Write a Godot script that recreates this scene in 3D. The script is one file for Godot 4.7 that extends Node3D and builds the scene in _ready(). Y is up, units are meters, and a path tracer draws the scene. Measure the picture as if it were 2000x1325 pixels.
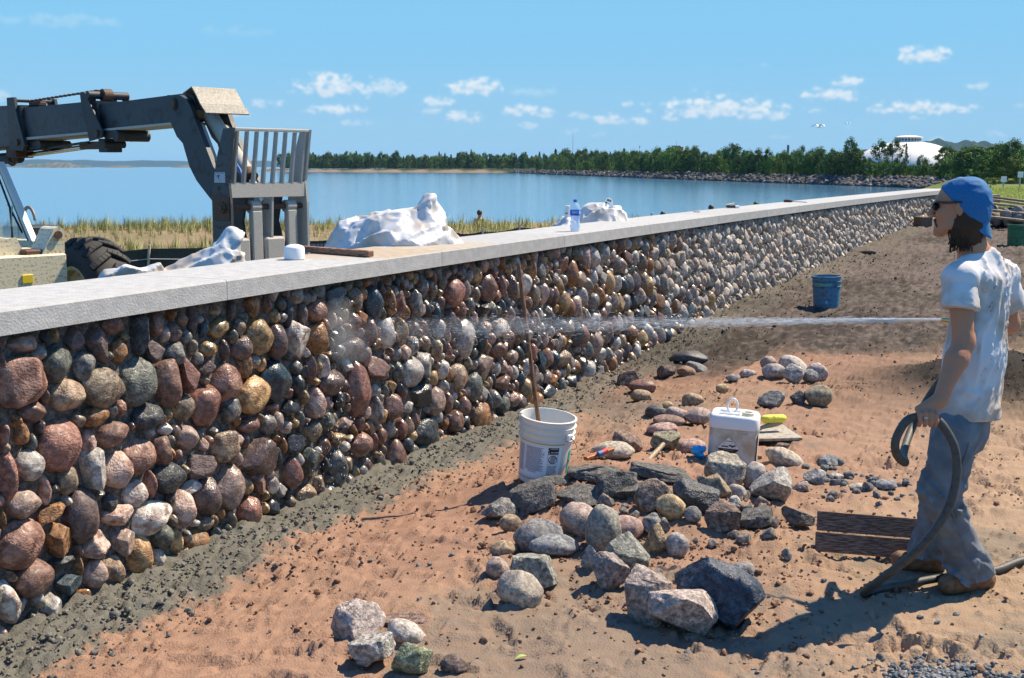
extends Node3D
# A cobble wall by a lake under repair: a person hoses the stones down.

var rng := RandomNumberGenerator.new()
var taken := {}
var mats := {}
var T := {}
var nz := FastNoiseLite.new()
var nz2 := FastNoiseLite.new()
var nz3 := FastNoiseLite.new()
var crease := FastNoiseLite.new()
var sky_img: Image
var wall_node: Node3D
var wall_list := []
var round_stones := []
var rough_stones := []
var prints := []

# ---------------------------------------------------------------- mesh builder
class MB:
	var v := PackedVector3Array()
	var n := PackedVector3Array()
	var c := PackedColorArray()
	var uv := PackedVector2Array()
	var ix := PackedInt32Array()
	var col := Color(1, 1, 1)

	func vert(p: Vector3, nn: Vector3, t := Vector2.ZERO) -> int:
		v.append(p); n.append(nn); c.append(col); uv.append(t)
		return v.size() - 1

	func tri(a: Vector3, b: Vector3, d: Vector3) -> void:
		var nn := (b - a).cross(d - a).normalized()
		var i := vert(a, nn); vert(b, nn); vert(d, nn)
		ix.append_array([i, i + 2, i + 1])

	func quad(a: Vector3, b: Vector3, d: Vector3, e: Vector3) -> void:
		var nn := (d - a).cross(e - b).normalized()
		var i := vert(a, nn, Vector2(0, 1)); vert(b, nn, Vector2(1, 1)); vert(d, nn, Vector2(1, 0)); vert(e, nn, Vector2(0, 0))
		ix.append_array([i, i + 2, i + 1, i, i + 3, i + 2])

	func box(x: Transform3D, size: Vector3, r := 0.006) -> void:
		var h := size * 0.5
		r = minf(r, 0.45 * minf(h.x, minf(h.y, h.z)))
		for a in 3:
			var b := (a + 1) % 3
			var d := (a + 2) % 3
			for s: float in [-1.0, 1.0]:
				var p := []
				for q in [[-1, -1], [1, -1], [1, 1], [-1, 1]]:
					var w := Vector3.ZERO
					w[a] = s * h[a]; w[b] = q[0] * (h[b] - r); w[d] = q[1] * (h[d] - r)
					p.append(x * w)
				if s > 0: quad(p[0], p[1], p[2], p[3])
				else: quad(p[3], p[2], p[1], p[0])
			# chamfers along axis a
			for s: float in [-1.0, 1.0]:
				for t: float in [-1.0, 1.0]:
					var w1 := Vector3.ZERO
					var w2 := Vector3.ZERO
					w1[b] = s * h[b]; w1[d] = t * (h[d] - r)
					w2[b] = s * (h[b] - r); w2[d] = t * h[d]
					var e := Vector3.ZERO
					e[a] = h[a] - r
					_face(x, w1, w2, e)
		for sx: float in [-1.0, 1.0]:
			for sy: float in [-1.0, 1.0]:
				for sz: float in [-1.0, 1.0]:
					var p1 := x * Vector3(sx * h.x, sy * (h.y - r), sz * (h.z - r))
					var p2 := x * Vector3(sx * (h.x - r), sy * h.y, sz * (h.z - r))
					var p3 := x * Vector3(sx * (h.x - r), sy * (h.y - r), sz * h.z)
					if sx * sy * sz > 0: tri(p1, p2, p3)
					else: tri(p1, p3, p2)

	func _face(x: Transform3D, w1: Vector3, w2: Vector3, e: Vector3) -> void:
		var nn := (w2 - e - (w1 - e)).cross(e)
		if nn.dot(w1 + w2) > 0: quad(x * (w1 - e), x * (w2 - e), x * (w2 + e), x * (w1 + e))
		else: quad(x * (w1 + e), x * (w2 + e), x * (w2 - e), x * (w1 - e))

	func prism(poly: PackedVector2Array, x: Transform3D, z0: float, z1: float) -> void:
		if Geometry2D.is_polygon_clockwise(poly): poly.reverse()
		if z0 > z1:
			var sw := z0; z0 = z1; z1 = sw
		var tris := Geometry2D.triangulate_polygon(poly)
		var ctr := Vector2.ZERO
		var area := 0.0
		for i in poly.size():
			var a := poly[i]
			var b := poly[(i + 1) % poly.size()]
			area += a.cross(b)
			ctr += a
		var flip := area < 0
		for i in range(0, tris.size(), 3):
			var a := poly[tris[i]]
			var b := poly[tris[i + 1]]
			var d := poly[tris[i + 2]]
			if (b - a).cross(d - a) < 0:
				var sw := b; b = d; d = sw
			tri(x * Vector3(a.x, a.y, z1), x * Vector3(b.x, b.y, z1), x * Vector3(d.x, d.y, z1))
			tri(x * Vector3(a.x, a.y, z0), x * Vector3(d.x, d.y, z0), x * Vector3(b.x, b.y, z0))
		for i in poly.size():
			var a := poly[i]
			var b := poly[(i + 1) % poly.size()]
			if flip:
				var sw := a; a = b; b = sw
			quad(x * Vector3(a.x, a.y, z0), x * Vector3(b.x, b.y, z0), x * Vector3(b.x, b.y, z1), x * Vector3(a.x, a.y, z1))

	func tube(p: PackedVector3Array, r: PackedFloat32Array, sides := 10, caps := true) -> void:
		var up := Vector3.UP
		var first := v.size()
		var m := p.size()
		for i in m:
			var d := (p[mini(i + 1, m - 1)] - p[maxi(i - 1, 0)]).normalized()
			if absf(d.dot(up)) > 0.97: up = Vector3.RIGHT if absf(d.x) < 0.8 else Vector3.BACK
			var s := d.cross(up).normalized()
			up = s.cross(d).normalized()
			var rad := r[mini(i, r.size() - 1)]
			for k in sides:
				var a := TAU * k / sides
				var q := s * cos(a) + up * sin(a)
				vert(p[i] + q * rad, q)
		for i in m - 1:
			for k in sides:
				var a := first + i * sides + k
				var b := first + i * sides + (k + 1) % sides
				ix.append_array([a, b, b + sides, a, b + sides, a + sides])
		if caps:
			for e in 2:
				var i0 := first + (0 if e == 0 else (m - 1) * sides)
				var nn := (p[0] - p[1]).normalized() if e == 0 else (p[m - 1] - p[m - 2]).normalized()
				var cc := vert(p[0] if e == 0 else p[m - 1], nn)
				var base := v.size()
				for k in sides: vert(v[i0 + k], nn)
				for k in sides:
					if e == 0: ix.append_array([cc, base + (k + 1) % sides, base + k])
					else: ix.append_array([cc, base + k, base + (k + 1) % sides])

	# profile of (radius, height); sharp corners come from repeated points
	func lathe(prof: PackedVector2Array, segs: int, x := Transform3D()) -> void:
		for j in prof.size() - 1:
			var a := prof[j]
			var b := prof[j + 1]
			if a.distance_to(b) < 1e-5: continue
			var na := _pn(prof, j, true)
			var nb := _pn(prof, j + 1, false)
			var first := v.size()
			for k in segs + 1:
				var t := TAU * k / segs
				var cs := cos(t)
				var sn := sin(t)
				vert(x * Vector3(a.x * cs, a.y, a.x * sn), (x.basis * Vector3(na.x * cs, na.y, na.x * sn)).normalized(), Vector2(float(k) / segs, 0))
				vert(x * Vector3(b.x * cs, b.y, b.x * sn), (x.basis * Vector3(nb.x * cs, nb.y, nb.x * sn)).normalized(), Vector2(float(k) / segs, 1))
			for k in segs:
				var i := first + k * 2
				ix.append_array([i, i + 2, i + 1, i + 1, i + 2, i + 3])

	func _pn(prof: PackedVector2Array, j: int, forward: bool) -> Vector2:
		var d1 := Vector2.ZERO
		var d2 := Vector2.ZERO
		if j > 0: d1 = (prof[j] - prof[j - 1])
		if j < prof.size() - 1: d2 = (prof[j + 1] - prof[j])
		if d1.length() < 1e-5: d1 = d2
		if d2.length() < 1e-5: d2 = d1
		d1 = d1.normalized(); d2 = d2.normalized()
		var d := d1 + d2
		if d1.dot(d2) < 0.75: d = d2 if forward else d1
		return Vector2(d.y, -d.x).normalized()

	func add(m: ArrayMesh, x: Transform3D) -> void:
		for sfc in m.get_surface_count():
			var arr := m.surface_get_arrays(sfc)
			var first := v.size()
			var av: PackedVector3Array = arr[Mesh.ARRAY_VERTEX]
			var an: PackedVector3Array = arr[Mesh.ARRAY_NORMAL]
			var ai: PackedInt32Array = arr[Mesh.ARRAY_INDEX]
			var bi := x.basis.inverse().transposed()
			for i in av.size():
				vert(x * av[i], (bi * an[i]).normalized())
			for i in ai: ix.append(first + i)

	func smooth() -> void:
		n.fill(Vector3.ZERO)
		for i in range(0, ix.size(), 3):
			var a := ix[i]
			var b := ix[i + 1]
			var d := ix[i + 2]
			var f := (v[d] - v[a]).cross(v[b] - v[a])
			n[a] += f; n[b] += f; n[d] += f
		for i in n.size(): n[i] = n[i].normalized()

	func commit(into: ArrayMesh = null, m: Material = null) -> ArrayMesh:
		if into == null: into = ArrayMesh.new()
		var arr := []
		arr.resize(Mesh.ARRAY_MAX)
		arr[Mesh.ARRAY_VERTEX] = v
		arr[Mesh.ARRAY_NORMAL] = n
		arr[Mesh.ARRAY_COLOR] = c
		arr[Mesh.ARRAY_TEX_UV] = uv
		arr[Mesh.ARRAY_INDEX] = ix
		into.add_surface_from_arrays(Mesh.PRIMITIVE_TRIANGLES, arr)
		if m: into.surface_set_material(into.get_surface_count() - 1, m)
		return into

# ---------------------------------------------------------------- distance field -> surface nets
class Field:
	var o: Vector3
	var c: float
	var nx: int
	var ny: int
	var nzz: int
	var d := PackedFloat32Array()
	var reach := 0.0

	func _init(lo: Vector3, hi: Vector3, cell: float) -> void:
		o = lo; c = cell
		nx = int((hi.x - lo.x) / cell) + 2
		ny = int((hi.y - lo.y) / cell) + 2
		nzz = int((hi.z - lo.z) / cell) + 2
		d.resize(nx * ny * nzz)
		d.fill(9.0)

	func span(lo: Vector3, hi: Vector3) -> Array:
		var a := (lo - o) / c
		var b := (hi - o) / c
		return [maxi(0, int(a.x)), mini(nx - 1, int(b.x) + 1), maxi(0, int(a.y)), mini(ny - 1, int(b.y) + 1), maxi(0, int(a.z)), mini(nzz - 1, int(b.z) + 1)]

	# tapered capsule; wide > 1 stretches it along axis w
	func bone(a: Vector3, b: Vector3, ra: float, rb: float, k := 0.02, w := Vector3.ZERO, wide := 1.0) -> void:
		var m := maxf(ra, rb) * wide + k + 3.0 * c
		var mm := Vector3(m, m, m)
		var s := span(a.min(b) - mm, a.max(b) + mm)
		var q := 1.0 - 1.0 / wide
		var ba := b - a
		ba -= w * (ba.dot(w) * q)
		var bb := maxf(ba.length_squared(), 1e-9)
		for z in range(s[4], s[5] + 1):
			for y in range(s[2], s[3] + 1):
				var row := (z * ny + y) * nx
				for x in range(s[0], s[1] + 1):
					var pa := o + Vector3(x, y, z) * c - a
					if wide != 1.0: pa -= w * (pa.dot(w) * q)
					var h := clampf(pa.dot(ba) / bb, 0.0, 1.0)
					var e := (pa - ba * h).length() - lerpf(ra, rb, h)
					var f := d[row + x]
					var g := maxf(k - absf(e - f), 0.0)
					d[row + x] = minf(e, f) - g * g / (4.0 * k)

	func ball(p: Vector3, bs: Basis, r: Vector3, k := 0.01, cut := false) -> void:
		var m := maxf(r.x, maxf(r.y, r.z)) + k + 3.0 * c
		var mm := Vector3(m, m, m)
		var s := span(p - mm, p + mm)
		var inv := bs.transposed()
		for z in range(s[4], s[5] + 1):
			for y in range(s[2], s[3] + 1):
				var row := (z * ny + y) * nx
				for x in range(s[0], s[1] + 1):
					var q := inv * (o + Vector3(x, y, z) * c - p)
					var k0 := (q / r).length()
					var k1 := (q / (r * r)).length()
					var e := k0 * (k0 - 1.0) / maxf(k1, 1e-6)
					var f := d[row + x]
					if cut:
						var g := maxf(k - absf(-e - f), 0.0)
						d[row + x] = maxf(-e, f) + g * g / (4.0 * k)
					else:
						var g := maxf(k - absf(e - f), 0.0)
						d[row + x] = minf(e, f) - g * g / (4.0 * k)

	# removes what lies on the normal's side of the plane, within a box
	func plane(p: Vector3, nn: Vector3, lo: Vector3, hi: Vector3) -> void:
		var s := span(lo, hi)
		for z in range(s[4], s[5] + 1):
			for y in range(s[2], s[3] + 1):
				var row := (z * ny + y) * nx
				for x in range(s[0], s[1] + 1):
					d[row + x] = maxf(d[row + x], (o + Vector3(x, y, z) * c - p).dot(nn))

	func warp(f: Callable) -> void:
		reach = 0.06
		for z in nzz:
			for y in ny:
				var row := (z * ny + y) * nx
				for x in nx:
					if absf(d[row + x]) < 0.05: d[row + x] += f.call(o + Vector3(x, y, z) * c)

	func mesh(out: MB) -> void:
		var id := PackedInt32Array()
		id.resize(d.size()); id.fill(-1)
		var sx := 1
		var sy := nx
		var sz := nx * ny
		var off := [0, sx, sy, sx + sy, sz, sx + sz, sy + sz, sx + sy + sz]
		var edges := [[0, 1], [2, 3], [4, 5], [6, 7], [0, 2], [1, 3], [4, 6], [5, 7], [0, 4], [1, 5], [2, 6], [3, 7]]
		var first := out.v.size()
		var first_i := out.ix.size()
		var lim := maxf(c * 1.8, reach)
		for z in nzz - 1:
			for y in ny - 1:
				var row := (z * ny + y) * nx
				for x in nx - 1:
					var i := row + x
					if absf(d[i]) > lim: continue
					var neg := 0
					for q in 8:
						if d[i + off[q]] < 0.0: neg += 1
					if neg == 0 or neg == 8: continue
					var sum := Vector3.ZERO
					var cnt := 0
					for e in edges:
						var a: float = d[i + off[e[0]]]
						var b: float = d[i + off[e[1]]]
						if (a < 0.0) != (b < 0.0):
							var t := a / (a - b)
							var p := Vector3(e[0] & 1, (e[0] >> 1) & 1, e[0] >> 2)
							var r := Vector3(e[1] & 1, (e[1] >> 1) & 1, e[1] >> 2)
							sum += p.lerp(r, t); cnt += 1
					id[i] = out.vert(o + (Vector3(x, y, z) + sum / cnt) * c, Vector3.ZERO)
		for z in range(1, nzz - 1):
			for y in range(1, ny - 1):
				var row := (z * ny + y) * nx
				for x in range(1, nx - 1):
					var i := row + x
					if absf(d[i]) > lim * 1.2: continue
					var s0 := d[i] < 0.0
					if s0 != (d[i + sx] < 0.0): _q(out, id[i], id[i - sy], id[i - sy - sz], id[i - sz], s0)
					if s0 != (d[i + sy] < 0.0): _q(out, id[i], id[i - sz], id[i - sz - sx], id[i - sx], s0)
					if s0 != (d[i + sz] < 0.0): _q(out, id[i], id[i - sx], id[i - sx - sy], id[i - sy], s0)
		# normals of this piece only
		for i in range(first_i, out.ix.size(), 3):
			var a := out.ix[i]
			var b := out.ix[i + 1]
			var e := out.ix[i + 2]
			var f := (out.v[e] - out.v[a]).cross(out.v[b] - out.v[a])
			out.n[a] += f; out.n[b] += f; out.n[e] += f
		for i in range(first, out.n.size()): out.n[i] = out.n[i].normalized()

	func _q(out: MB, a: int, b: int, e: int, f: int, s0: bool) -> void:
		if a < 0 or b < 0 or e < 0 or f < 0: return
		if s0: out.ix.append_array([a, e, b, a, f, e])
		else: out.ix.append_array([a, b, e, a, e, f])

# ---------------------------------------------------------------- naming
func numbered(called: String) -> String:
	if not taken.has(called):
		taken[called] = 0
		return called
	taken[called] += 1
	return "%s_%03d" % [called, taken[called]]

func tag(o: Node, label := "", category := "", group := "", kind := "") -> Node:
	if label: o.set_meta("label", label)
	if category: o.set_meta("category", category)
	if group: o.set_meta("group", group)
	if kind: o.set_meta("kind", kind)
	return o

func thing(called: String, label: String, category: String, at := Vector3.ZERO, turn := 0.0, group := "") -> Node3D:
	var o := Node3D.new()
	o.name = numbered(called)
	add_child(o)
	o.position = at
	o.rotation.y = turn
	tag(o, label, category, group)
	return o

func obj(called: String, m: Mesh, mat: Material, parent: Node = null, x := Transform3D()) -> MeshInstance3D:
	var o := MeshInstance3D.new()
	o.mesh = m
	if mat: o.material_override = mat
	o.transform = x
	if parent == null:
		o.name = numbered(called)
		add_child(o)
	else:
		o.name = called
		parent.add_child(o, true)
	return o

func group_of(t: Node3D, called: String) -> Node3D:
	var o := Node3D.new()
	o.name = called
	t.add_child(o, true)
	return o

func put(called: String, b: MB, mat: Material, parent: Node = null) -> MeshInstance3D:
	return obj(called, b.commit(), mat, parent)

func at(p: Vector3, bs := Basis()) -> Transform3D:
	return Transform3D(bs, p)

# ---------------------------------------------------------------- materials
func ntex(sd: int, freq: float, lo: Color, hi: Color, oct := 4, kind := FastNoiseLite.TYPE_SIMPLEX_SMOOTH, size := 512, a := 0.25, b := 0.75, gain := 0.5) -> NoiseTexture2D:
	var f := FastNoiseLite.new()
	f.seed = sd; f.frequency = freq; f.noise_type = kind; f.fractal_octaves = oct; f.fractal_gain = gain
	if kind == FastNoiseLite.TYPE_CELLULAR:
		f.cellular_return_type = FastNoiseLite.RETURN_CELL_VALUE
		f.fractal_type = FastNoiseLite.FRACTAL_NONE
	var t := NoiseTexture2D.new()
	t.width = size; t.height = size; t.seamless = true; t.noise = f
	var g := Gradient.new()
	g.offsets = PackedFloat32Array([a, b]); g.colors = PackedColorArray([lo, hi])
	t.color_ramp = g
	return t

func ntexn(sd: int, freq: float, bump: float, oct := 4, size := 512, kind := FastNoiseLite.TYPE_SIMPLEX_SMOOTH) -> NoiseTexture2D:
	var f := FastNoiseLite.new()
	f.seed = sd; f.frequency = freq; f.fractal_octaves = oct; f.noise_type = kind
	var t := NoiseTexture2D.new()
	t.width = size; t.height = size; t.seamless = true; t.noise = f
	t.as_normal_map = true; t.bump_strength = bump
	return t

func gray(x: float) -> Color: return Color(x, x, x)

func M(key: String, col: Color, rough: float, tex := "", scale := 1.0, nrm := "", nscale := 1.0, nfo := {}) -> StandardMaterial3D:
	if mats.has(key): return mats[key]
	var m := StandardMaterial3D.new()
	m.resource_name = key
	m.albedo_color = col.linear_to_srgb()
	m.roughness = rough
	if tex: m.albedo_texture = T[tex]
	if nrm:
		m.normal_enabled = true; m.normal_texture = T[nrm]; m.normal_scale = nscale
	if tex or nrm:
		m.uv1_triplanar = true
		m.uv1_world_triplanar = nfo.get("world", true)
		m.uv1_scale = Vector3.ONE * scale if not (nfo.get("stretch") is Vector3) else nfo["stretch"]
		m.uv1_triplanar_sharpness = 4.0
	m.metallic = nfo.get("metal", 0.0)
	m.metallic_specular = nfo.get("spec", 0.5)
	if nfo.get("vc", false): m.vertex_color_use_as_albedo = true
	if nfo.has("alpha"):
		m.transparency = BaseMaterial3D.TRANSPARENCY_ALPHA
		m.albedo_color.a = nfo["alpha"]
	if nfo.has("back"):
		m.backlight_enabled = true
		m.backlight = (nfo["back"] as Color).linear_to_srgb()
	if nfo.has("rt"):
		m.roughness_texture = T[nfo["rt"]]
	if nfo.has("cc"):
		m.clearcoat_enabled = true; m.clearcoat = nfo["cc"]; m.clearcoat_roughness = 0.1
	mats[key] = m
	return m

func textures() -> void:
	T.grain = ntex(3, 0.09, gray(0.72), gray(1.0), 4)
	T.speck = ntex(5, 0.014, Color(0.56, 0.53, 0.53), gray(1.0), 8, FastNoiseLite.TYPE_SIMPLEX, 512, 0.2, 0.78, 0.8)
	T.banded = ntex(6, 0.006, Color(0.6, 0.52, 0.5), gray(1.0), 8, FastNoiseLite.TYPE_SIMPLEX, 512, 0.25, 0.7, 0.66)
	T.blotch = ntex(7, 0.012, gray(0.62), gray(1.0), 8, FastNoiseLite.TYPE_SIMPLEX_SMOOTH, 512, 0.15, 0.85)
	T.wetmap = ntex(8, 0.02, gray(0.35), gray(1.0), 5)
	T.soiled = ntex(14, 0.006, Color(0.86, 0.80, 0.73), Color(1, 1, 1), 6, FastNoiseLite.TYPE_SIMPLEX_SMOOTH, 512, 0.2, 0.55)
	T.sand = ntex(9, 0.2, gray(0.74), gray(1.0), 3)
	T.concrete = ntex(11, 0.02, gray(0.91), gray(1.0), 7, FastNoiseLite.TYPE_SIMPLEX_SMOOTH, 512, 0.1, 0.8)
	T.dirty = ntex(13, 0.01, Color(0.8, 0.72, 0.62), Color(1, 1, 1), 7, FastNoiseLite.TYPE_SIMPLEX_SMOOTH, 512, 0.15, 0.5)
	T.rusty = ntex(15, 0.014, Color(0.55, 0.3, 0.16), Color(1, 1, 1), 8, FastNoiseLite.TYPE_SIMPLEX_SMOOTH, 512, 0.16, 0.34)
	T.crust = ntex(17, 0.014, gray(0.45), gray(1.0), 9, FastNoiseLite.TYPE_SIMPLEX_SMOOTH, 512, 0.22, 0.74, 0.8)
	T.wood = ntex(19, 0.02, gray(0.5), gray(1.0), 5)
	T.denim = ntex(21, 0.012, gray(0.8), gray(1.0), 8, FastNoiseLite.TYPE_SIMPLEX_SMOOTH, 512, 0.15, 0.8)
	T.nfine = ntexn(23, 0.12, 3.0)
	T.nrough = ntexn(25, 0.05, 6.0, 5)
	T.nwater = ntexn(27, 0.03, 4.0, 4)
	T.nmed = ntexn(31, 0.03, 8.0, 7)
	T.nfold = ntexn(29, 0.02, 5.0, 3)

# ---------------------------------------------------------------- the lie of the land (metres; d is the distance ahead of the viewer)
func wall_x(d: float) -> float:
	return 0.002291 * d * d + 0.44113 * d - 3.95305

func wall_n(d: float) -> Vector3:  # points out of the cobble face
	var s := 0.004582 * d + 0.44113
	return Vector3(1, 0, s).normalized()

func lin(x: float, xs: Array, ys: Array) -> float:
	if x <= xs[0]: return ys[0]
	for i in range(1, xs.size()):
		if x < xs[i]: return lerpf(ys[i - 1], ys[i], (x - xs[i - 1]) / (xs[i] - xs[i - 1]))
	return ys[-1]

const RX := [3.0, 11.0, 13.0, 15.0, 19.0, 21.0, 26.0, 30.0, 60.0, 120.0]
const RY := [0.0, 0.0, 0.1, 0.14, 0.26, 0.36, 0.55, 0.6, 0.45, -0.4]
const MOUNDS := [[0.62, 6.45, 0.11, 0.62], [0.95, 5.55, 0.07, 0.5], [0.45, 5.75, 0.05, 0.4], [2.75, 4.55, 0.05, 0.7], [3.3, 5.0, 0.06, 0.6], [3.9, 9.2, 0.28, 0.7], [-0.5, 4.4, 0.03, 0.5]]

func base_h(x: float, d: float) -> float:
	var y := lin(d, RX, RY)
	var dw := (x - wall_x(d)) * 0.9
	y -= 0.11 * exp(-dw * dw / 0.9) * lin(d, [11.0, 14.0], [1.0, 0.3])
	if d < 11.0:
		for m in MOUNDS:
			y += m[2] * exp(-((x - m[0]) * (x - m[0]) + (d - m[1]) * (d - m[1])) / (m[3] * m[3]))
	return y

func rough_at(x: float, d: float) -> float:  # where the soil is churned into clods
	return smoothstep(-0.15, 0.35, nz.get_noise_2d(x * 45.0 + 300.0, d * 45.0))

func soil_h(x: float, d: float) -> float:
	var y := base_h(x, d)
	var dw := (x - wall_x(d)) * 0.9
	var churn := rough_at(x, d)
	var fardirt := smoothstep(9.8, 11.5, d)
	churn = maxf(churn, 0.75 * fardirt)
	y += fardirt * (0.035 * nz2.get_noise_2d(x * 110.0, d * 190.0) + 0.02 * nz3.get_noise_2d(x * 330.0, d * 420.0))
	y += nz.get_noise_2d(x * 60.0, d * 60.0) * 0.035
	var f := nz2.get_noise_2d(x * 280.0, d * 280.0)
	y += f * (0.004 + 0.016 * churn)
	var g := nz3.get_noise_2d(x * 900.0, d * 900.0)
	y += g * (0.0014 + 0.013 * churn)
	y += nz3.get_noise_2d(x * 2300.0 + 70.0, d * 2300.0) * (0.0012 + 0.004 * churn)
	# broken crusts with a sharp edge
	var k := nz2.get_noise_2d(x * 130.0 + 500.0, d * 210.0)
	y += 0.014 * smoothstep(0.16, 0.19, k) * smoothstep(0.5, 0.25, k) * (1.0 - smoothstep(9.5, 12.0, d) * 0.5)
	if dw < 0.55:
		y += smoothstep(0.55, 0.2, dw) * (0.035 + 0.014 * g + 0.014 * nz2.get_noise_2d(x * 500.0, d * 500.0))
	return y
# ---------------------------------------------------------------- sky
func cloud(az: float, el: float, w: float, h: float, dens: float) -> void:
	var wd := sky_img.get_width()
	var ht := sky_img.get_height()
	var x0 := int(((az - w * 1.3) / 360.0) * wd)
	var x1 := int(((az + w * 1.3) / 360.0) * wd)
	var y0 := int((0.5 - (el + h * 1.5) / 180.0) * ht)
	var y1 := int((0.5 - (el - h * 1.5) / 180.0) * ht)
	var sd := az * 13.7 + el * 5.1
	for y in range(maxi(0, y0), mini(int(ht * 0.497), y1 + 1)):
		for x in range(x0, x1 + 1):
			var u := ((float(x) / wd) * 360.0 - az) / w
			var t := ((0.5 - float(y) / ht) * 180.0 - el) / h
			var px := (float(x) / wd) * 360.0
			var py := (0.5 - float(y) / ht) * 180.0
			var f1 := nz.get_noise_2d(px * 55.0 + sd * 31.0, py * 95.0)
			var f2 := nz2.get_noise_2d(px * 150.0 + sd * 17.0, py * 240.0)
			var env := 1.0 - u * u - (t * t * 0.8 if t > 0 else t * t * 2.6)
			var a := env * 1.0 + f1 * 1.0 + f2 * 0.5 - 0.22
			a = smoothstep(0.0, 0.75, a) * dens
			if a <= 0.01: continue
			var k := clampf(0.62 + t * 0.45 + f1 * 0.5 + f2 * 0.35, 0.0, 1.0)
			var cc := Color(0.70, 0.82, 0.92).lerp(Color(0.97, 0.98, 0.99), k)
			var xx := posmod(x, wd)
			sky_img.set_pixel(xx, y, sky_img.get_pixel(xx, y).lerp(cc, a * 0.85))

func make_sky() -> Texture2D:
	sky_img = Image.create(4096, 2048, false, Image.FORMAT_RGB8)
	for y in 2048:
		var el := (0.5 - (y + 0.5) / 2048.0) * 180.0
		var c: Color
		if el < 0: c = Color(0.42, 0.45, 0.46)
		else:
			var a := Color(0.625, 0.81, 0.93)
			var b := Color(0.545, 0.80, 0.96)
			var d := Color(0.435, 0.715, 1.0)
			var e := Color(0.13, 0.33, 0.70)
			if el < 7.0: c = a.lerp(b, smoothstep(0.0, 1.0, el / 7.0))
			elif el < 24.0: c = b.lerp(d, (el - 7.0) / 17.0)
			else: c = d.lerp(e, smoothstep(0.0, 1.0, (el - 24.0) / 66.0))
		sky_img.fill_rect(Rect2i(0, y, 4096, 1), c)
	clouds()
	for i in 90:
		var az := rng.randf_range(27.0, 333.0)
		if az > 180.0: az -= 360.0
		var w := rng.randf_range(0.7, 3.2)
		cloud(az, rng.randf_range(1.6, 8.0), w, w * rng.randf_range(0.2, 0.3), rng.randf_range(0.5, 1.0))
	return ImageTexture.create_from_image(sky_img)

func clouds() -> void:
	cloud(-8.48, 3.66, 2.29, 0.75, 1.00)
	cloud(-5.96, 3.68, 1.15, 0.53, 0.80)
	cloud(-8.38, 2.65, 1.58, 0.31, 0.95)
	cloud(-7.51, 2.06, 1.00, 0.20, 0.60)
	cloud(-11.70, 2.90, 1.03, 0.31, 0.70)
	cloud(-12.88, 2.44, 0.79, 0.28, 0.60)
	cloud(-1.71, 3.68, 1.72, 0.59, 1.00)
	cloud(-3.66, 3.03, 1.00, 0.37, 0.85)
	cloud(-2.33, 2.31, 1.15, 0.37, 0.90)
	cloud(-3.91, 2.60, 0.79, 0.17, 0.60)
	cloud(0.24, 2.63, 1.22, 0.37, 0.90)
	cloud(1.47, 2.51, 0.72, 0.37, 0.90)
	cloud(0.74, 1.93, 0.79, 0.20, 0.60)
	cloud(3.18, 2.36, 0.57, 0.31, 0.60)
	cloud(4.65, 2.19, 1.07, 0.37, 0.85)
	cloud(5.61, 2.92, 0.46, 0.25, 0.80)
	cloud(6.18, 2.13, 0.69, 0.31, 0.90)
	cloud(7.50, 2.25, 0.57, 0.20, 0.80)
	cloud(9.70, 2.68, 3.58, 0.69, 1.00)
	cloud(11.95, 2.38, 1.29, 0.34, 0.85)
	cloud(2.70, 1.64, 0.49, 0.19, 0.80)
	cloud(4.17, 1.54, 0.57, 0.16, 0.60)
	cloud(14.81, 3.23, 1.65, 0.44, 0.95)
	cloud(15.47, 3.84, 0.92, 0.31, 1.00)
	cloud(14.26, 2.57, 0.57, 0.16, 0.60)
	cloud(18.76, 4.90, 1.50, 0.53, 1.00)
	cloud(18.87, 2.60, 2.58, 0.40, 1.00)
	cloud(18.56, 2.19, 0.49, 0.14, 0.60)
	cloud(16.99, 2.53, 0.57, 0.16, 0.60)
	cloud(21.19, 3.54, 0.60, 0.22, 0.70)
	cloud(21.94, 1.43, 0.63, 0.20, 0.60)
	cloud(11.64, 4.70, 0.43, 0.12, 0.30)
	cloud(19.59, 1.22, 0.49, 0.14, 0.40)
	cloud(-20.62, 6.33, 3.29, 0.47, 0.25)
	cloud(-12.76, 6.14, 2.15, 0.34, 0.15)
	cloud(-23.10, 3.01, 0.49, 0.37, 0.50)
	cloud(8.48, 3.57, 0.29, 0.16, 0.30)
	cloud(9.20, 3.44, 0.26, 0.14, 0.30)
	cloud(15.78, 1.81, 0.29, 0.12, 0.30)
	cloud(0.98, 3.51, 1.72, 0.28, 0.30)
	cloud(12.68, 1.39, 0.57, 0.11, 0.30)
	cloud(22.92, 2.66, 0.43, 0.14, 0.40)

# ---------------------------------------------------------------- ground
func footprints() -> void:
	for i in 170:
		var d := rng.randf_range(3.5, 10.0)
		var x := rng.randf_range(wall_x(d) + 0.7, 0.5 * d)
		prints.append([x, d, rng.randf_range(0, PI), rng.randf_range(0.006, 0.026)])
	prints.append([1.42, 4.13, 0.3, 0.03]); prints.append([1.53, 4.13, -0.5, 0.03])

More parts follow.
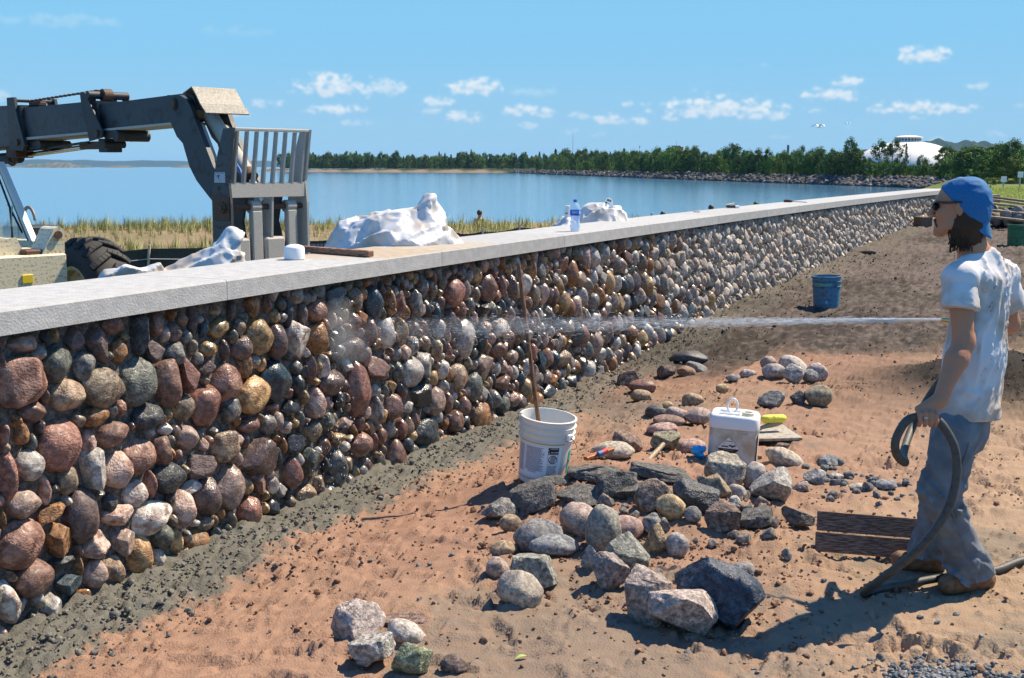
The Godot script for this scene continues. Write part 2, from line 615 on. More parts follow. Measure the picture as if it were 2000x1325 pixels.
func ground_near() -> void:
	footprints()
	var b := MB.new()
	var cols := 560
	var d := 3.0
	var rows := 0
	var red := Color(0.345, 0.208, 0.145)
	var pale := Color(0.405, 0.283, 0.19)
	var dark := Color(0.068, 0.057, 0.048)
	var brown := Color(0.165, 0.133, 0.114)
	var grey := Color(0.168, 0.16, 0.135)
	while d < 32.5:
		var xl := wall_x(d) - 0.25
		var xr := 0.6 * d + 0.8
		var near := []
		for p in prints:
			if absf(p[1] - d) < 0.25: near.append(p)
		for i in cols:
			var x := lerpf(xl, xr, float(i) / (cols - 1))
			var y := soil_h(x, d)
			for p in near:
				var dx: float = x - p[0]
				var dd: float = d - p[1]
				if dx * dx + dd * dd > 0.05: continue
				var cs := cos(p[2])
				var sn := sin(p[2])
				var q := Vector2((dx * cs + dd * sn) / 0.125, (-dx * sn + dd * cs) / 0.05).length()
				q += 0.5 * nz3.get_noise_2d(x * 700.0, d * 700.0)
				y += -p[3] * smoothstep(1.04, 0.84, q) + p[3] * 0.35 * exp(-(q - 1.25) * (q - 1.25) * 14.0)
			var dw := (x - wall_x(d)) * 0.9
			var e := nz2.get_noise_2d(x * 26.0 + 50.0, d * 26.0)
			var e2 := nz.get_noise_2d(x * 11.0, d * 11.0 + 90.0)
			var e3 := nz2.get_noise_2d(x * 330.0, d * 420.0 + 33.0)
			var c := red.lerp(pale, clampf(0.15 + 0.9 * smoothstep(0.2, 1.9, x - (d - 3.7) * 0.42) + e2 * 0.5, 0.0, 1.0))
			c = c.lerp(grey, 0.55 * smoothstep(0.3, 0.5, e * 0.5 + e2 + e3 * 0.3))
			var far := smoothstep(10.2, 12.2, d + e * 1.1 + e2 * 1.4 + (1.2 if x < wall_x(d) + 1.2 else 0.0))
			c = c.lerp(dark.lerp(brown, clampf(smoothstep(11.0, 16.0, d) * 0.75 + e2 * 0.6 + e * 0.5 + e3 * 1.1, 0.0, 1.0)), far)
			var mound := exp(-((x - 3.9) * (x - 3.9) + (d - 9.2) * (d - 9.2)) / 0.9)
			c = c.lerp(dark * 0.75, clampf(mound * 1.6, 0.0, 1.0))
			c = c.lerp(grey, smoothstep(0.44, 0.32, dw + e * 0.16 + e3 * 0.14) * (1.0 - 0.6 * far))
			c = c * (1.0 + 0.12 * e + 0.16 * e3)
			c.a = 1.0
			b.col = c
			b.vert(Vector3(x, y, -d), Vector3.UP)
		rows += 1
		d *= 1.0047 if d < 12.0 else 1.0055
	for j in rows - 1:
		for i in cols - 1:
			var k := j * cols + i
			b.ix.append_array([k, k + cols, k + 1, k + 1, k + cols, k + cols + 1])
	b.smooth()
	var m := M("soil", Color(1, 1, 1), 0.95, "sand", 5.0, "nmed", 0.9, {"vc": true, "spec": 0.2})
	tag(put("ground", b, m), "", "", "", "structure")

const SHORE := [[-60.0, 43.0], [-20.0, 44.0], [10.0, 47.0], [25.0, 95.0], [45.0, 140.0], [63.0, 174.0], [58.0, 208.0], [52.0, 241.0], [43.0, 300.0], [32.0, 380.0], [14.0, 500.0], [0.0, 610.0], [-110.0, 700.0], [-165.0, 760.0], [-150.0, 830.0], [-60.0, 1000.0], [-40.0, 2000.0]]

func shore_dist(p: Vector2) -> float:  # positive on land
	var best := 1e9
	for i in SHORE.size() - 1:
		var a := Vector2(SHORE[i][0], SHORE[i][1])
		var q := Vector2(SHORE[i + 1][0], SHORE[i + 1][1])
		best = minf(best, Geometry2D.get_closest_point_to_segment(p, a, q).distance_to(p))
	if lake.is_empty():
		for q in SHORE: lake.append(Vector2(q[0], q[1]))
		lake.append_array(PackedVector2Array([Vector2(-3000, 2000), Vector2(-3000, 43)]))
	return -best if Geometry2D.is_point_in_polygon(p, lake) else best

var lake := PackedVector2Array()

func land_h(x: float, d: float) -> float:
	var s := shore_dist(Vector2(x, d))
	var n := nz.get_noise_2d(x * 2.0, d * 2.0)
	if d > 150.0 and s > -30.0 and not (d < 175.0 and x > 66.0):
		return -1.5 + clampf(s * 0.35, -2.5, 1.6) + clampf(s - 25.0, 0.0, 400.0) * 0.004 + n * 0.3
	var y := 0.32 + n * 0.12 + nz2.get_noise_2d(x * 6.0, d * 6.0) * 0.05
	if d < 14.0: y = lerpf(0.0, y, smoothstep(11.0, 14.0, d))
	y = minf(y, -1.5 + maxf(-2.0, s * 0.115) if d < 60.0 else -1.5 + clampf(s * 0.12, -2.5, 2.0))
	if x > 4.0 and d > 27.0 and s > 8.0:
		y = lerpf(y, lin(d, RX, RY), smoothstep(4.0, 8.0, x))
	return y

func land_far() -> void:
	var b := MB.new()
	var cols := 240
	var rows := 0
	var d := 4.6
	while d < 1400.0:
		for i in cols:
			var x := d * lerpf(-0.75, 1.0, float(i) / (cols - 1))
			var y := land_h(x, d)
			var dw := (x - wall_x(d)) * 0.9
			if d < 32.0 and dw > -0.3: y = minf(y, lin(d, RX, RY) - 0.4)
			elif d < 9.0: y = minf(y, 0.05)
			var e := nz2.get_noise_2d(x * 12.0, d * 12.0)
			var c := Color(0.34, 0.25, 0.16).lerp(Color(0.24, 0.2, 0.11), clampf(0.4 + e, 0.0, 1.0))
			if d < 17.0: c = Color(0.2, 0.17, 0.12).lerp(Color(0.1, 0.13, 0.05), clampf(0.5 + e * 1.5, 0.0, 1.0))
			if x > 4.0 and d > 27.0 and d < 175.0: c = c.lerp(Color(0.17, 0.21, 0.055) * (1.0 + 0.4 * e), smoothstep(6.0, 9.0, x))
			if d > 160.0: c = Color(0.05, 0.065, 0.03)
			if d > 540.0:
				var s := shore_dist(Vector2(x, d))
				if s < 7.0 and x < -6.0: c = Color(0.3, 0.235, 0.17)
			c.a = 1.0
			b.col = c
			b.vert(Vector3(x, y, -d), Vector3.UP)
		rows += 1
		d *= 1.022
	for j in rows - 1:
		for i in cols - 1:
			var k := j * cols + i
			b.ix.append_array([k, k + cols, k + 1, k + 1, k + cols, k + cols + 1])
	b.smooth()
	tag(put("terrain", b, M("land", Color(1, 1, 1), 0.95, "sand", 3.0, "nrough", 0.6, {"vc": true, "spec": 0.2})), "", "", "", "structure")

func water() -> void:
	var pl := PlaneMesh.new()
	pl.size = Vector2(60000, 60000)
	var m := M("lake", Color(0.06, 0.16, 0.27), 0.1, "", 0.16, "nwater", 0.14, {"spec": 0.5})
	m.uv1_scale = Vector3(0.11, 0.11, 0.3)
	var o := obj("water", pl, m)
	o.position = Vector3(0, -1.5, 0)
	tag(o, "", "", "", "structure")

func ridge(called: String, pts: Array, depth: float, col: Color, amp: float) -> void:
	var b := MB.new()
	var n := 160
	for i in n:
		var t := float(i) / (n - 1) * (pts.size() - 1)
		var k := mini(int(t), pts.size() - 2)
		var a := Vector3(pts[k][0], pts[k][1], pts[k][2])
		var q := Vector3(pts[k + 1][0], pts[k + 1][1], pts[k + 1][2])
		var p := a.lerp(q, t - k)
		p.y += nz.get_noise_1d(i * 6.0) * amp + nz2.get_noise_1d(i * 40.0) * amp * 0.3
		b.vert(Vector3(p.x, -3.0, p.z + depth * 0.5), Vector3.UP)
		b.vert(Vector3(p.x, lerpf(-3.0, p.y, 0.7), p.z + depth * 0.22), Vector3.UP)
		b.vert(p, Vector3.UP)
		b.vert(Vector3(p.x, -3.0, p.z - depth), Vector3.UP)
	for i in n - 1:
		for k in 3:
			var q := i * 4 + k
			b.ix.append_array([q, q + 1, q + 4, q + 1, q + 5, q + 4])
	b.smooth()
	tag(put(called, b, M(called + str(depth), col, 1.0, "crust", 0.01, "", 1.0, {"spec": 0.1})), "", "", "", "structure")

func hills() -> void:
	ridge("hills", [[-9000, 40, -8800], [-5000, 46, -8600], [-3600, 52, -8500], [-2700, 44, -8700], [-1500, 40, -9000], [500, 36, -9000], [2500, 70, -8600], [4200, 60, -8200]], 900, Color(0.04, 0.07, 0.045), 9.0)
	ridge("hills", [[900, 30, -3600], [1250, 78, -3500], [1500, 66, -3400], [1800, 58, -3400], [2600, 72, -3400]], 500, Color(0.04, 0.065, 0.03), 12.0)
	ridge("hills", [[-160, 3, -1700], [60, 10, -1650], [300, 14, -1600], [520, 15, -1600], [900, 14, -1600], [1400, 14, -1650]], 300, Color(0.05, 0.085, 0.035), 4.0)
	# low rocky islands
	var k := 0
	for q in [[-1270.0, -3300.0, 115.0, 17.0, "long rocky island with a pale bare top at the far left"], [-1104.0, -3350.0, 50.0, 8.0, "small flat rocky island between the long one and the boom"], [-905.0, -3300.0, 34.0, 8.0, "rocky islet seen just left of the grey lifting arm"]]:
		var b := MB.new()
		var n := 40
		for i in n:
			var t := float(i) / (n - 1) * 2.0 - 1.0
			var h: float = q[3] * maxf(0.0, 1.0 - t * t) * (0.75 + 0.5 * nz.get_noise_2d(i * 9.0, k * 50.0) + 0.3 * nz2.get_noise_2d(i * 40.0, k * 9.0))
			for j in 5:
				var w: float = [50.0, 30.0, 0.0, -30.0, -50.0][j]
				var hh: float = h * [0.0, 0.7, 1.0, 0.7, 0.0][j] - 1.7
				var e := nz2.get_noise_2d(i * 30.0, j * 60.0)
				b.col = Color(0.15, 0.115, 0.095).lerp(Color(0.035, 0.06, 0.02), clampf(0.4 + e * 2.0, 0, 1))
				b.vert(Vector3(t * q[2], hh, w), Vector3.UP)
		for i in n - 1:
			for j in 4:
				var z := i * 5 + j
				b.ix.append_array([z, z + 1, z + 5, z + 1, z + 6, z + 5])
		b.smooth()
		var o := put("rocky_island", b, M("island", Color(1, 1, 1), 0.95, "", 1, "", 1, {"vc": true}))
		o.position = Vector3(q[0], 0, q[1])
		tag(o, q[4], "island", "rocky islands on the lake")
		k += 1
# ---------------------------------------------------------------- stone shapes
func ico(sub: int) -> Array:
	var t := (1.0 + sqrt(5.0)) / 2.0
	var p := PackedVector3Array()
	for q in [[-1, t, 0], [1, t, 0], [-1, -t, 0], [1, -t, 0], [0, -1, t], [0, 1, t], [0, -1, -t], [0, 1, -t], [t, 0, -1], [t, 0, 1], [-t, 0, -1], [-t, 0, 1]]:
		p.append(Vector3(q[0], q[1], q[2]).normalized())
	var f := PackedInt32Array([0, 11, 5, 0, 5, 1, 0, 1, 7, 0, 7, 10, 0, 10, 11, 1, 5, 9, 5, 11, 4, 11, 10, 2, 10, 7, 6, 7, 1, 8, 3, 9, 4, 3, 4, 2, 3, 2, 6, 3, 6, 8, 3, 8, 9, 4, 9, 5, 2, 4, 11, 6, 2, 10, 8, 6, 7, 9, 8, 1])
	for s in sub:
		var mid := {}
		var g := PackedInt32Array()
		for i in range(0, f.size(), 3):
			var m := [0, 0, 0]
			for k in 3:
				var a := f[i + k]
				var b := f[i + (k + 1) % 3]
				var key := Vector2i(mini(a, b), maxi(a, b))
				if not mid.has(key):
					mid[key] = p.size()
					p.append((p[a] + p[b]).normalized())
				m[k] = mid[key]
			g.append_array([f[i], m[0], m[2], f[i + 1], m[1], m[0], f[i + 2], m[2], m[1], m[0], m[1], m[2]])
		f = g
	return [p, f]

# a stone that just fills the cube from -1 to 1; kind r(ounded), a(ngular) or s(lab of broken concrete)
func stone(sd: int, kind: String, sub: int) -> ArrayMesh:
	var r := RandomNumberGenerator.new()
	r.seed = sd * 7919 + 13
	var ic := ico(sub)
	var p: PackedVector3Array = ic[0]
	var cuts := []
	var nc := 7 if kind == "r" else (13 if kind == "a" else 16)
	for i in nc:
		var n := Vector3(r.randfn(), r.randfn(), r.randfn()).normalized()
		if kind == "s" and i < 5: n = (Vector3(0, 1 if i % 2 == 0 else -1, 0) + n * 0.22).normalized()
		cuts.append([n, r.randf_range(0.72, 0.95) if kind == "r" else r.randf_range(0.5, 0.86)])
	var b := MB.new()
	var lo := Vector3(9, 9, 9)
	var hi := -lo
	var o := Vector3(r.randf(), r.randf(), r.randf()) * 500.0
	var amp := 0.17 if kind == "r" else 0.2
	for q in p:
		var e := q * (1.0 + amp * nz.get_noise_3dv(q * 34.0 + o) + (0.0 if kind == "r" else 0.07) * nz2.get_noise_3dv(q * 60.0 + o))
		for c in cuts:
			var n: Vector3 = c[0]
			var x := e.dot(n) - float(c[1])
			var k := 0.16 if kind == "r" else 0.05
			if x > -k:
				var m := x if x > k else (x + k) * (x + k) / (4.0 * k)
				e -= n * m * (0.8 if kind == "r" else 0.95)
		if kind != "r": e *= 1.0 + 0.045 * nz3.get_noise_3dv(q * 110.0 + o) + 0.02 * nz3.get_noise_3dv(q * 330.0 + o)
		else: e *= 1.0 + 0.03 * nz3.get_noise_3dv(q * 90.0 + o) + 0.012 * nz3.get_noise_3dv(q * 240.0 + o)
		lo = lo.min(e); hi = hi.max(e)
		b.vert(e, Vector3.UP)
	var ctr := (lo + hi) * 0.5
	var half := (hi - lo) * 0.5
	for i in b.v.size(): b.v[i] = (b.v[i] - ctr) / half
	b.ix = ic[1]
	# icosahedron order is counter-clockwise: turn it
	for i in range(0, b.ix.size(), 3):
		var w := b.ix[i + 1]
		b.ix[i + 1] = b.ix[i + 2]; b.ix[i + 2] = w
	b.smooth()
	var m := b.commit()
	return m

const STONE := {
	"r": Color(0.21, 0.125, 0.095), "R": Color(0.255, 0.13, 0.098), "p": Color(0.35, 0.26, 0.215), "d": Color(0.135, 0.098, 0.088), "g": Color(0.195, 0.187, 0.172),
	"k": Color(0.05, 0.053, 0.055), "y": Color(0.38, 0.255, 0.125), "t": Color(0.26, 0.2, 0.14), "w": Color(0.42, 0.4, 0.36), "o": Color(0.3, 0.15, 0.065), "b": Color(0.045, 0.07, 0.088), "n": Color(0.125, 0.13, 0.11)}

var arc_d := PackedFloat32Array()
var arc_s := PackedFloat32Array()

func s_of(d: float) -> float:
	var i := clampf((d - 3.0) / 0.05, 0.0, arc_s.size() - 1.001)
	return lerpf(arc_s[int(i)], arc_s[int(i) + 1], i - int(i))

func d_of(s: float) -> float:
	var i := arc_s.bsearch(s)
	i = clampi(i, 1, arc_s.size() - 1)
	return lerpf(arc_d[i - 1], arc_d[i], clampf((s - arc_s[i - 1]) / (arc_s[i] - arc_s[i - 1]), 0, 1))

func pebble(d: float, y: float, a: float, b: float, tilt: int, key: String, ang := false) -> void:
	wall_list.append([s_of(d), y, a, b, tilt, key, ang, d])

func stone_frame(d: float, y: float, a: float, b: float, tilt: float, inset: float, dep: float, turn: bool) -> Transform3D:
	var n := wall_n(d)
	var t := Vector3.UP.cross(n).normalized()
	var p := Vector3(wall_x(d), y, -d) - n * inset
	var bs := Basis(t, Vector3.UP, n).rotated(n, -deg_to_rad(tilt))
	if turn: bs = Basis(-bs.x, -bs.y, bs.z)
	return Transform3D(Basis(bs.x * a, bs.y * b, bs.z * dep), p)

func build_wall() -> void:
	var s := 0.0
	for i in 560:
		var d := 3.0 + i * 0.05
		arc_d.append(d); arc_s.append(s)
		var q := 0.004582 * d + 0.44113
		s += 0.05 * sqrt(1.0 + q * q)
	wall_node = thing("stone_wall", "long low wall of rounded cobbles set in mortar under a pale concrete coping", "wall")
	sweep_core()
	coping()
	for i in 14: round_stones.append(stone(100 + i, "r", 2))
	for i in 8: rough_stones.append(stone(200 + i, "a", 2))
	var fine_round := []
	var fine_rough := []
	for i in 14: fine_round.append(stone(100 + i, "r", 3))
	for i in 8: fine_rough.append(stone(200 + i, "a", 3))
	wall_stones()
	pack()
	var wet := MB.new()
	var dry := MB.new()
	for i in wall_list.size():
		var w: Array = wall_list[i]
		var d: float = w[7]
		var dep := clampf(0.5 * (w[2] + w[3]) * rng.randf_range(0.95, 1.2), 0.045, 0.085)
		var x := stone_frame(d, w[1], w[2] * 1.06, w[3] * 1.05, w[4], 0.088, dep, rng.randf() < 0.5)
		var mk := rng.randi()
		var jag: bool = w[6] or mk % 7 == 0
		var m: ArrayMesh = (fine_rough[mk % 8] if jag else fine_round[mk % 14]) if i < 300 else (rough_stones[mk % 8] if jag else round_stones[mk % 14])
		if i < 300:
			obj("cobble", m, cobble_mat(w[5], d, rng.randi() % 2), wall_node, x)
		else:
			var c: Color = STONE[w[5]]
			var isdry := d > 11.4 + rng.randf_range(-0.7, 0.7) + (1.5 if w[1] < 0.45 else 0.0)
			var pl := smoothstep(9.5, 14.0, d)
			if isdry: c = c.lerp(Color(0.62, 0.565, 0.49), 0.7 * pl)  # paler with distance: dry stone, plus stronger sunlight painted into the colour
			c = c * rng.randf_range(0.72, 1.25)
			c.a = 1.0
			var b := dry if isdry else wet
			b.col = c
			b.add(m, x)
	var am := dry.commit(null, M("cobble_dry", Color(1.25, 1.25, 1.25), 0.85, "speck", 3.0, "nrough", 0.5, {"vc": true, "spec": 0.3}))
	am = wet.commit(am, M("cobble_wet", Color(1.3, 1.3, 1.3), 0.42, "speck", 3.0, "nrough", 0.4, {"vc": true, "spec": 0.5, "rt": "wetmap"}))
	tag(obj("cobbles", am, null, wall_node), "", "", "", "stuff")

func cobble_mat(key: String, d: float, tone: int) -> StandardMaterial3D:
	var st := "wet" if d > 5.55 else "damp"
	var c: Color = STONE[key]
	c = c * (1.15 if tone == 0 else 1.5) * (1.0 if st == "wet" else 1.1)
	c.a = 1.0
	var sp := "banded" if tone == 1 and key in ["r", "p", "w", "y", "t", "g"] else ("speck" if key in ["r", "R", "p", "d", "w"] else "crust")
	return M("cobble_%s_%s_%d" % [key, st, tone], c, 0.42 if st == "wet" else 0.85 + 0.1 * tone, sp, 3.2 if sp == "speck" else 3.0, "nrough", 0.5 if tone == 0 else 0.9, {"spec": 0.5, "rt": "wetmap"})

func pack() -> void:
	var grid := {}
	var cell := 0.3
	for i in wall_list.size():
		var k := Vector2i(int(wall_list[i][0] / cell), int((wall_list[i][1] + 1.0) / cell))
		if not grid.has(k): grid[k] = []
		grid[k].append(i)
	var s0 := s_of(3.4)
	var s1 := s_of(28.5)
	var keys_near := ["r", "p", "d", "p", "g", "k", "y", "t", "t", "w", "o", "g", "n", "w"]
	var keys_far := ["p", "w", "w", "t", "t", "g", "g", "p", "y", "w", "r", "n", "b", "o"]
	for ps in [[0.078, 5200, 1.0], [0.064, 7000, 0.98], [0.052, 9000, 0.96], [0.042, 11000, 0.93], [0.032, 12000, 0.9], [0.023, 12000, 0.88]]:
		for q in ps[1]:
			var ss := rng.randf_range(s0, s1)
			var d := d_of(ss)
			var bot := base_h(wall_x(d) + 0.1, d) - 0.02
			var y := rng.randf_range(bot, 1.085)
			var sz: float = ps[0] * rng.randf_range(0.88, 1.12) * lerpf(1.0, 0.86, smoothstep(10.0, 13.0, d))
			var a := sz * rng.randf_range(0.72, 1.0)
			var b := sz * rng.randf_range(0.95, 1.4)
			if y + b > 1.12 or y - b < bot - b * 0.9: continue
			var ok := true
			var ci := int(ss / cell)
			var cj := int((y + 1.0) / cell)
			for i in range(ci - 1, ci + 2):
				for j in range(cj - 1, cj + 2):
					var k := Vector2i(i, j)
					if not grid.has(k): continue
					for e in grid[k]:
						var w: Array = wall_list[e]
						var dx: float = (ss - w[0]) / (a + w[2])
						var dy: float = (y - w[1]) / (b + w[3])
						if dx * dx + dy * dy < ps[2]:
							ok = false
							break
					if not ok: break
				if not ok: break
			if not ok: continue
			var keys: Array = keys_near if rng.randf() > smoothstep(9.0, 13.0, d) else keys_far
			var k := Vector2i(ci, cj)
			if not grid.has(k): grid[k] = []
			grid[k].append(wall_list.size())
			wall_list.append([ss, y, a, b, rng.randf_range(-16, 16), keys[rng.randi() % keys.size()], rng.randf() < 0.2, d])

func sweep(b: MB, d0: float, d1: float, step: float, prof: PackedVector2Array, caps := true) -> void:
	# prof: (distance in from the coping's front edge, height); walked so that the outside lies on its left
	var n := maxi(2, int(ceil((d1 - d0) / step)) + 1)
	var rows := []
	for i in n:
		var d := lerpf(d0, d1, float(i) / (n - 1))
		var nn := wall_n(d)
		var o := Vector3(wall_x(d), 0, -d)
		var row := PackedVector3Array()
		for p in prof: row.append(o - nn * p.x + Vector3(0, p.y, 0))
		rows.append(row)
	var m := prof.size()
	for i in n - 1:
		for k in m:
			b.quad(rows[i][k], rows[i + 1][k], rows[i + 1][(k + 1) % m], rows[i][(k + 1) % m])
	if caps:
		for k in range(1, m - 1):
			b.tri(rows[0][0], rows[0][k], rows[0][k + 1])
			b.tri(rows[n - 1][0], rows[n - 1][k + 1], rows[n - 1][k])

func sweep_core() -> void:
	var b := MB.new()
	sweep(b, 3.0, 29.0, 0.2, PackedVector2Array([Vector2(0.092, -0.5), Vector2(0.092, 1.108), Vector2(0.55, 1.108), Vector2(0.55, -0.5)]))
	put("mortar_core", b, M("mortar", Color(0.2, 0.172, 0.145), 0.9, "crust", 3.0, "nrough", 1.0), wall_node)

	b = MB.new()
	sweep(b, 3.6, 8.6, 0.25, PackedVector2Array([Vector2(0.06, -0.5), Vector2(0.06, -0.075), Vector2(0.1, -0.07), Vector2(0.1, -0.5)]))
	put("footing", b, M("footing", Color(0.21, 0.15, 0.125), 0.8, "blotch", 3.0), wall_node)

func coping() -> void:
	var js := [3.0, 5.67, 7.63, 9.45, 11.3, 13.3, 15.2, 16.7, 18.8, 21.2, 23.7, 26.4, 29.0]
	for i in js.size() - 1:
		var b := MB.new()
		var r := 0.01
		var tone := 1.0 + 0.07 * sin(i * 2.3)
		b.col = Color(tone, tone, tone)
		sweep(b, js[i] + 0.002, js[i + 1] - 0.002, 0.12, PackedVector2Array([Vector2(0, 1.11), Vector2(0, 1.21 - r), Vector2(r, 1.21), Vector2(0.62 - r, 1.21), Vector2(0.62, 1.21 - r), Vector2(0.62, 1.11)]))
		# sandy dust trodden over the third slab's top
		if i == 1:
			for k in b.v.size():
				var p := b.v[k]
				if p.y > 1.205 and -p.z > 7.05 + 0.2 * nz.get_noise_2d(p.x * 60.0, p.z * 60.0): b.c[k] = Color(1.0, 0.8, 0.6)
		if i == 2:
			for k in b.v.size():
				var p := b.v[k]
				if p.y > 1.205 and -p.z < 8.35: b.c[k] = Color(1.02, 0.86, 0.7)
		put("coping_slab", b, M("coping", Color(0.4, 0.402, 0.4), 0.85, "concrete", 1.1, "nfine", 0.3, {"vc": true, "spec": 0.3}), wall_node)

func wall_stones() -> void:
	pebble(4.50, 1.08, 0.016, 0.035, 0, "d")
	pebble(4.60, 1.05, 0.067, 0.035, 0, "p")
	pebble(4.70, 1.07, 0.014, 0.031, 0, "k")
	pebble(4.74, 1.07, 0.013, 0.034, 0, "y")
	pebble(4.84, 1.04, 0.045, 0.051, 0, "d", true)
	pebble(4.96, 0.99, 0.048, 0.082, -20, "d", true)
	pebble(5.05, 1.07, 0.060, 0.044, 0, "r")
	pebble(5.07, 0.95, 0.044, 0.053, 0, "o")
	pebble(5.18, 1.00, 0.033, 0.091, 0, "k")
	pebble(5.28, 1.04, 0.034, 0.058, 0, "r")
	pebble(5.40, 0.99, 0.044, 0.044, 0, "d")
	pebble(5.27, 0.92, 0.054, 0.055, 0, "d", true)
	pebble(5.40, 0.88, 0.057, 0.057, 0, "g")
	pebble(5.51, 1.03, 0.019, 0.072, 0, "d")
	pebble(5.58, 0.99, 0.016, 0.055, 0, "b")
	pebble(5.67, 1.06, 0.032, 0.025, 0, "t")
	pebble(5.69, 0.96, 0.063, 0.053, 0, "y")
	pebble(5.78, 1.04, 0.021, 0.054, 0, "d")
	pebble(5.83, 0.95, 0.035, 0.048, 0, "t")
	pebble(5.51, 0.90, 0.023, 0.039, 0, "t")
	pebble(5.62, 0.87, 0.055, 0.040, 25, "y")
	pebble(5.72, 0.85, 0.020, 0.054, 0, "d")
	pebble(5.84, 0.84, 0.067, 0.064, 0, "d")
	pebble(5.91, 1.05, 0.019, 0.049, 0, "o")
	pebble(4.49, 1.00, 0.013, 0.045, 0, "r")
	pebble(4.57, 0.90, 0.119, 0.101, 0, "r", true)
	pebble(4.75, 0.94, 0.071, 0.081, -20, "n")
	pebble(4.89, 0.91, 0.057, 0.065, 0, "g")
	pebble(4.97, 0.80, 0.113, 0.093, 0, "t")
	pebble(5.17, 0.80, 0.098, 0.109, 0, "n")
	pebble(5.34, 0.75, 0.078, 0.115, 0, "r")
	pebble(5.47, 0.77, 0.046, 0.084, 0, "R")
	pebble(5.60, 0.79, 0.055, 0.037, 0, "d", true)
	pebble(5.72, 0.69, 0.090, 0.098, 0, "r")
	pebble(5.86, 0.74, 0.036, 0.058, 0, "o", true)
	pebble(4.79, 0.81, 0.081, 0.066, 0, "t")
	pebble(4.68, 0.83, 0.014, 0.039, 0, "r")
	pebble(4.62, 0.77, 0.060, 0.046, 0, "r")
	pebble(5.21, 0.63, 0.085, 0.058, 0, "k")
	pebble(5.58, 0.72, 0.017, 0.022, 0, "t")
	pebble(5.58, 0.60, 0.103, 0.099, 0, "R")
	pebble(5.43, 0.62, 0.064, 0.060, 0, "t")
	pebble(5.33, 0.61, 0.016, 0.035, 0, "y")
	pebble(5.06, 0.70, 0.024, 0.039, 0, "r")
	pebble(4.92, 0.69, 0.063, 0.046, 0, "o")
	pebble(5.74, 0.55, 0.052, 0.070, 0, "g")
	pebble(4.55, 0.75, 0.015, 0.025, 0, "o")
	pebble(4.49, 0.71, 0.019, 0.050, 0, "r")
	pebble(4.57, 0.70, 0.031, 0.048, 0, "o")
	pebble(4.74, 0.60, 0.105, 0.111, 0, "R")
	pebble(4.49, 0.65, 0.014, 0.023, 0, "t")
	pebble(4.59, 0.56, 0.056, 0.064, 0, "w")
	pebble(4.48, 0.54, 0.031, 0.100, 0, "R")
	pebble(4.89, 0.59, 0.036, 0.046, 0, "p")
	pebble(5.02, 0.59, 0.085, 0.059, 0, "r")
	pebble(4.77, 0.45, 0.055, 0.061, 0, "t")
	pebble(4.90, 0.47, 0.058, 0.093, 0, "w", true)
	pebble(5.03, 0.42, 0.071, 0.082, 0, "p")
	pebble(5.15, 0.46, 0.089, 0.080, 0, "r")
	pebble(5.29, 0.44, 0.050, 0.074, 0, "r")
	pebble(5.32, 0.54, 0.036, 0.030, 0, "w")
	pebble(5.45, 0.47, 0.065, 0.061, 0, "p")
	pebble(5.55, 0.42, 0.017, 0.037, 0, "p")
	pebble(5.34, 0.42, 0.014, 0.027, 0, "y")
	pebble(5.69, 0.37, 0.090, 0.079, 0, "t", true)
	pebble(5.53, 0.32, 0.091, 0.059, 0, "d")
	pebble(5.32, 0.31, 0.100, 0.071, 0, "k")
	pebble(5.21, 0.31, 0.023, 0.070, 0, "R")
	pebble(5.47, 0.23, 0.060, 0.034, 0, "w")
	pebble(5.74, 0.29, 0.014, 0.032, 0, "t")
	pebble(5.72, 0.15, 0.097, 0.118, 0, "p")
	pebble(5.57, 0.15, 0.087, 0.094, 0, "d")
	pebble(5.40, 0.14, 0.059, 0.091, 0, "p")
	pebble(5.12, 0.29, 0.064, 0.060, 0, "w")
	pebble(4.66, 0.44, 0.021, 0.063, 0, "p")
	pebble(4.55, 0.41, 0.076, 0.059, 0, "p")
	pebble(4.68, 0.34, 0.071, 0.034, -20, "o")
	pebble(4.83, 0.28, 0.089, 0.114, 0, "d")
	pebble(5.02, 0.22, 0.086, 0.045, 0, "p", true)
	pebble(5.22, 0.15, 0.116, 0.082, 0, "w")
	pebble(4.98, 0.29, 0.032, 0.042, 0, "k")
	pebble(4.53, 0.25, 0.121, 0.097, 0, "r")
	pebble(4.71, 0.22, 0.064, 0.072, 0, "o")
	pebble(4.45, 0.38, 0.009, 0.045, 0, "o")
	pebble(4.90, 0.13, 0.078, 0.064, 0, "p")
	pebble(5.05, 0.10, 0.063, 0.063, 0, "p")
	pebble(5.13, -0.00, 0.065, 0.090, 0, "y")
	pebble(5.27, 0.04, 0.057, 0.053, 0, "n")
	pebble(5.36, -0.01, 0.030, 0.063, 0, "y")
	pebble(5.49, -0.05, 0.068, 0.059, 0, "o")
	pebble(5.62, -0.07, 0.043, 0.054, 0, "k")
	pebble(5.54, 0.02, 0.049, 0.034, 0, "t")
	pebble(5.73, -0.03, 0.021, 0.061, 0, "t")
	pebble(5.25, -0.05, 0.044, 0.041, 0, "w")
	pebble(4.80, 0.13, 0.014, 0.032, 0, "r")
	pebble(4.80, 0.06, 0.015, 0.049, 0, "o")
	pebble(4.72, 0.10, 0.060, 0.040, 0, "k", true)
	pebble(4.75, 0.01, 0.074, 0.040, 0, "b")
	pebble(4.88, -0.00, 0.059, 0.066, 0, "p")
	pebble(4.98, -0.02, 0.061, 0.065, 0, "t")
	pebble(4.57, 0.09, 0.081, 0.075, 0, "r")
	pebble(4.48, 0.13, 0.011, 0.023, 0, "t")
	pebble(4.45, 0.03, 0.050, 0.101, -15, "w")
	pebble(5.97, 0.89, 0.101, 0.097, 0, "y")
	pebble(6.10, 0.97, 0.024, 0.040, 0, "y")
	pebble(5.94, 1.04, 0.029, 0.057, 0, "o")
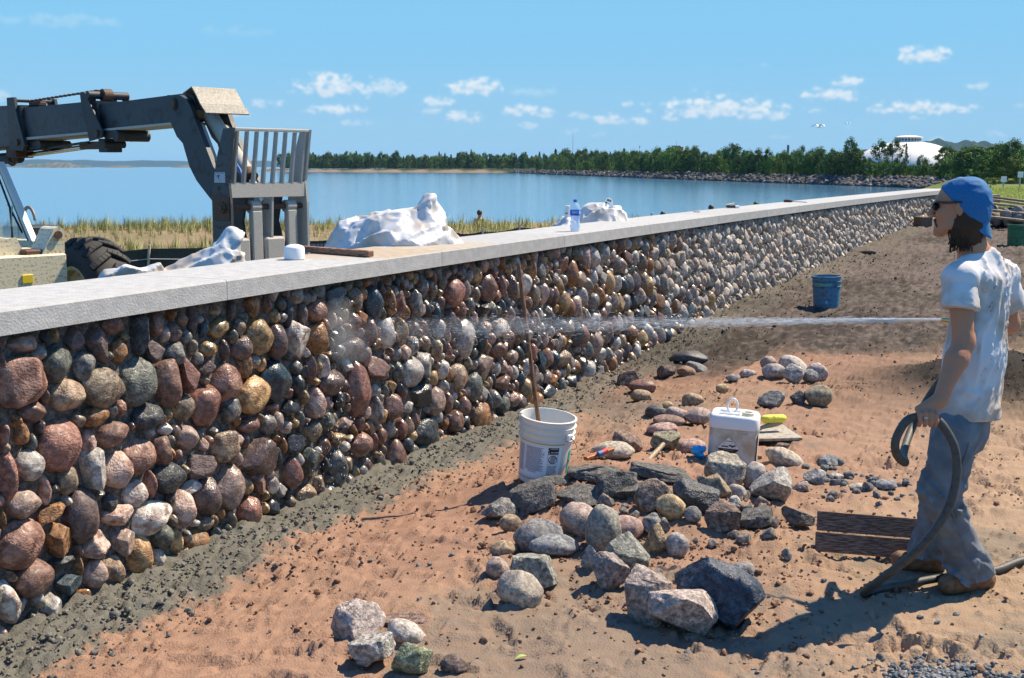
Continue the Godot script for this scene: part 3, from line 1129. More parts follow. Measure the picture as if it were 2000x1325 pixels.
	pebble(6.04, 1.04, 0.022, 0.045, 0, "r")
	pebble(6.20, 0.97, 0.029, 0.073, 0, "k")
	pebble(6.10, 0.84, 0.067, 0.094, 0, "d")
	pebble(6.27, 0.82, 0.083, 0.108, 0, "w")
	pebble(6.32, 0.95, 0.026, 0.064, 0, "d")
	pebble(6.44, 0.96, 0.068, 0.059, 0, "r")
	pebble(6.44, 0.80, 0.082, 0.091, 0, "o")
	pebble(6.60, 1.01, 0.057, 0.069, 0, "b")
	pebble(6.71, 0.97, 0.014, 0.044, 0, "t")
	pebble(6.81, 0.98, 0.027, 0.071, 0, "t")
	pebble(6.97, 0.95, 0.074, 0.101, 0, "b")
	pebble(7.13, 0.93, 0.030, 0.097, 0, "o")
	pebble(7.24, 0.90, 0.042, 0.092, 0, "r")
	pebble(6.58, 0.89, 0.033, 0.055, 0, "p")
	pebble(6.69, 0.90, 0.026, 0.044, 0, "y")
	pebble(6.78, 0.85, 0.044, 0.065, 0, "r")
	pebble(6.92, 0.78, 0.047, 0.091, 0, "r")
	pebble(7.09, 0.74, 0.070, 0.096, 0, "w")
	pebble(7.26, 0.73, 0.055, 0.083, 0, "y")
	pebble(6.66, 0.80, 0.026, 0.044, 0, "t")
	pebble(6.56, 0.76, 0.021, 0.037, 0, "b")
	pebble(6.76, 0.71, 0.098, 0.051, 0, "d")
	pebble(6.98, 0.55, 0.091, 0.074, 0, "r", true)
	pebble(7.14, 0.62, 0.014, 0.028, 0, "t")
	pebble(7.22, 0.59, 0.031, 0.048, 0, "g")
	pebble(6.80, 0.45, 0.100, 0.168, 0, "R")
	pebble(7.11, 0.50, 0.016, 0.057, 0, "k")
	pebble(7.22, 0.48, 0.036, 0.064, 0, "n")
	pebble(7.30, 0.44, 0.031, 0.074, 0, "w")
	pebble(6.37, 0.65, 0.036, 0.087, 0, "r")
	pebble(6.49, 0.63, 0.030, 0.080, 0, "w")
	pebble(6.55, 0.53, 0.105, 0.075, 0, "d")
	pebble(6.26, 0.57, 0.043, 0.069, 0, "k")
	pebble(6.09, 0.64, 0.126, 0.105, 0, "b")
	pebble(5.98, 0.74, 0.024, 0.042, 0, "y")
	pebble(5.90, 0.59, 0.109, 0.097, 0, "y")
	pebble(6.06, 0.49, 0.039, 0.030, 0, "r")
	pebble(6.20, 0.46, 0.064, 0.047, 0, "k")
	pebble(6.32, 0.50, 0.024, 0.042, 0, "y")
	pebble(6.41, 0.45, 0.069, 0.085, 0, "p")
	pebble(6.62, 0.42, 0.033, 0.062, 0, "k")
	pebble(6.53, 0.42, 0.019, 0.029, 0, "p")
	pebble(6.98, 0.40, 0.032, 0.049, 0, "w")
	pebble(7.08, 0.38, 0.022, 0.047, 0, "g")
	pebble(7.16, 0.40, 0.025, 0.035, 0, "y")
	pebble(6.97, 0.29, 0.050, 0.090, 0, "g")
	pebble(7.16, 0.27, 0.082, 0.082, 0, "r")
	pebble(7.28, 0.33, 0.031, 0.064, 0, "r")
	pebble(5.88, 0.44, 0.084, 0.039, 0, "r")
	pebble(6.02, 0.41, 0.053, 0.059, 0, "g")
	pebble(6.16, 0.36, 0.029, 0.033, 0, "w")
	pebble(6.28, 0.37, 0.024, 0.064, 0, "n")
	pebble(6.38, 0.29, 0.069, 0.060, 0, "t")
	pebble(6.51, 0.32, 0.049, 0.061, 0, "n")
	pebble(6.68, 0.28, 0.076, 0.033, 0, "p")
	pebble(6.82, 0.23, 0.028, 0.045, 0, "r")
	pebble(6.61, 0.20, 0.060, 0.035, 0, "y")
	pebble(6.08, 0.32, 0.022, 0.024, 0, "o")
	pebble(6.23, 0.26, 0.072, 0.055, 0, "k")
	pebble(6.48, 0.18, 0.049, 0.058, 0, "r")
	pebble(5.92, 0.25, 0.126, 0.103, 0, "d", true)
	pebble(6.08, 0.21, 0.029, 0.071, 0, "k")
	pebble(6.35, 0.12, 0.061, 0.096, 0, "n")
	pebble(6.59, 0.02, 0.068, 0.118, 0, "g")
	pebble(6.49, 0.07, 0.025, 0.046, 0, "k")
	pebble(6.83, 0.11, 0.109, 0.076, 0, "r")
	pebble(6.96, 0.09, 0.018, 0.068, 0, "r")
	pebble(7.04, 0.11, 0.035, 0.056, 0, "r")
	pebble(7.24, 0.11, 0.037, 0.071, 0, "R")
	pebble(7.18, -0.04, 0.099, 0.102, 0, "r")
	pebble(7.02, -0.04, 0.024, 0.066, 0, "t")
	pebble(6.90, -0.06, 0.021, 0.059, 0, "r")
	pebble(6.76, -0.04, 0.027, 0.045, 0, "y")
	pebble(6.19, 0.10, 0.058, 0.089, 0, "R")
	pebble(6.05, 0.07, 0.031, 0.046, 0, "w")
	pebble(5.94, 0.12, 0.046, 0.058, 0, "r", true)
	pebble(5.98, 0.04, 0.016, 0.029, 0, "y")
	pebble(5.86, -0.01, 0.080, 0.076, 0, "R")
	pebble(6.04, -0.05, 0.055, 0.054, 0, "k")
	pebble(6.18, -0.06, 0.030, 0.042, 0, "t")
	pebble(6.31, -0.05, 0.081, 0.051, 0, "t")
	pebble(6.43, -0.04, 0.032, 0.063, 0, "t")
	pebble(7.40, 0.88, 0.046, 0.104, 0, "g")
	pebble(7.55, 0.83, 0.039, 0.066, 0, "k")
	pebble(7.65, 0.77, 0.031, 0.094, 0, "b")
	pebble(7.53, 0.97, 0.033, 0.062, 0, "g")
	pebble(7.64, 0.94, 0.028, 0.057, 0, "t")
	pebble(7.73, 0.85, 0.035, 0.054, 0, "r")
	pebble(7.88, 0.91, 0.091, 0.103, 0, "R")
	pebble(7.75, 0.99, 0.035, 0.058, 0, "n")
	pebble(7.64, 1.03, 0.025, 0.047, 0, "r")
	pebble(7.42, 1.04, 0.026, 0.045, 0, "y")
	pebble(7.31, 1.02, 0.031, 0.038, 0, "g")
	pebble(7.22, 1.04, 0.022, 0.035, 0, "b")
	pebble(8.04, 0.91, 0.034, 0.074, 0, "p")
	pebble(8.10, 0.99, 0.024, 0.049, 0, "w")
	pebble(8.20, 0.98, 0.032, 0.068, 0, "y")
	pebble(8.00, 1.03, 0.034, 0.049, 0, "g")
	pebble(8.17, 0.87, 0.039, 0.061, 0, "t")
	pebble(8.35, 0.90, 0.116, 0.106, 0, "r")
	pebble(8.44, 1.00, 0.030, 0.055, 0, "r")
	pebble(8.55, 0.89, 0.038, 0.082, 0, "R")
	pebble(8.49, 0.82, 0.030, 0.045, 0, "r")
	pebble(8.66, 1.00, 0.039, 0.053, 0, "y")
	pebble(8.69, 0.86, 0.039, 0.102, 0, "d")
	pebble(8.82, 0.96, 0.041, 0.050, 0, "g")
	pebble(8.91, 0.86, 0.054, 0.086, 0, "w")
	pebble(9.01, 0.96, 0.030, 0.086, 0, "o")
	pebble(9.15, 0.93, 0.044, 0.092, 0, "g")
	pebble(9.26, 0.94, 0.022, 0.061, 0, "p")
	pebble(9.33, 0.96, 0.027, 0.045, 0, "t")
	pebble(9.42, 0.97, 0.037, 0.053, 0, "g")
	pebble(9.42, 0.86, 0.041, 0.049, 0, "g")
	pebble(9.31, 0.86, 0.027, 0.045, 0, "y")
	pebble(9.05, 0.76, 0.047, 0.095, 0, "t")
	pebble(9.22, 0.76, 0.049, 0.089, 0, "p")
	pebble(9.41, 0.71, 0.046, 0.086, 0, "r")
	pebble(8.95, 0.70, 0.042, 0.063, 0, "r")
	pebble(8.55, 0.73, 0.042, 0.060, 0, "b")
	pebble(8.43, 0.72, 0.030, 0.066, 0, "n")
	pebble(8.29, 0.73, 0.069, 0.069, 0, "k")
	pebble(8.10, 0.79, 0.041, 0.057, 0, "g")
	pebble(7.99, 0.77, 0.037, 0.066, 0, "r")
	pebble(7.83, 0.74, 0.057, 0.065, 0, "d")
	pebble(8.16, 0.69, 0.028, 0.057, 0, "p")
	pebble(8.03, 0.57, 0.116, 0.134, 0, "w")
	pebble(7.92, 0.65, 0.030, 0.087, 0, "g")
	pebble(8.22, 0.53, 0.043, 0.105, 0, "b")
	pebble(7.80, 0.62, 0.029, 0.055, 0, "p")
	pebble(7.82, 0.52, 0.032, 0.055, 0, "r")
	pebble(7.51, 0.72, 0.033, 0.056, 0, "r")
	pebble(7.42, 0.74, 0.023, 0.029, 0, "g")
	pebble(7.39, 0.62, 0.047, 0.065, 0, "g")
	pebble(7.67, 0.55, 0.041, 0.078, 0, "t")
	pebble(8.34, 0.60, 0.044, 0.051, 0, "p")
	pebble(8.52, 0.58, 0.076, 0.071, 0, "w")
	pebble(8.67, 0.66, 0.048, 0.076, 0, "p")
	pebble(8.78, 0.52, 0.036, 0.108, 0, "t")
	pebble(8.49, 0.43, 0.088, 0.064, 0, "r")
	pebble(8.67, 0.48, 0.044, 0.069, 0, "r")
	pebble(8.35, 0.46, 0.022, 0.044, 0, "t")
	pebble(8.98, 0.46, 0.047, 0.047, 0, "w")
	pebble(9.08, 0.57, 0.039, 0.072, 0, "p")
	pebble(9.16, 0.60, 0.040, 0.052, 0, "w")
	pebble(9.30, 0.58, 0.045, 0.090, 0, "g")
	pebble(8.97, 0.58, 0.025, 0.063, 0, "b")
	pebble(9.04, 0.32, 0.034, 0.072, 0, "R")
	pebble(9.13, 0.39, 0.031, 0.052, 0, "g")
	pebble(9.25, 0.39, 0.031, 0.073, 0, "p")
	pebble(9.45, 0.49, 0.047, 0.046, 0, "b")
	pebble(9.20, 0.49, 0.031, 0.044, 0, "w")
	pebble(9.37, 0.33, 0.041, 0.045, 0, "r")
	pebble(9.50, 0.33, 0.028, 0.084, 0, "p")
	pebble(8.13, 0.21, 0.098, 0.106, 0, "n")
	pebble(7.93, 0.31, 0.092, 0.103, 0, "t")
	pebble(7.37, 0.45, 0.103, 0.096, 0, "w")
	pebble(7.50, 0.48, 0.080, 0.083, 0, "g")
	pebble(8.07, 0.39, 0.036, 0.052, 0, "t")
	pebble(8.28, 0.33, 0.114, 0.100, 0, "p")
	pebble(8.48, 0.28, 0.040, 0.051, 0, "w")
	pebble(8.55, 0.16, 0.099, 0.067, 0, "r")
	pebble(8.65, 0.24, 0.041, 0.048, 0, "p")
	pebble(8.77, 0.10, 0.034, 0.049, 0, "r")
	pebble(8.71, 0.01, 0.078, 0.065, 0, "r")
	pebble(8.55, -0.00, 0.058, 0.072, 0, "n")
	pebble(8.34, 0.06, 0.039, 0.085, 0, "k")
	pebble(8.06, 0.20, 0.033, 0.045, 0, "p")
	pebble(7.79, 0.17, 0.034, 0.080, 0, "r")
	pebble(7.63, 0.21, 0.084, 0.099, 0, "p")
	pebble(7.47, 0.28, 0.116, 0.083, 0, "k")
	pebble(8.00, 0.11, 0.072, 0.067, 0, "r")
	pebble(7.76, 0.04, 0.034, 0.051, 0, "o")
	pebble(7.88, 0.02, 0.069, 0.081, 0, "r")
	pebble(7.54, -0.00, 0.152, 0.120, 0, "k")
	pebble(7.78, -0.10, 0.118, 0.051, 0, "o")
	pebble(8.11, 0.04, 0.037, 0.053, 0, "d")
	pebble(8.25, -0.03, 0.124, 0.115, 0, "o")
	pebble(8.47, -0.10, 0.056, 0.047, 0, "r")
	pebble(8.11, -0.10, 0.041, 0.045, 0, "r")
	pebble(7.98, -0.11, 0.036, 0.067, 0, "k")
	pebble(7.41, 0.13, 0.034, 0.055, 0, "r")
	pebble(7.38, 0.04, 0.028, 0.041, 0, "y")
	pebble(7.38, -0.07, 0.037, 0.055, 0, "g")
	pebble(8.85, 0.14, 0.043, 0.057, 0, "b")
	pebble(9.05, 0.14, 0.051, 0.084, 0, "p")
	pebble(9.17, 0.23, 0.046, 0.093, 0, "b")
	pebble(9.27, 0.08, 0.076, 0.052, 0, "p")
	pebble(9.40, 0.20, 0.061, 0.078, 0, "b")
	pebble(9.60, 0.18, 0.118, 0.071, 0, "t")
	pebble(9.48, 0.06, 0.040, 0.044, 0, "r")
	pebble(9.29, -0.07, 0.109, 0.086, 0, "k")
	pebble(9.56, -0.06, 0.051, 0.080, 0, "n")
	pebble(9.73, -0.06, 0.090, 0.081, 0, "k")
	pebble(10.09, -0.01, 0.100, 0.093, 0, "w")
	pebble(9.90, -0.07, 0.043, 0.055, 0, "p")
	pebble(9.83, 0.07, 0.043, 0.064, 0, "o")
	pebble(10.32, 0.09, 0.062, 0.067, 0, "w")
	pebble(10.44, -0.07, 0.030, 0.068, 0, "o")
	pebble(10.58, -0.04, 0.055, 0.088, 0, "o")
	pebble(10.83, -0.10, 0.058, 0.050, 0, "d")
	pebble(10.88, 0.03, 0.052, 0.090, 0, "d")

# ---------------------------------------------------------------- loose boulders
const ROCK := {
	"grey": Color(0.26, 0.25, 0.235), "tan": Color(0.37, 0.28, 0.18), "rust": Color(0.3, 0.215, 0.165), "yellow": Color(0.47, 0.36, 0.2), "coal": Color(0.085, 0.085, 0.088), "beige": Color(0.46, 0.41, 0.33),
	"pale": Color(0.42, 0.4, 0.37), "white": Color(0.54, 0.5, 0.44), "purple": Color(0.17, 0.12, 0.105), "slate": Color(0.24, 0.245, 0.245), "pinkgrey": Color(0.39, 0.315, 0.28), "greengrey": Color(0.285, 0.29, 0.25),
	"pink": Color(0.44, 0.3, 0.26), "gold": Color(0.43, 0.3, 0.165), "bluegrey": Color(0.235, 0.26, 0.275), "purplegrey": Color(0.29, 0.245, 0.235), "pinkwhite": Color(0.5, 0.41, 0.37), "navy": Color(0.055, 0.07, 0.1),
	"brown": Color(0.25, 0.165, 0.13), "olive": Color(0.27, 0.25, 0.17), "slab": Color(0.15, 0.143, 0.133), "orange": Color(0.29, 0.17, 0.1), "redbrown": Color(0.22, 0.11, 0.085), "green": Color(0.27, 0.3, 0.18)}
var boulder_count := 0

func boulder(x: float, d: float, y: float, rx: float, ry: float, rz: float, col: String, kind: String, tilt: int, cat: String, label: String) -> void:
	boulder_count += 1
	var m := stone(1000 + boulder_count * 3, kind, 4 if kind != "r" and rx > 0.07 else 3)
	var c: Color = ROCK[col] * 1.25
	if col != "navy" and col != "coal" and kind != "s": c = c.lerp(Color(0.5, 0.41, 0.32), 0.14)
	if col == "navy":
		rx *= 0.93; ry *= 0.93
	else:
		rx *= 1.06; ry *= 1.04; rz *= 1.05
	c.a = 1.0
	var wet := col == "coal" or col == "navy" or col == "redbrown"
	var mt := M("rock_%s_%s" % [col, kind], c, 0.5 if wet else 0.88, "crust" if kind != "r" else "speck", 3.0 if kind != "r" else 4.0, "nrough", 1.3 if kind == "s" else (1.0 if kind == "a" else 0.6), {"spec": 0.4})
	var o := obj("broken_slab" if kind == "s" else ("broken_brick" if cat == "brick" else "boulder"), m, mt)
	var bs := Basis(Vector3.BACK, -deg_to_rad(tilt))
	o.transform = Transform3D(bs * Basis.from_scale(Vector3(rx, ry, rz)), Vector3(x, y, -d))
	tag(o, label, "broken concrete" if kind == "s" else cat, "slabs of broken concrete" if kind == "s" else "stones lying on the sand")

func boulders() -> void:
	boulder(-0.06, 5.74, 0.04, 0.09, 0.06, 0.07, "grey", "a", 0, "rock", "grey angular rock left of the broken concrete slabs")
	boulder(-0.01, 5.54, 0.03, 0.05, 0.04, 0.04, "tan", "r", 0, "rock", "small sandy stone below the grey rock left of the slabs")
	boulder(0.69, 5.58, 0.15, 0.09, 0.09, 0.07, "rust", "a", 0, "rock", "upright brown rock with a pink streak leaning on the slabs")
	boulder(0.76, 5.47, 0.13, 0.07, 0.07, 0.06, "yellow", "r", 0, "rock", "yellow tan blocky stone in front of the upright brown rock")
	boulder(0.90, 5.60, 0.15, 0.11, 0.09, 0.09, "coal", "a", 0, "rock", "charcoal black angular rock in the middle of the heap")
	boulder(1.15, 6.14, 0.13, 0.11, 0.10, 0.09, "beige", "a", 0, "rock", "big pale beige pointed boulder hiding the foot of the white jug")
	boulder(1.30, 6.15, 0.10, 0.06, 0.08, 0.05, "pale", "r", 0, "rock", "pale grey rounded stone right of the beige pointed boulder")
	boulder(1.35, 5.94, 0.11, 0.11, 0.09, 0.09, "pale", "a", 0, "rock", "large pale triangular rock at the right end of the heap")
	boulder(1.04, 5.81, 0.13, 0.07, 0.07, 0.06, "tan", "a", 0, "rock", "crumbly tan stone below the beige pointed boulder")
	boulder(1.15, 5.86, 0.10, 0.05, 0.04, 0.04, "pale", "r", 0, "rock", "small pale stone between the crumbly stone and the triangular rock")
	boulder(1.10, 5.64, 0.10, 0.03, 0.04, 0.03, "white", "r", 0, "rock", "small white stone on the sand above the purple boulder")
	boulder(0.99, 5.38, 0.11, 0.08, 0.07, 0.06, "purple", "a", 0, "rock", "purple brown boulder half sunk in the sand of the heap")
	boulder(0.86, 5.43, 0.11, 0.04, 0.04, 0.04, "slate", "r", 0, "rock", "dark smooth stone tucked behind the yellow tan stone")
	boulder(0.32, 5.38, 0.09, 0.09, 0.09, 0.08, "pinkgrey", "r", 0, "rock", "pink grey boulder with a rounded top left of the smooth egg stone")
	boulder(0.42, 5.23, 0.10, 0.08, 0.11, 0.07, "greengrey", "r", 0, "rock", "smooth grey green egg shaped stone standing on end")
	boulder(0.53, 5.30, 0.08, 0.08, 0.06, 0.06, "pink", "r", 0, "rock", "speckled pink granite stone right of the egg shaped stone")
	boulder(0.66, 5.35, 0.09, 0.05, 0.05, 0.04, "slate", "a", 0, "rock", "small grey jagged rock behind the golden stone")
	boulder(0.66, 5.13, 0.08, 0.06, 0.08, 0.05, "gold", "a", 0, "rock", "golden tan angular stone in the middle of the near heap")
	boulder(0.74, 5.08, 0.07, 0.05, 0.06, 0.04, "pale", "r", 0, "rock", "pale grey stone behind the golden tan stone")
	boulder(0.12, 5.26, 0.06, 0.11, 0.08, 0.09, "slate", "r", 0, "rock", "long slate grey stone lying at the left of the near heap")
	boulder(0.19, 5.18, 0.04, 0.11, 0.05, 0.09, "bluegrey", "r", 0, "rock", "dark flat elongated stone in front of the long slate stone")
	boulder(-0.04, 5.18, 0.02, 0.06, 0.04, 0.05, "tan", "r", 0, "rock", "flat tan stone at the far left of the near heap")
	boulder(0.50, 4.96, 0.07, 0.10, 0.09, 0.08, "greengrey", "a", 0, "rock", "grey stone with a flat light top in the near heap")
	boulder(0.09, 4.77, 0.06, 0.10, 0.08, 0.08, "greengrey", "a", 0, "rock", "large grey green cracked boulder in the near heap")
	boulder(-0.06, 4.89, 0.03, 0.05, 0.05, 0.04, "pinkgrey", "r", 0, "rock", "grey pink stone behind the large cracked boulder")
	boulder(0.03, 4.54, 0.06, 0.09, 0.08, 0.07, "beige", "r", 35, "rock", "long beige stone slanting in front of the cracked boulder")
	boulder(0.34, 4.93, 0.05, 0.04, 0.07, 0.03, "pale", "a", 0, "rock", "narrow white grey stone standing in the near heap")
	boulder(0.41, 4.78, 0.06, 0.08, 0.09, 0.07, "purplegrey", "a", 0, "rock", "purple grey angular rock in front of the flat topped stone")
	boulder(0.53, 4.39, 0.08, 0.09, 0.12, 0.08, "pinkgrey", "a", 0, "rock", "tall pink grey boulder left of the big blue rock")
	boulder(0.65, 4.29, 0.07, 0.13, 0.09, 0.11, "pinkwhite", "a", 0, "rock", "broad pink white boulder in front of the big blue rock")
	boulder(0.82, 4.43, 0.10, 0.17, 0.13, 0.14, "navy", "a", 30, "rock", "big dark blue rock lying in the shadow of the person")
	boulder(1.00, 4.88, 0.03, 0.05, 0.03, 0.04, "slate", "r", 0, "rock", "small grey stone half buried right of the big blue rock")
	boulder(0.58, 6.57, 0.14, 0.12, 0.05, 0.10, "beige", "r", 0, "rock", "flat beige stone behind the broken slabs")
	boulder(0.69, 6.84, 0.12, 0.09, 0.07, 0.08, "brown", "a", 0, "rock", "brown angular stone behind the flat beige stone")
	boulder(0.93, 6.97, 0.09, 0.09, 0.07, 0.07, "olive", "a", 0, "rock", "rough olive green stone lying by the wooden handle")
	boulder(1.09, 7.00, 0.06, 0.09, 0.05, 0.08, "pink", "r", 0, "rock", "pink stone left of the white jug")
	boulder(1.00, 7.68, 0.02, 0.10, 0.04, 0.08, "pink", "r", 0, "rock", "flat pink stone in the small row left of the jug")
	boulder(1.09, 7.97, 0.01, 0.11, 0.04, 0.09, "brown", "r", 0, "rock", "long brown stone in the small row left of the jug")
	boulder(1.15, 8.05, 0.03, 0.08, 0.06, 0.07, "pinkgrey", "r", 0, "rock", "pinkish rounded stone at the back of the small row")
	boulder(1.04, 8.29, 0.00, 0.08, 0.05, 0.06, "coal", "r", 0, "rock", "dark shiny stone at the left end of the small row")
	boulder(1.29, 7.99, 0.04, 0.09, 0.06, 0.08, "pinkgrey", "r", 0, "rock", "grey pink stone directly behind the left side of the jug")
	boulder(1.16, 8.59, -0.01, 0.04, 0.03, 0.03, "yellow", "r", 0, "rock", "small yellow stone behind the small row")
	boulder(1.35, 8.63, 0.02, 0.08, 0.06, 0.06, "tan", "r", 0, "rock", "tan stone alone on the sand above the small row")
	boulder(1.91, 8.52, 0.05, 0.10, 0.07, 0.08, "slate", "a", 0, "rock", "grey three sided rock alone on the sand above the yellow brush")
	boulder(2.13, 8.63, 0.04, 0.06, 0.06, 0.05, "coal", "a", 0, "rock", "dark rock touching the left of the large olive boulder")
	boulder(2.28, 8.61, 0.06, 0.10, 0.08, 0.08, "olive", "r", 0, "rock", "large olive tan round boulder with a dark patch")
	boulder(1.60, 6.74, 0.05, 0.11, 0.06, 0.09, "beige", "r", 25, "rock", "long beige stone slanting right of the jug")
	boulder(1.86, 6.76, 0.03, 0.06, 0.04, 0.05, "bluegrey", "a", 0, "rock", "blue grey lump of mortar right of the heap")
	boulder(1.68, 6.36, 0.04, 0.06, 0.05, 0.05, "pale", "a", 0, "rock", "flat pale broken stone among the mortar lumps")
	boulder(1.77, 6.41, 0.02, 0.03, 0.03, 0.03, "coal", "a", 0, "rock", "small black stone among the mortar lumps")
	boulder(1.83, 6.46, 0.02, 0.04, 0.02, 0.03, "white", "a", 0, "rock", "small white broken stone among the mortar lumps")
	boulder(1.57, 6.20, 0.03, 0.05, 0.03, 0.04, "pinkgrey", "a", 0, "rock", "small brown stone below the mortar lumps")
	boulder(1.68, 7.16, 0.02, 0.05, 0.03, 0.04, "brown", "a", 0, "brick", "broken brown brick piece beside the grey board")
	boulder(0.39, 5.80, 0.10, 0.17, 0.03, 0.13, "slab", "s", 0, "slab", "lowest broad slab of the broken concrete heap")
	boulder(0.51, 5.82, 0.15, 0.13, 0.07, 0.10, "slab", "s", -20, "slab", "tilted slab of broken concrete right of the orange tool")
	boulder(0.44, 6.19, 0.11, 0.14, 0.03, 0.11, "slab", "s", 0, "slab", "slab of broken concrete behind the orange tool")
	boulder(0.80, 6.13, 0.13, 0.17, 0.03, 0.13, "slab", "s", 8, "slab", "rearmost slab of broken concrete with a pointed right end")
	boulder(0.65, 5.75, 0.13, 0.13, 0.04, 0.10, "slab", "s", -10, "slab", "brown dusted slab of broken concrete beside the upright brown rock")
	boulder(0.11, 5.79, 0.08, 0.12, 0.08, 0.10, "slab", "s", -25, "slab", "leftmost slab of broken concrete slanting to the sand")
	boulder(0.23, 6.14, 0.08, 0.08, 0.03, 0.06, "slab", "s", 0, "slab", "small dark slab piece in front of the white bucket")
	boulder(1.16, 5.43, 0.09, 0.09, 0.04, 0.07, "slab", "s", -12, "slab", "thin dark slab lying right of the purple boulder")
	boulder(1.38, 5.51, 0.07, 0.08, 0.04, 0.06, "slab", "s", 20, "slab", "isolated grey slab piece right of the heap")
	boulder(1.66, 10.94, -0.03, 0.17, 0.07, 0.14, "coal", "r", 0, "rock", "big black wet stone near the far foot of the wall")
	boulder(1.36, 10.22, -0.04, 0.08, 0.06, 0.07, "purple", "a", 0, "rock", "dark brown stone left of the orange brown one")
	boulder(1.53, 10.16, -0.03, 0.08, 0.05, 0.07, "orange", "r", 0, "rock", "orange brown stone below the big black wet stone")
	boulder(1.63, 10.30, -0.02, 0.10, 0.05, 0.08, "slate", "r", 15, "rock", "grey slanting stone right of the orange brown one")
	boulder(1.00, 9.79, -0.03, 0.11, 0.08, 0.09, "purple", "a", 0, "rock", "dark purple rock at the edge of the mortar strip")
	boulder(1.06, 9.46, -0.03, 0.11, 0.06, 0.09, "redbrown", "r", 0, "rock", "red brown wet stone beside the mortar strip")
	boulder(1.01, 9.07, -0.03, 0.08, 0.05, 0.07, "tan", "r", 0, "rock", "tan stone in front of the red brown wet stone")
	boulder(1.66, 9.14, 0.01, 0.05, 0.04, 0.04, "yellow", "r", 0, "rock", "small pale yellow stone alone on the red sand")
	boulder(1.85, 9.71, 0.00, 0.06, 0.03, 0.05, "slate", "r", 0, "rock", "small grey stone left of the pale round one")
	boulder(2.00, 9.83, 0.01, 0.07, 0.04, 0.06, "pale", "r", 0, "rock", "pale round stone left of the white stone group")
	boulder(2.27, 10.27, 0.03, 0.07, 0.06, 0.06, "pinkgrey", "r", 0, "rock", "pinkish stone at the back left of the white stone group")
	boulder(2.21, 9.76, 0.04, 0.10, 0.07, 0.08, "pale", "r", 0, "rock", "pale grey stone at the front left of the white stone group")
	boulder(2.42, 10.01, 0.05, 0.12, 0.08, 0.10, "white", "r", 25, "rock", "long pale yellow stone at the top of the white stone group")
	boulder(2.32, 9.57, 0.05, 0.08, 0.08, 0.06, "white", "a", 25, "rock", "white angular stone in the middle of the white stone group")
	boulder(2.48, 9.59, 0.04, 0.08, 0.06, 0.07, "pale", "r", 0, "rock", "round pale stone at the right of the white stone group")
	boulder(2.53, 9.62, 0.06, 0.09, 0.08, 0.07, "pinkwhite", "r", 0, "rock", "pinkish pale stone at the far right of the white stone group")
	boulder(2.05, 6.28, 0.02, 0.06, 0.03, 0.05, "bluegrey", "r", 0, "rock", "smooth blue grey cobble alone left of the hose")
	boulder(1.89, 6.24, 0.02, 0.05, 0.02, 0.04, "beige", "r", 0, "rock", "small tan cobble left of the smooth blue grey one")
	boulder(-0.58, 4.20, 0.06, 0.10, 0.07, 0.08, "pinkwhite", "a", 0, "rock", "large pinkish white boulder at the bottom of the picture")
	boulder(-0.39, 4.17, 0.04, 0.07, 0.04, 0.06, "white", "r", 20, "rock", "white oval stone right of the large pinkish boulder")
	boulder(-0.41, 4.32, 0.03, 0.09, 0.01, 0.07, "brown", "s", 0, "rock", "flat brown slab behind the white oval stone")
	boulder(-0.50, 3.98, 0.05, 0.08, 0.06, 0.07, "pale", "a", 0, "rock", "pale grey stone in front of the large pinkish boulder")
	boulder(-0.35, 3.90, 0.05, 0.07, 0.06, 0.05, "green", "a", 0, "rock", "green and yellow angular stone at the bottom of the picture")
	boulder(-0.20, 3.91, 0.03, 0.05, 0.03, 0.04, "purple", "a", 0, "rock", "rough dark purple stone at the bottom of the picture")
	boulder(-0.52, 3.96, 0.02, 0.03, 0.02, 0.03, "pinkgrey", "r", 0, "rock", "small brown pebble below the pale grey stone")

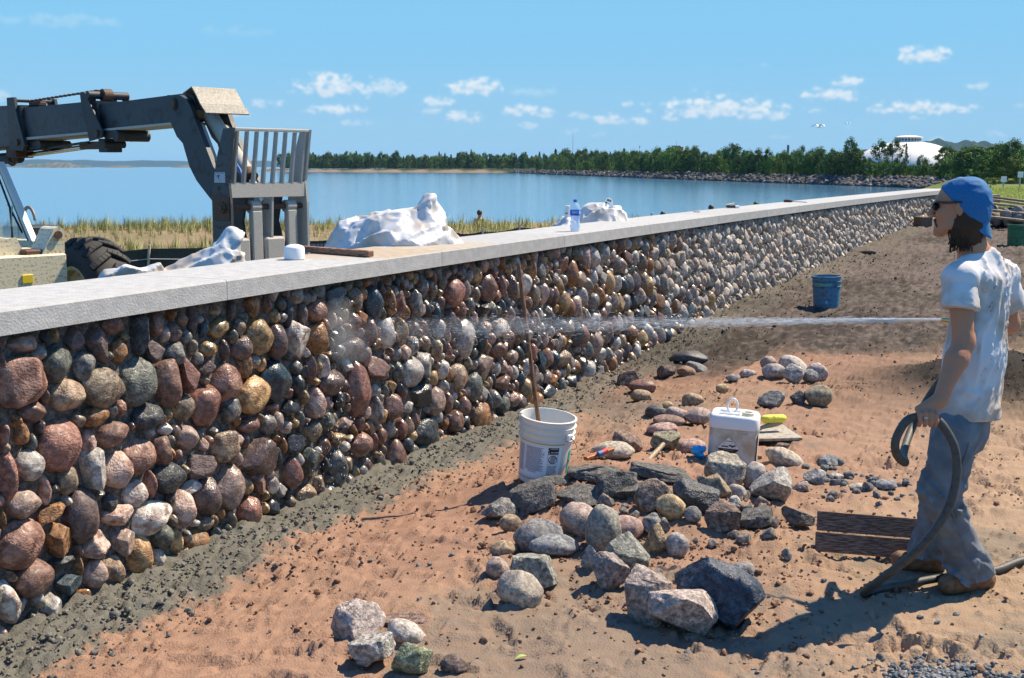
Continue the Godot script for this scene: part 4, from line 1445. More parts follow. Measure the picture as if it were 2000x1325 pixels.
func scatter() -> void:
	var protos := []
	for i in 4: protos.append(stone(400 + i, "a", 1))
	# crumbs of mortar along the foot of the wall
	crumbs("mortar_crumbs", protos[0], 3800, Color(0.24, 0.23, 0.2), func() -> Array:
		var d := 3.5 + 9.0 * pow(rng.randf(), 1.3)
		return [wall_x(d) + 0.02 + absf(rng.randfn()) * 0.26, d, rng.randf_range(0.004, 0.009) * (2.2 if rng.randf() < 0.06 else 1.0)])
	crumbs("sand_clods", protos[1], 4600, Color(0.36, 0.21, 0.14), func() -> Array:
		var d := rng.randf_range(3.5, 10.5)
		var x := rng.randf_range(wall_x(d) + 0.35, 0.52 * d)
		if rng.randf() < 0.45:
			d = 5.35 + rng.randfn() * 0.75; x = 0.75 + rng.randfn() * 0.7
			return [x, d, rng.randf_range(0.003, 0.009) * (2.2 if rng.randf() < 0.08 else 1.0)]
		for k in 8:
			if rough_at(x, d) > 0.6: break
			d = rng.randf_range(3.5, 10.5)
			x = rng.randf_range(wall_x(d) + 0.35, 0.52 * d)
		return [x, d, rng.randf_range(0.003, 0.008) * (1.8 if rng.randf() < 0.06 else 1.0)])
	crumbs("pebbles", protos[2], 150, Color(0.3, 0.295, 0.285), func() -> Array:
		var d := rng.randf_range(3.6, 9.0)
		return [rng.randf_range(wall_x(d) + 0.3, 0.5 * d), d, rng.randf_range(0.006, 0.014)])
	crumbs("dark_clods", protos[3], 1700, Color(0.11, 0.088, 0.07), func() -> Array:
		var d := rng.randf_range(10.5, 20.0)
		var x := rng.randf_range(wall_x(d) + 0.05, 0.5 * d)
		if rng.randf() < 0.14:
			d = 9.2 + rng.randfn() * 0.35; x = 3.9 + rng.randfn() * 0.4
		elif rng.randf() < 0.3: x = wall_x(d) + absf(rng.randfn()) * 0.4
		elif rng.randf() < 0.12:
			d = 13.0 + rng.randfn() * 0.25; x = 3.4 + rng.randfn() * 0.5
		return [x, d, rng.randf_range(0.003, 0.009) * (1.0 + 0.03 * d) * (1.8 if rng.randf() < 0.05 else 1.0)])
	crumbs("gravel", protos[2], 900, Color(0.3, 0.305, 0.31), func() -> Array:
		var d := 3.86 + rng.randfn() * 0.07
		var x := 1.5 + rng.randfn() * 0.1
		if rng.randf() < 0.3:
			x = rng.randf_range(1.4, 2.2); d = 3.85 + rng.randfn() * 0.05
		return [x, d, rng.randf_range(0.004, 0.013)])
	crumbs("heap_rubble", stone(410, "a", 2), 70, Color(0.34, 0.3, 0.26), func() -> Array:
		var u := rng.randf()
		return [lerpf(0.55, 1.25, rng.randf()) + rng.randfn() * 0.12, lerpf(5.1, 6.15, u) + rng.randfn() * 0.1, rng.randf_range(0.018, 0.045)])
	crumbs("mortar_lumps", protos[0], 60, Color(0.25, 0.25, 0.245), func() -> Array:
		return [1.95 + rng.randfn() * 0.2, 6.35 + rng.randfn() * 0.22, rng.randf_range(0.012, 0.034)])

func crumbs(called: String, m: ArrayMesh, count: int, col: Color, place: Callable) -> void:
	var mm := MultiMesh.new()
	mm.transform_format = MultiMesh.TRANSFORM_3D
	mm.mesh = m
	mm.instance_count = count
	for i in count:
		var q: Array = place.call()
		var r: float = q[2]
		var bs := Basis.from_euler(Vector3(rng.randf() * TAU, rng.randf() * TAU, 0)) * Basis.from_scale(Vector3(r, r * rng.randf_range(0.6, 0.9), r * rng.randf_range(0.7, 1.1)))
		mm.set_instance_transform(i, Transform3D(bs, Vector3(q[0], soil_h(q[0], q[1]) + r * 0.35, -q[1])))
	var o := MultiMeshInstance3D.new()
	o.name = numbered(called)
	o.multimesh = mm
	o.material_override = M(called, col, 0.95, "crust", 5.0, "", 1.0, {"spec": 0.25})
	add_child(o)
	tag(o, {"mortar_crumbs": "grey crumbs of mortar along the foot of the wall", "sand_clods": "small clods of red sand on the trodden ground", "pebbles": "grey pebbles scattered on the sand", "dark_clods": "dark clods of topsoil on the ground by the far wall", "gravel": "grey gravel spilled at the bottom right", "heap_rubble": "small broken stones filling the gaps of the heap", "mortar_lumps": "grey lumps of broken mortar right of the stone heap"}[called], "rubble", "", "stuff")
# ---------------------------------------------------------------- lettering drawn dot by dot
const FONT := {
	"A": "0111010001111111000110001", "C": "0111110000100001000001111", "D": "1111010001100011000111110", "E": "1111110000111101000011111", "G": "0111110000100111000101111", "I": "0111000100001000010001110",
	"N": "1000111001101011001110001", "O": "0111010001100011000101110", "R": "1111010001111101001010001", "S": "0111110000011100000111110", "T": "1111100100001000010000100", "U": "1000110001100011000101110", "V": "1000110001100010101000100", "W": "1000110001101011010101010"}

func letters(im: Image, text: String, x: int, y: int, k: int, col: Color) -> void:
	for ch in text:
		if FONT.has(ch):
			var g: String = FONT[ch]
			for i in 25:
				if g[i] == "1": im.fill_rect(Rect2i(x + (i % 5) * k, y + int(i / 5) * k, k, k), col)
		x += 6 * k

func fine_print(im: Image, x0: int, y0: int, x1: int, y1: int, pitch: int, col: Color) -> void:
	var y := y0
	while y < y1:
		var x := x0
		var stop := x1 - rng.randi_range(0, int((x1 - x0) * 0.2))
		while x < stop:
			var w := rng.randi_range(4, 14)
			im.fill_rect(Rect2i(x, y, mini(w, stop - x), maxi(1, pitch - 3)), col)
			x += w + 3
		y += pitch

func label_mat(im: Image, key: String, rough := 0.5) -> StandardMaterial3D:
	var m := StandardMaterial3D.new()
	m.resource_name = key
	m.albedo_texture = ImageTexture.create_from_image(im)
	m.roughness = rough
	m.texture_repeat = false
	return m

# a curved sheet on a round wall; angles in radians round y, seen from outside
func curved(a0: float, a1: float, y0: float, y1: float, r0: float, r1: float, n := 16) -> MB:
	var b := MB.new()
	for i in n + 1:
		var t := float(i) / n
		var a := lerpf(a0, a1, t)
		var q := Vector3(sin(a), 0, cos(a))
		b.vert(q * r0 + Vector3(0, y0, 0), q, Vector2(t, 1))
		b.vert(q * r1 + Vector3(0, y1, 0), q, Vector2(t, 0))
	for i in n:
		var k := i * 2
		b.ix.append_array([k, k + 1, k + 2, k + 1, k + 3, k + 2])
	return b

func bucket(label: String, pos: Vector3, lean: Vector3, mat: Material, rings: Array, h := 0.37, rt := 0.15, rb := 0.132, extra := "") -> Node3D:
	var t := thing("bucket", label, "bucket", pos, 0.0, "plastic buckets")
	t.rotation = lean
	var pr := PackedVector2Array([Vector2(0.0, 0.0), Vector2(rb - 0.008, 0.0), Vector2(rb, 0.008)])
	for y in rings:
		var r: float = lerpf(rb, rt, float(y) / h)
		pr.append_array([Vector2(r, y - 0.004), Vector2(r + 0.011, y), Vector2(r + 0.012, y + 0.005), Vector2(r + 0.001, y + 0.007)])
	pr.append_array([Vector2(rt + 0.001, h - 0.012), Vector2(rt + 0.008, h - 0.008), Vector2(rt + 0.008, h - 0.002), Vector2(rt + 0.004, h), Vector2(rt - 0.003, h), Vector2(rt - 0.004, h - 0.004), Vector2(rb - 0.004, 0.01), Vector2(0.0, 0.008)])
	var b := MB.new()
	b.lathe(pr, 48)
	put("pail", b, mat, t)
	return t

func lug_and_handle(t: Node3D, ang: float, y: float, r: float, drop: float) -> void:
	var q := Vector3(sin(ang), 0, cos(ang))
	var b := MB.new()
	b.box(at(q * (r + 0.012) + Vector3(0, y, 0), Basis(Vector3.UP, ang)), Vector3(0.04, 0.035, 0.02), 0.004)
	b.box(at(-q * (r + 0.012) + Vector3(0, y, 0), Basis(Vector3.UP, ang)), Vector3(0.04, 0.035, 0.02), 0.004)
	put("handle_lug", b, M("plastic_white", Color(0.8, 0.8, 0.77), 0.45), t)
	var p := PackedVector3Array()
	var side := Vector3(cos(ang), 0, -sin(ang))
	for i in 19:
		var a := PI * i / 18.0
		p.append(q * cos(a) * (r + 0.025) + side * sin(a) * (r + 0.03) + Vector3(0, y - drop * sin(a), 0))
	b = MB.new()
	b.tube(p, PackedFloat32Array([0.0028]), 6)
	put("handle", b, M("wire", Color(0.35, 0.35, 0.36), 0.35, "", 1, "", 1, {"metal": 0.9}), t)

func buckets() -> void:
	var white := M("pail_white", Color(0.7, 0.7, 0.67), 0.42, "", 1, "", 1, {"back": Color(0.25, 0.22, 0.15)})
	var t := bucket("white plastic bucket with a printed notice standing near the wall", Vector3(0.165, 0.03, -6.36), Vector3(0.06, 0, -0.1), white, [0.255, 0.29, 0.325])
	lug_and_handle(t, 0.85, 0.285, 0.145, 0.13)
	var im := Image.create(512, 384, false, Image.FORMAT_RGB8)
	im.fill(Color(0.88, 0.89, 0.91))
	var ink := Color(0.3, 0.31, 0.36)
	fine_print(im, 0, 20, 92, 340, 9, ink)
	im.fill_rect(Rect2i(100, 8, 3, 330), ink)
	fine_print(im, 116, 20, 330, 300, 9, ink)
	fine_print(im, 150, 312, 260, 324, 9, ink)
	im.fill_rect(Rect2i(362, 10, 118, 78), Color(0.04, 0.04, 0.06))
	letters(im, "WARNING", 386, 20, 2, Color.WHITE)
	letters(im, "AVISO", 394, 56, 3, Color.WHITE)
	for k in 9:
		im.fill_rect(Rect2i(374 - k, 36 - k * 2 + 10, 1, k * 2), Color.WHITE)
		im.fill_rect(Rect2i(380 - k, 74 - k * 2 + 4, 1, k * 2), Color.WHITE)
	im.fill_rect(Rect2i(362, 92, 118, 120), ink); im.fill_rect(Rect2i(365, 95, 112, 114), Color(0.85, 0.86, 0.88))
	for y in 110:
		for x in 110:
			var q := Vector2(x - 55, y - 55)
			var lum := nz2.get_noise_2d(x * 22.0, y * 22.0)
			if absf(q.length() - 46.0) < 4.0 or (q.length() < 44.0 and lum > 0.02 and absf(q.x + q.y * 0.3) < 32.0): im.set_pixel(366 + x, 97 + y, Color(0.05, 0.05, 0.07))
	fine_print(im, 366, 224, 478, 340, 10, ink)
	put("label", curved(-1.25, 0.62, 0.05, 0.232, 0.1362, 0.1448, 24), label_mat(im, "bucket_notice"), t)
	put("green_stripe", curved(-1.5, 0.75, 0.243, 0.246, 0.1455, 0.1457, 24), M("green_ink", Color(0.05, 0.2, 0.09), 0.5), t)
	put("blue_stripe", curved(-1.5, 0.75, 0.035, 0.038, 0.1350, 0.1352, 24), M("blue_ink", Color(0.06, 0.1, 0.22), 0.5), t)
	var leaf := MB.new()
	leaf.col = Color(1, 1, 1)
	put("green_emblem", curved(1.12, 1.45, 0.07, 0.2, 0.1372, 0.1434, 6), M("teal_ink", Color(0.03, 0.3, 0.2), 0.5), t)
	put("washing_water", _disc(0.141, 0.2), M("murky", Color(0.4, 0.38, 0.32), 0.1), t)
	# wooden stick in it
	var st := MB.new()
	var p0 := Vector3(0.17, 0.17, -6.3)
	var p1 := Vector3(0.035, 1.22, -6.5)
	st.tube(PackedVector3Array([p0, p0.lerp(p1, 0.5), p1]), PackedFloat32Array([0.0125]), 10)
	tag(put("wooden_pole", st, M("pole_wood", Color(0.3, 0.13, 0.05), 0.55, "wood", 1, "", 1, {"stretch": Vector3(14, 1.2, 14)})), "brown wooden pole standing in the white bucket against the wall", "pole")
	# blue and green buckets further off
	var bl := M("pail_blue", Color(0.05, 0.17, 0.29), 0.5, "dirty", 3.0, "", 1)
	t = bucket("scuffed blue bucket standing on the dark soil by the wall", Vector3(3.72, 0.1, -13.85), Vector3(0, 0, 0.02), bl, [0.25, 0.31], 0.375, 0.165, 0.148)
	put("teal_smear", curved(-1.2, 0.1, 0.262, 0.3, 0.1622, 0.1632, 12), M("teal_smear", Color(0.12, 0.32, 0.3), 0.6, "dirty", 6.0), t)
	put("red_mark", curved(-0.6, -0.32, 0.168, 0.185, 0.1562, 0.1568, 6), M("red_mark", Color(0.4, 0.04, 0.02), 0.6), t)
	var im2 := Image.create(64, 64, false, Image.FORMAT_RGBA8)
	im2.fill(Color(0.25, 0.42, 0.55, 1))
	letters(im2, "G", 16, 14, 7, Color(0.65, 0.75, 0.85))
	put("letter", curved(-0.42, -0.1, 0.05, 0.1, 0.1512, 0.1530, 6), label_mat(im2, "letter_patch"), t)
	var gr := M("pail_green", Color(0.02, 0.13, 0.06), 0.5, "dirty", 2.5)
	t = bucket("dark green bucket far off behind the person", Vector3(8.98, 0.36, -21.0), Vector3(0, 0, -0.02), gr, [0.3], 0.37, 0.165, 0.148)
	var tub := MB.new()
	tub.lathe(PackedVector2Array([Vector2(0, 0), Vector2(0.13, 0), Vector2(0.135, 0.06), Vector2(0.14, 0.075), Vector2(0.115, 0.075), Vector2(0.11, 0.02), Vector2(0, 0.02)]), 24)
	var o := put("rubber_tub", tub, M("rubber", Color(0.03, 0.035, 0.032), 0.7))
	o.position = Vector3(5.95, 0.27, -19.7)
	tag(o, "shallow black tub at the foot of the far wall", "tub")
	var wb := MB.new()
	wb.box(Transform3D(Basis(Vector3.UP, 0.4), Vector3(8.62, 0.6, -24.8)), Vector3(0.3, 0.22, 0.25), 0.01)
	tag(put("wood_block", wb, M("grey_wood", Color(0.21, 0.15, 0.11), 0.85, "wood", 1, "", 1, {"stretch": Vector3(2, 12, 12)})), "square wooden block at the far end of the wall beside the person's chin", "block")

func _disc(r: float, y: float) -> MB:
	var b := MB.new()
	b.lathe(PackedVector2Array([Vector2(r, y), Vector2(0.0, y)]), 40)
	return b

# stacked rounded rectangles: [y, half width, half depth, corner exponent]
func loft(b: MB, secs: Array, n := 48, cap0 := true, cap1 := true) -> void:
	var first := b.v.size()
	for s in secs:
		for k in n:
			var a := TAU * k / n
			var e: float = 2.0 / s[3]
			var cs := cos(a)
			var sn := sin(a)
			b.vert(Vector3(s[1] * signf(cs) * pow(absf(cs), e), s[0], -s[2] * signf(sn) * pow(absf(sn), e)), Vector3.ZERO)
	var i0 := b.ix.size()
	for i in secs.size() - 1:
		for k in n:
			var p := first + i * n + k
			var q := first + i * n + (k + 1) % n
			b.ix.append_array([p, p + n, q, q, p + n, q + n])
	for e in 2:
		if (e == 0 and not cap0) or (e == 1 and not cap1): continue
		var r := first + (0 if e == 0 else (secs.size() - 1) * n)
		var c := b.vert(Vector3(0, secs[0 if e == 0 else -1][0], 0), Vector3.DOWN if e == 0 else Vector3.UP)
		var w := b.v.size()
		for k in n: b.vert(b.v[r + k], Vector3.ZERO)
		for k in n:
			if e == 0: b.ix.append_array([c, w + k, w + (k + 1) % n])
			else: b.ix.append_array([c, w + (k + 1) % n, w + k])
	for i in range(i0, b.ix.size(), 3):
		var x := b.ix[i]
		var y := b.ix[i + 1]
		var z := b.ix[i + 2]
		var f := (b.v[z] - b.v[x]).cross(b.v[y] - b.v[x])
		b.n[x] += f; b.n[y] += f; b.n[z] += f
	for i in range(first, b.n.size()): b.n[i] = b.n[i].normalized()

func jug() -> void:
	var t := thing("chemical_jug", "white square plastic jug with a corrosive warning diamond among the stones", "jug", Vector3(1.3, -0.01, -6.8), deg_to_rad(-14))
	t.rotation.z = -0.05
	var w := 0.142
	var dp := 0.125
	var b := MB.new()
	loft(b, [[0, w - 0.012, dp - 0.012, 5], [0.01, w - 0.003, dp - 0.003, 5], [0.02, w - 0.002, dp - 0.002, 5], [0.235, w - 0.001, dp - 0.001, 5], [0.243, w - 0.004, dp - 0.004, 5], [0.25, w - 0.004, dp - 0.004, 5]], 56, true, false)
	put("body", b, M("jug_body", Color(0.58, 0.55, 0.49), 0.5, "soiled", 1.6, "", 1, {"back": Color(0.12, 0.1, 0.07)}), t)
	b = MB.new()
	loft(b, [[0.25, w - 0.002, dp - 0.002, 5], [0.252, w + 0.006, dp + 0.006, 5], [0.31, w + 0.003, dp + 0.003, 5], [0.325, w - 0.008, dp - 0.008, 5], [0.33, w - 0.02, dp - 0.02, 4.5], [0.325, w - 0.027, dp - 0.027, 4.5], [0.322, w - 0.03, dp - 0.03, 4.5]], 56, false, true)
	var lid := put("lid", b, M("jug_lid", Color(0.7, 0.7, 0.69), 0.38), t)
	for s in [-1.0, 1.0]:
		b = MB.new()
		b.box(at(Vector3(-0.03, 0.327, 0.045 * s - 0.005)), Vector3(0.12, 0.012, 0.03), 0.004)
		put("lid_ridge", b, M("jug_lid", Color.WHITE, 0.4), lid)
	b = MB.new()
	var ring := PackedVector3Array()
	for i in 25:
		var a := TAU * i / 24.0
		ring.append(Vector3(-0.02 + 0.03 * cos(a), 0.365 + 0.042 * sin(a), 0.0))
	b.tube(ring, PackedFloat32Array([0.007]), 8, false)
	put("pull_ring", b, M("jug_lid", Color.WHITE, 0.4), lid)
	b = MB.new()
	b.lathe(PackedVector2Array([Vector2(0.036, 0.322), Vector2(0.036, 0.345), Vector2(0.033, 0.348), Vector2(0.026, 0.348), Vector2(0.024, 0.336), Vector2(0, 0.336)]), 28, at(Vector3(0.075, 0, 0.055)))
	put("spout_cap", b, M("spout", Color(0.66, 0.6, 0.45), 0.4), lid)
	var im := Image.create(256, 256, false, Image.FORMAT_RGB8)
	im.fill(Color(0.86, 0.85, 0.82))
	for y in 256:
		for x in 256:
			var q := absf(x - 128.0) + absf(y - 128.0)
			var st := nz.get_noise_2d(x * 3.0, y * 3.0)
			if st > 0.25: im.set_pixel(x, y, Color(0.78, 0.72, 0.64))
			if q < 124.0 and (q > 119.0 or y > 134): im.set_pixel(x, y, Color(0.09, 0.08, 0.08))
			if y < 128 and q < 110.0:
				# drops falling on a bar and on a hand
				if (absf(y - 112.0) < 7.0 and absf(x - 90.0) < 38.0) or (absf(y - 104.0 - 6.0 * sin(x * 0.12)) < 9.0 and absf(x - 168.0) < 36.0): im.set_pixel(x, y, Color(0.12, 0.11, 0.11))
				if absf(y - 52.0) < 4.0 and absf(x - 128.0) < 42.0: im.set_pixel(x, y, Color(0.15, 0.14, 0.14))
				if (absf(x - 92.0 - (60.0 - y) * 0.3) < 3.0 or absf(x - 160.0 + (60.0 - y) * 0.3) < 3.0) and y > 55 and y < 98 and (y / 9) % 2 == 0: im.set_pixel(x, y, Color(0.2, 0.19, 0.19))
	letters(im, "CORROSIVE", 74, 146, 2, Color(0.7, 0.68, 0.66))
	b = MB.new()
	# a diamond-shaped sticker
	var c := Vector3(-0.02, 0.14, dp + 0.0025)
	var r := 0.068
	b.vert(c + Vector3(-r, 0, 0), Vector3.BACK, Vector2(0.01, 0.5)); b.vert(c + Vector3(0, -r, 0), Vector3.BACK, Vector2(0.5, 0.99)); b.vert(c + Vector3(r, 0, 0), Vector3.BACK, Vector2(0.99, 0.5)); b.vert(c + Vector3(0, r, 0), Vector3.BACK, Vector2(0.5, 0.01))
	b.ix.append_array([0, 2, 1, 0, 3, 2])
	put("warning_diamond", b, label_mat(im, "diamond"), t)
	var im3 := Image.create(64, 64, false, Image.FORMAT_RGB8)
	im3.fill(Color(0.8, 0.78, 0.74))
	for k in 4:
		im3.fill_rect(Rect2i(8, 6 + k * 15, 48, 2), Color(0.4, 0.38, 0.36)); im3.fill_rect(Rect2i(8 + k * 15, 6, 2, 47), Color(0.4, 0.38, 0.36))
	b = MB.new()
	b.quad(Vector3(0.055, 0.195, dp + 0.0022), Vector3(0.082, 0.195, dp + 0.0022), Vector3(0.082, 0.225, dp + 0.0022), Vector3(0.055, 0.225, dp + 0.0022))
	put("small_print", b, label_mat(im3, "smallprint"), t)
	b = MB.new()
	b.quad(Vector3(w + 0.0025, 0.02, 0.09), Vector3(w + 0.0025, 0.02, -0.09), Vector3(w + 0.0025, 0.23, -0.09), Vector3(w + 0.0025, 0.23, 0.09))
	put("side_label", b, M("worn_label", Color(0.5, 0.5, 0.5), 0.5, "dirty", 6.0), t)

func bottle() -> void:
	var t := thing("water_bottle", "clear plastic water bottle with a blue cap and label on the wall top", "bottle", Vector3(0.53, 1.211, -9.93))
	var b := MB.new()
	b.lathe(PackedVector2Array([Vector2(0, 0.002), Vector2(0.03, 0), Vector2(0.041, 0.008), Vector2(0.043, 0.02), Vector2(0.041, 0.03), Vector2(0.043, 0.045), Vector2(0.043, 0.07), Vector2(0.038, 0.092), Vector2(0.039, 0.105), Vector2(0.043, 0.128), Vector2(0.043, 0.185), Vector2(0.039, 0.205), Vector2(0.028, 0.226), Vector2(0.015, 0.24), Vector2(0.013, 0.25), Vector2(0, 0.25)]), 32)
	put("shell", b, M("pet", Color(0.75, 0.88, 1.0), 0.06, "", 1, "", 1, {"alpha": 0.25}), t)
	b = MB.new()
	b.lathe(PackedVector2Array([Vector2(0, 0.006), Vector2(0.034, 0.006), Vector2(0.039, 0.012), Vector2(0.041, 0.045), Vector2(0.041, 0.07), Vector2(0.036, 0.092), Vector2(0.037, 0.105), Vector2(0.041, 0.125), Vector2(0.041, 0.15), Vector2(0, 0.15)]), 32)
	put("water_inside", b, M("bottle_water", Color(0.55, 0.72, 1.0), 0.1, "", 1, "", 1, {"alpha": 0.42}), t)
	b = MB.new()
	b.lathe(PackedVector2Array([Vector2(0.0128, 0.243), Vector2(0.0165, 0.243), Vector2(0.0165, 0.262), Vector2(0.014, 0.266), Vector2(0, 0.266)]), 24)
	put("cap", b, M("cap_blue", Color(0.03, 0.14, 0.62), 0.4), t)
	var im := Image.create(256, 64, false, Image.FORMAT_RGB8)
	im.fill(Color(0.07, 0.33, 0.8))
	im.fill_rect(Rect2i(0, 0, 256, 8), Color(0.25, 0.6, 0.9))
	im.fill_rect(Rect2i(98, 10, 56, 36), Color(0.1, 0.25, 0.6))
	fine_print(im, 102, 18, 152, 40, 8, Color(0.7, 0.85, 0.95))
	im.fill_rect(Rect2i(158, 12, 30, 38), Color(0.55, 0.75, 0.95))
	put("label", curved(-PI, PI, 0.132, 0.182, 0.0438, 0.0438, 32), label_mat(im, "bottle_label", 0.35), t)

func on_wall(d: float, inset: float) -> Vector3:
	var n := wall_n(d)
	return Vector3(wall_x(d), 1.21, -d) - n * inset

func wall_top() -> void:
	# capped white plastic pipe end: half drum with a low domed top
	var t := thing("plastic_cap", "white plastic pipe cap with a domed top lying on the wall coping", "pipe cap", Vector3(-1.275, 1.211, -6.9), 0.0)
	var b := MB.new()
	b.lathe(PackedVector2Array([Vector2(0.0, 0.0), Vector2(0.056, 0.0), Vector2(0.06, 0.004), Vector2(0.06, 0.066), Vector2(0.057, 0.072), Vector2(0.045, 0.081), Vector2(0.024, 0.088), Vector2(0, 0.09)]), 48)
	put("shell", b, M("pvc", Color(0.72, 0.73, 0.74), 0.35), t)
	# board
	var p0 := Vector3(-1.36, 1.232, -7.53)
	var p1 := Vector3(-0.845, 1.232, -7.06)
	var m := (p0 + p1) * 0.5
	var dx := (p1 - p0).normalized()
	b = MB.new()
	b.box(Transform3D(Basis(dx, Vector3.UP, dx.cross(Vector3.UP)), m), Vector3((p1 - p0).length(), 0.036, 0.045), 0.003)
	tag(put("wooden_batten", b, M("batten", Color(0.4, 0.2, 0.12), 0.8, "wood", 1, "", 1, {"stretch": Vector3(2, 12, 2)})), "brown wooden batten lying across the wall coping beside the white cap", "batten")
	# screwdriver
	t = thing("screwdriver", "screwdriver with a dark red handle lying on the far coping", "screwdriver", Vector3(4.2, 1.228, -18.05))
	b = MB.new()
	b.tube(PackedVector3Array([Vector3(-0.06, 0, 0), Vector3(-0.05, 0, 0), Vector3(0, 0, 0.01), Vector3(0.03, 0, 0.03), Vector3(0.06, -0.002, 0.05)]), PackedFloat32Array([0.018, 0.026, 0.025, 0.018, 0.012]), 10)
	put("handle", b, M("driver_red", Color(0.1, 0.012, 0.015), 0.35), t)
	b = MB.new()
	b.tube(PackedVector3Array([Vector3(0.06, -0.002, 0.05), Vector3(0.24, -0.012, 0.2)]), PackedFloat32Array([0.006]), 8)
	put("shank", b, M("steel", Color(0.5, 0.5, 0.5), 0.3, "", 1, "", 1, {"metal": 1.0}), t)
	# small tool box
	t = thing("chisel_set", "small open black and white tool case on the coping", "tool case", Vector3(2.88, 1.212, -15.5), 0.3)
	b = MB.new(); b.box(at(Vector3(-0.02, 0.022, 0)), Vector3(0.1, 0.04, 0.07), 0.004)
	put("case", b, M("case_black", Color(0.03, 0.03, 0.035), 0.5), t)
	b = MB.new(); b.box(at(Vector3(0.06, 0.015, 0.01)), Vector3(0.06, 0.03, 0.06), 0.004)
	put("white_block", b, M("case_white", Color(0.7, 0.7, 0.7), 0.5), t)
	b = MB.new(); b.box(Transform3D(Basis(Vector3.BACK, 0.2), Vector3(-0.03, 0.052, 0)), Vector3(0.12, 0.008, 0.05), 0.003)
	put("lid", b, M("case_grey", Color(0.45, 0.43, 0.4), 0.5), t)
	b = MB.new(); b.box(Transform3D(Basis(Vector3.UP, 0.2), Vector3(2.2, 1.216, -14.1)), Vector3(0.075, 0.01, 0.03), 0.003)
	tag(put("wood_chip", b, M("chip", Color(0.3, 0.27, 0.24), 0.8)), "small grey sliver of wood on the coping between bottle and tool case", "chip")

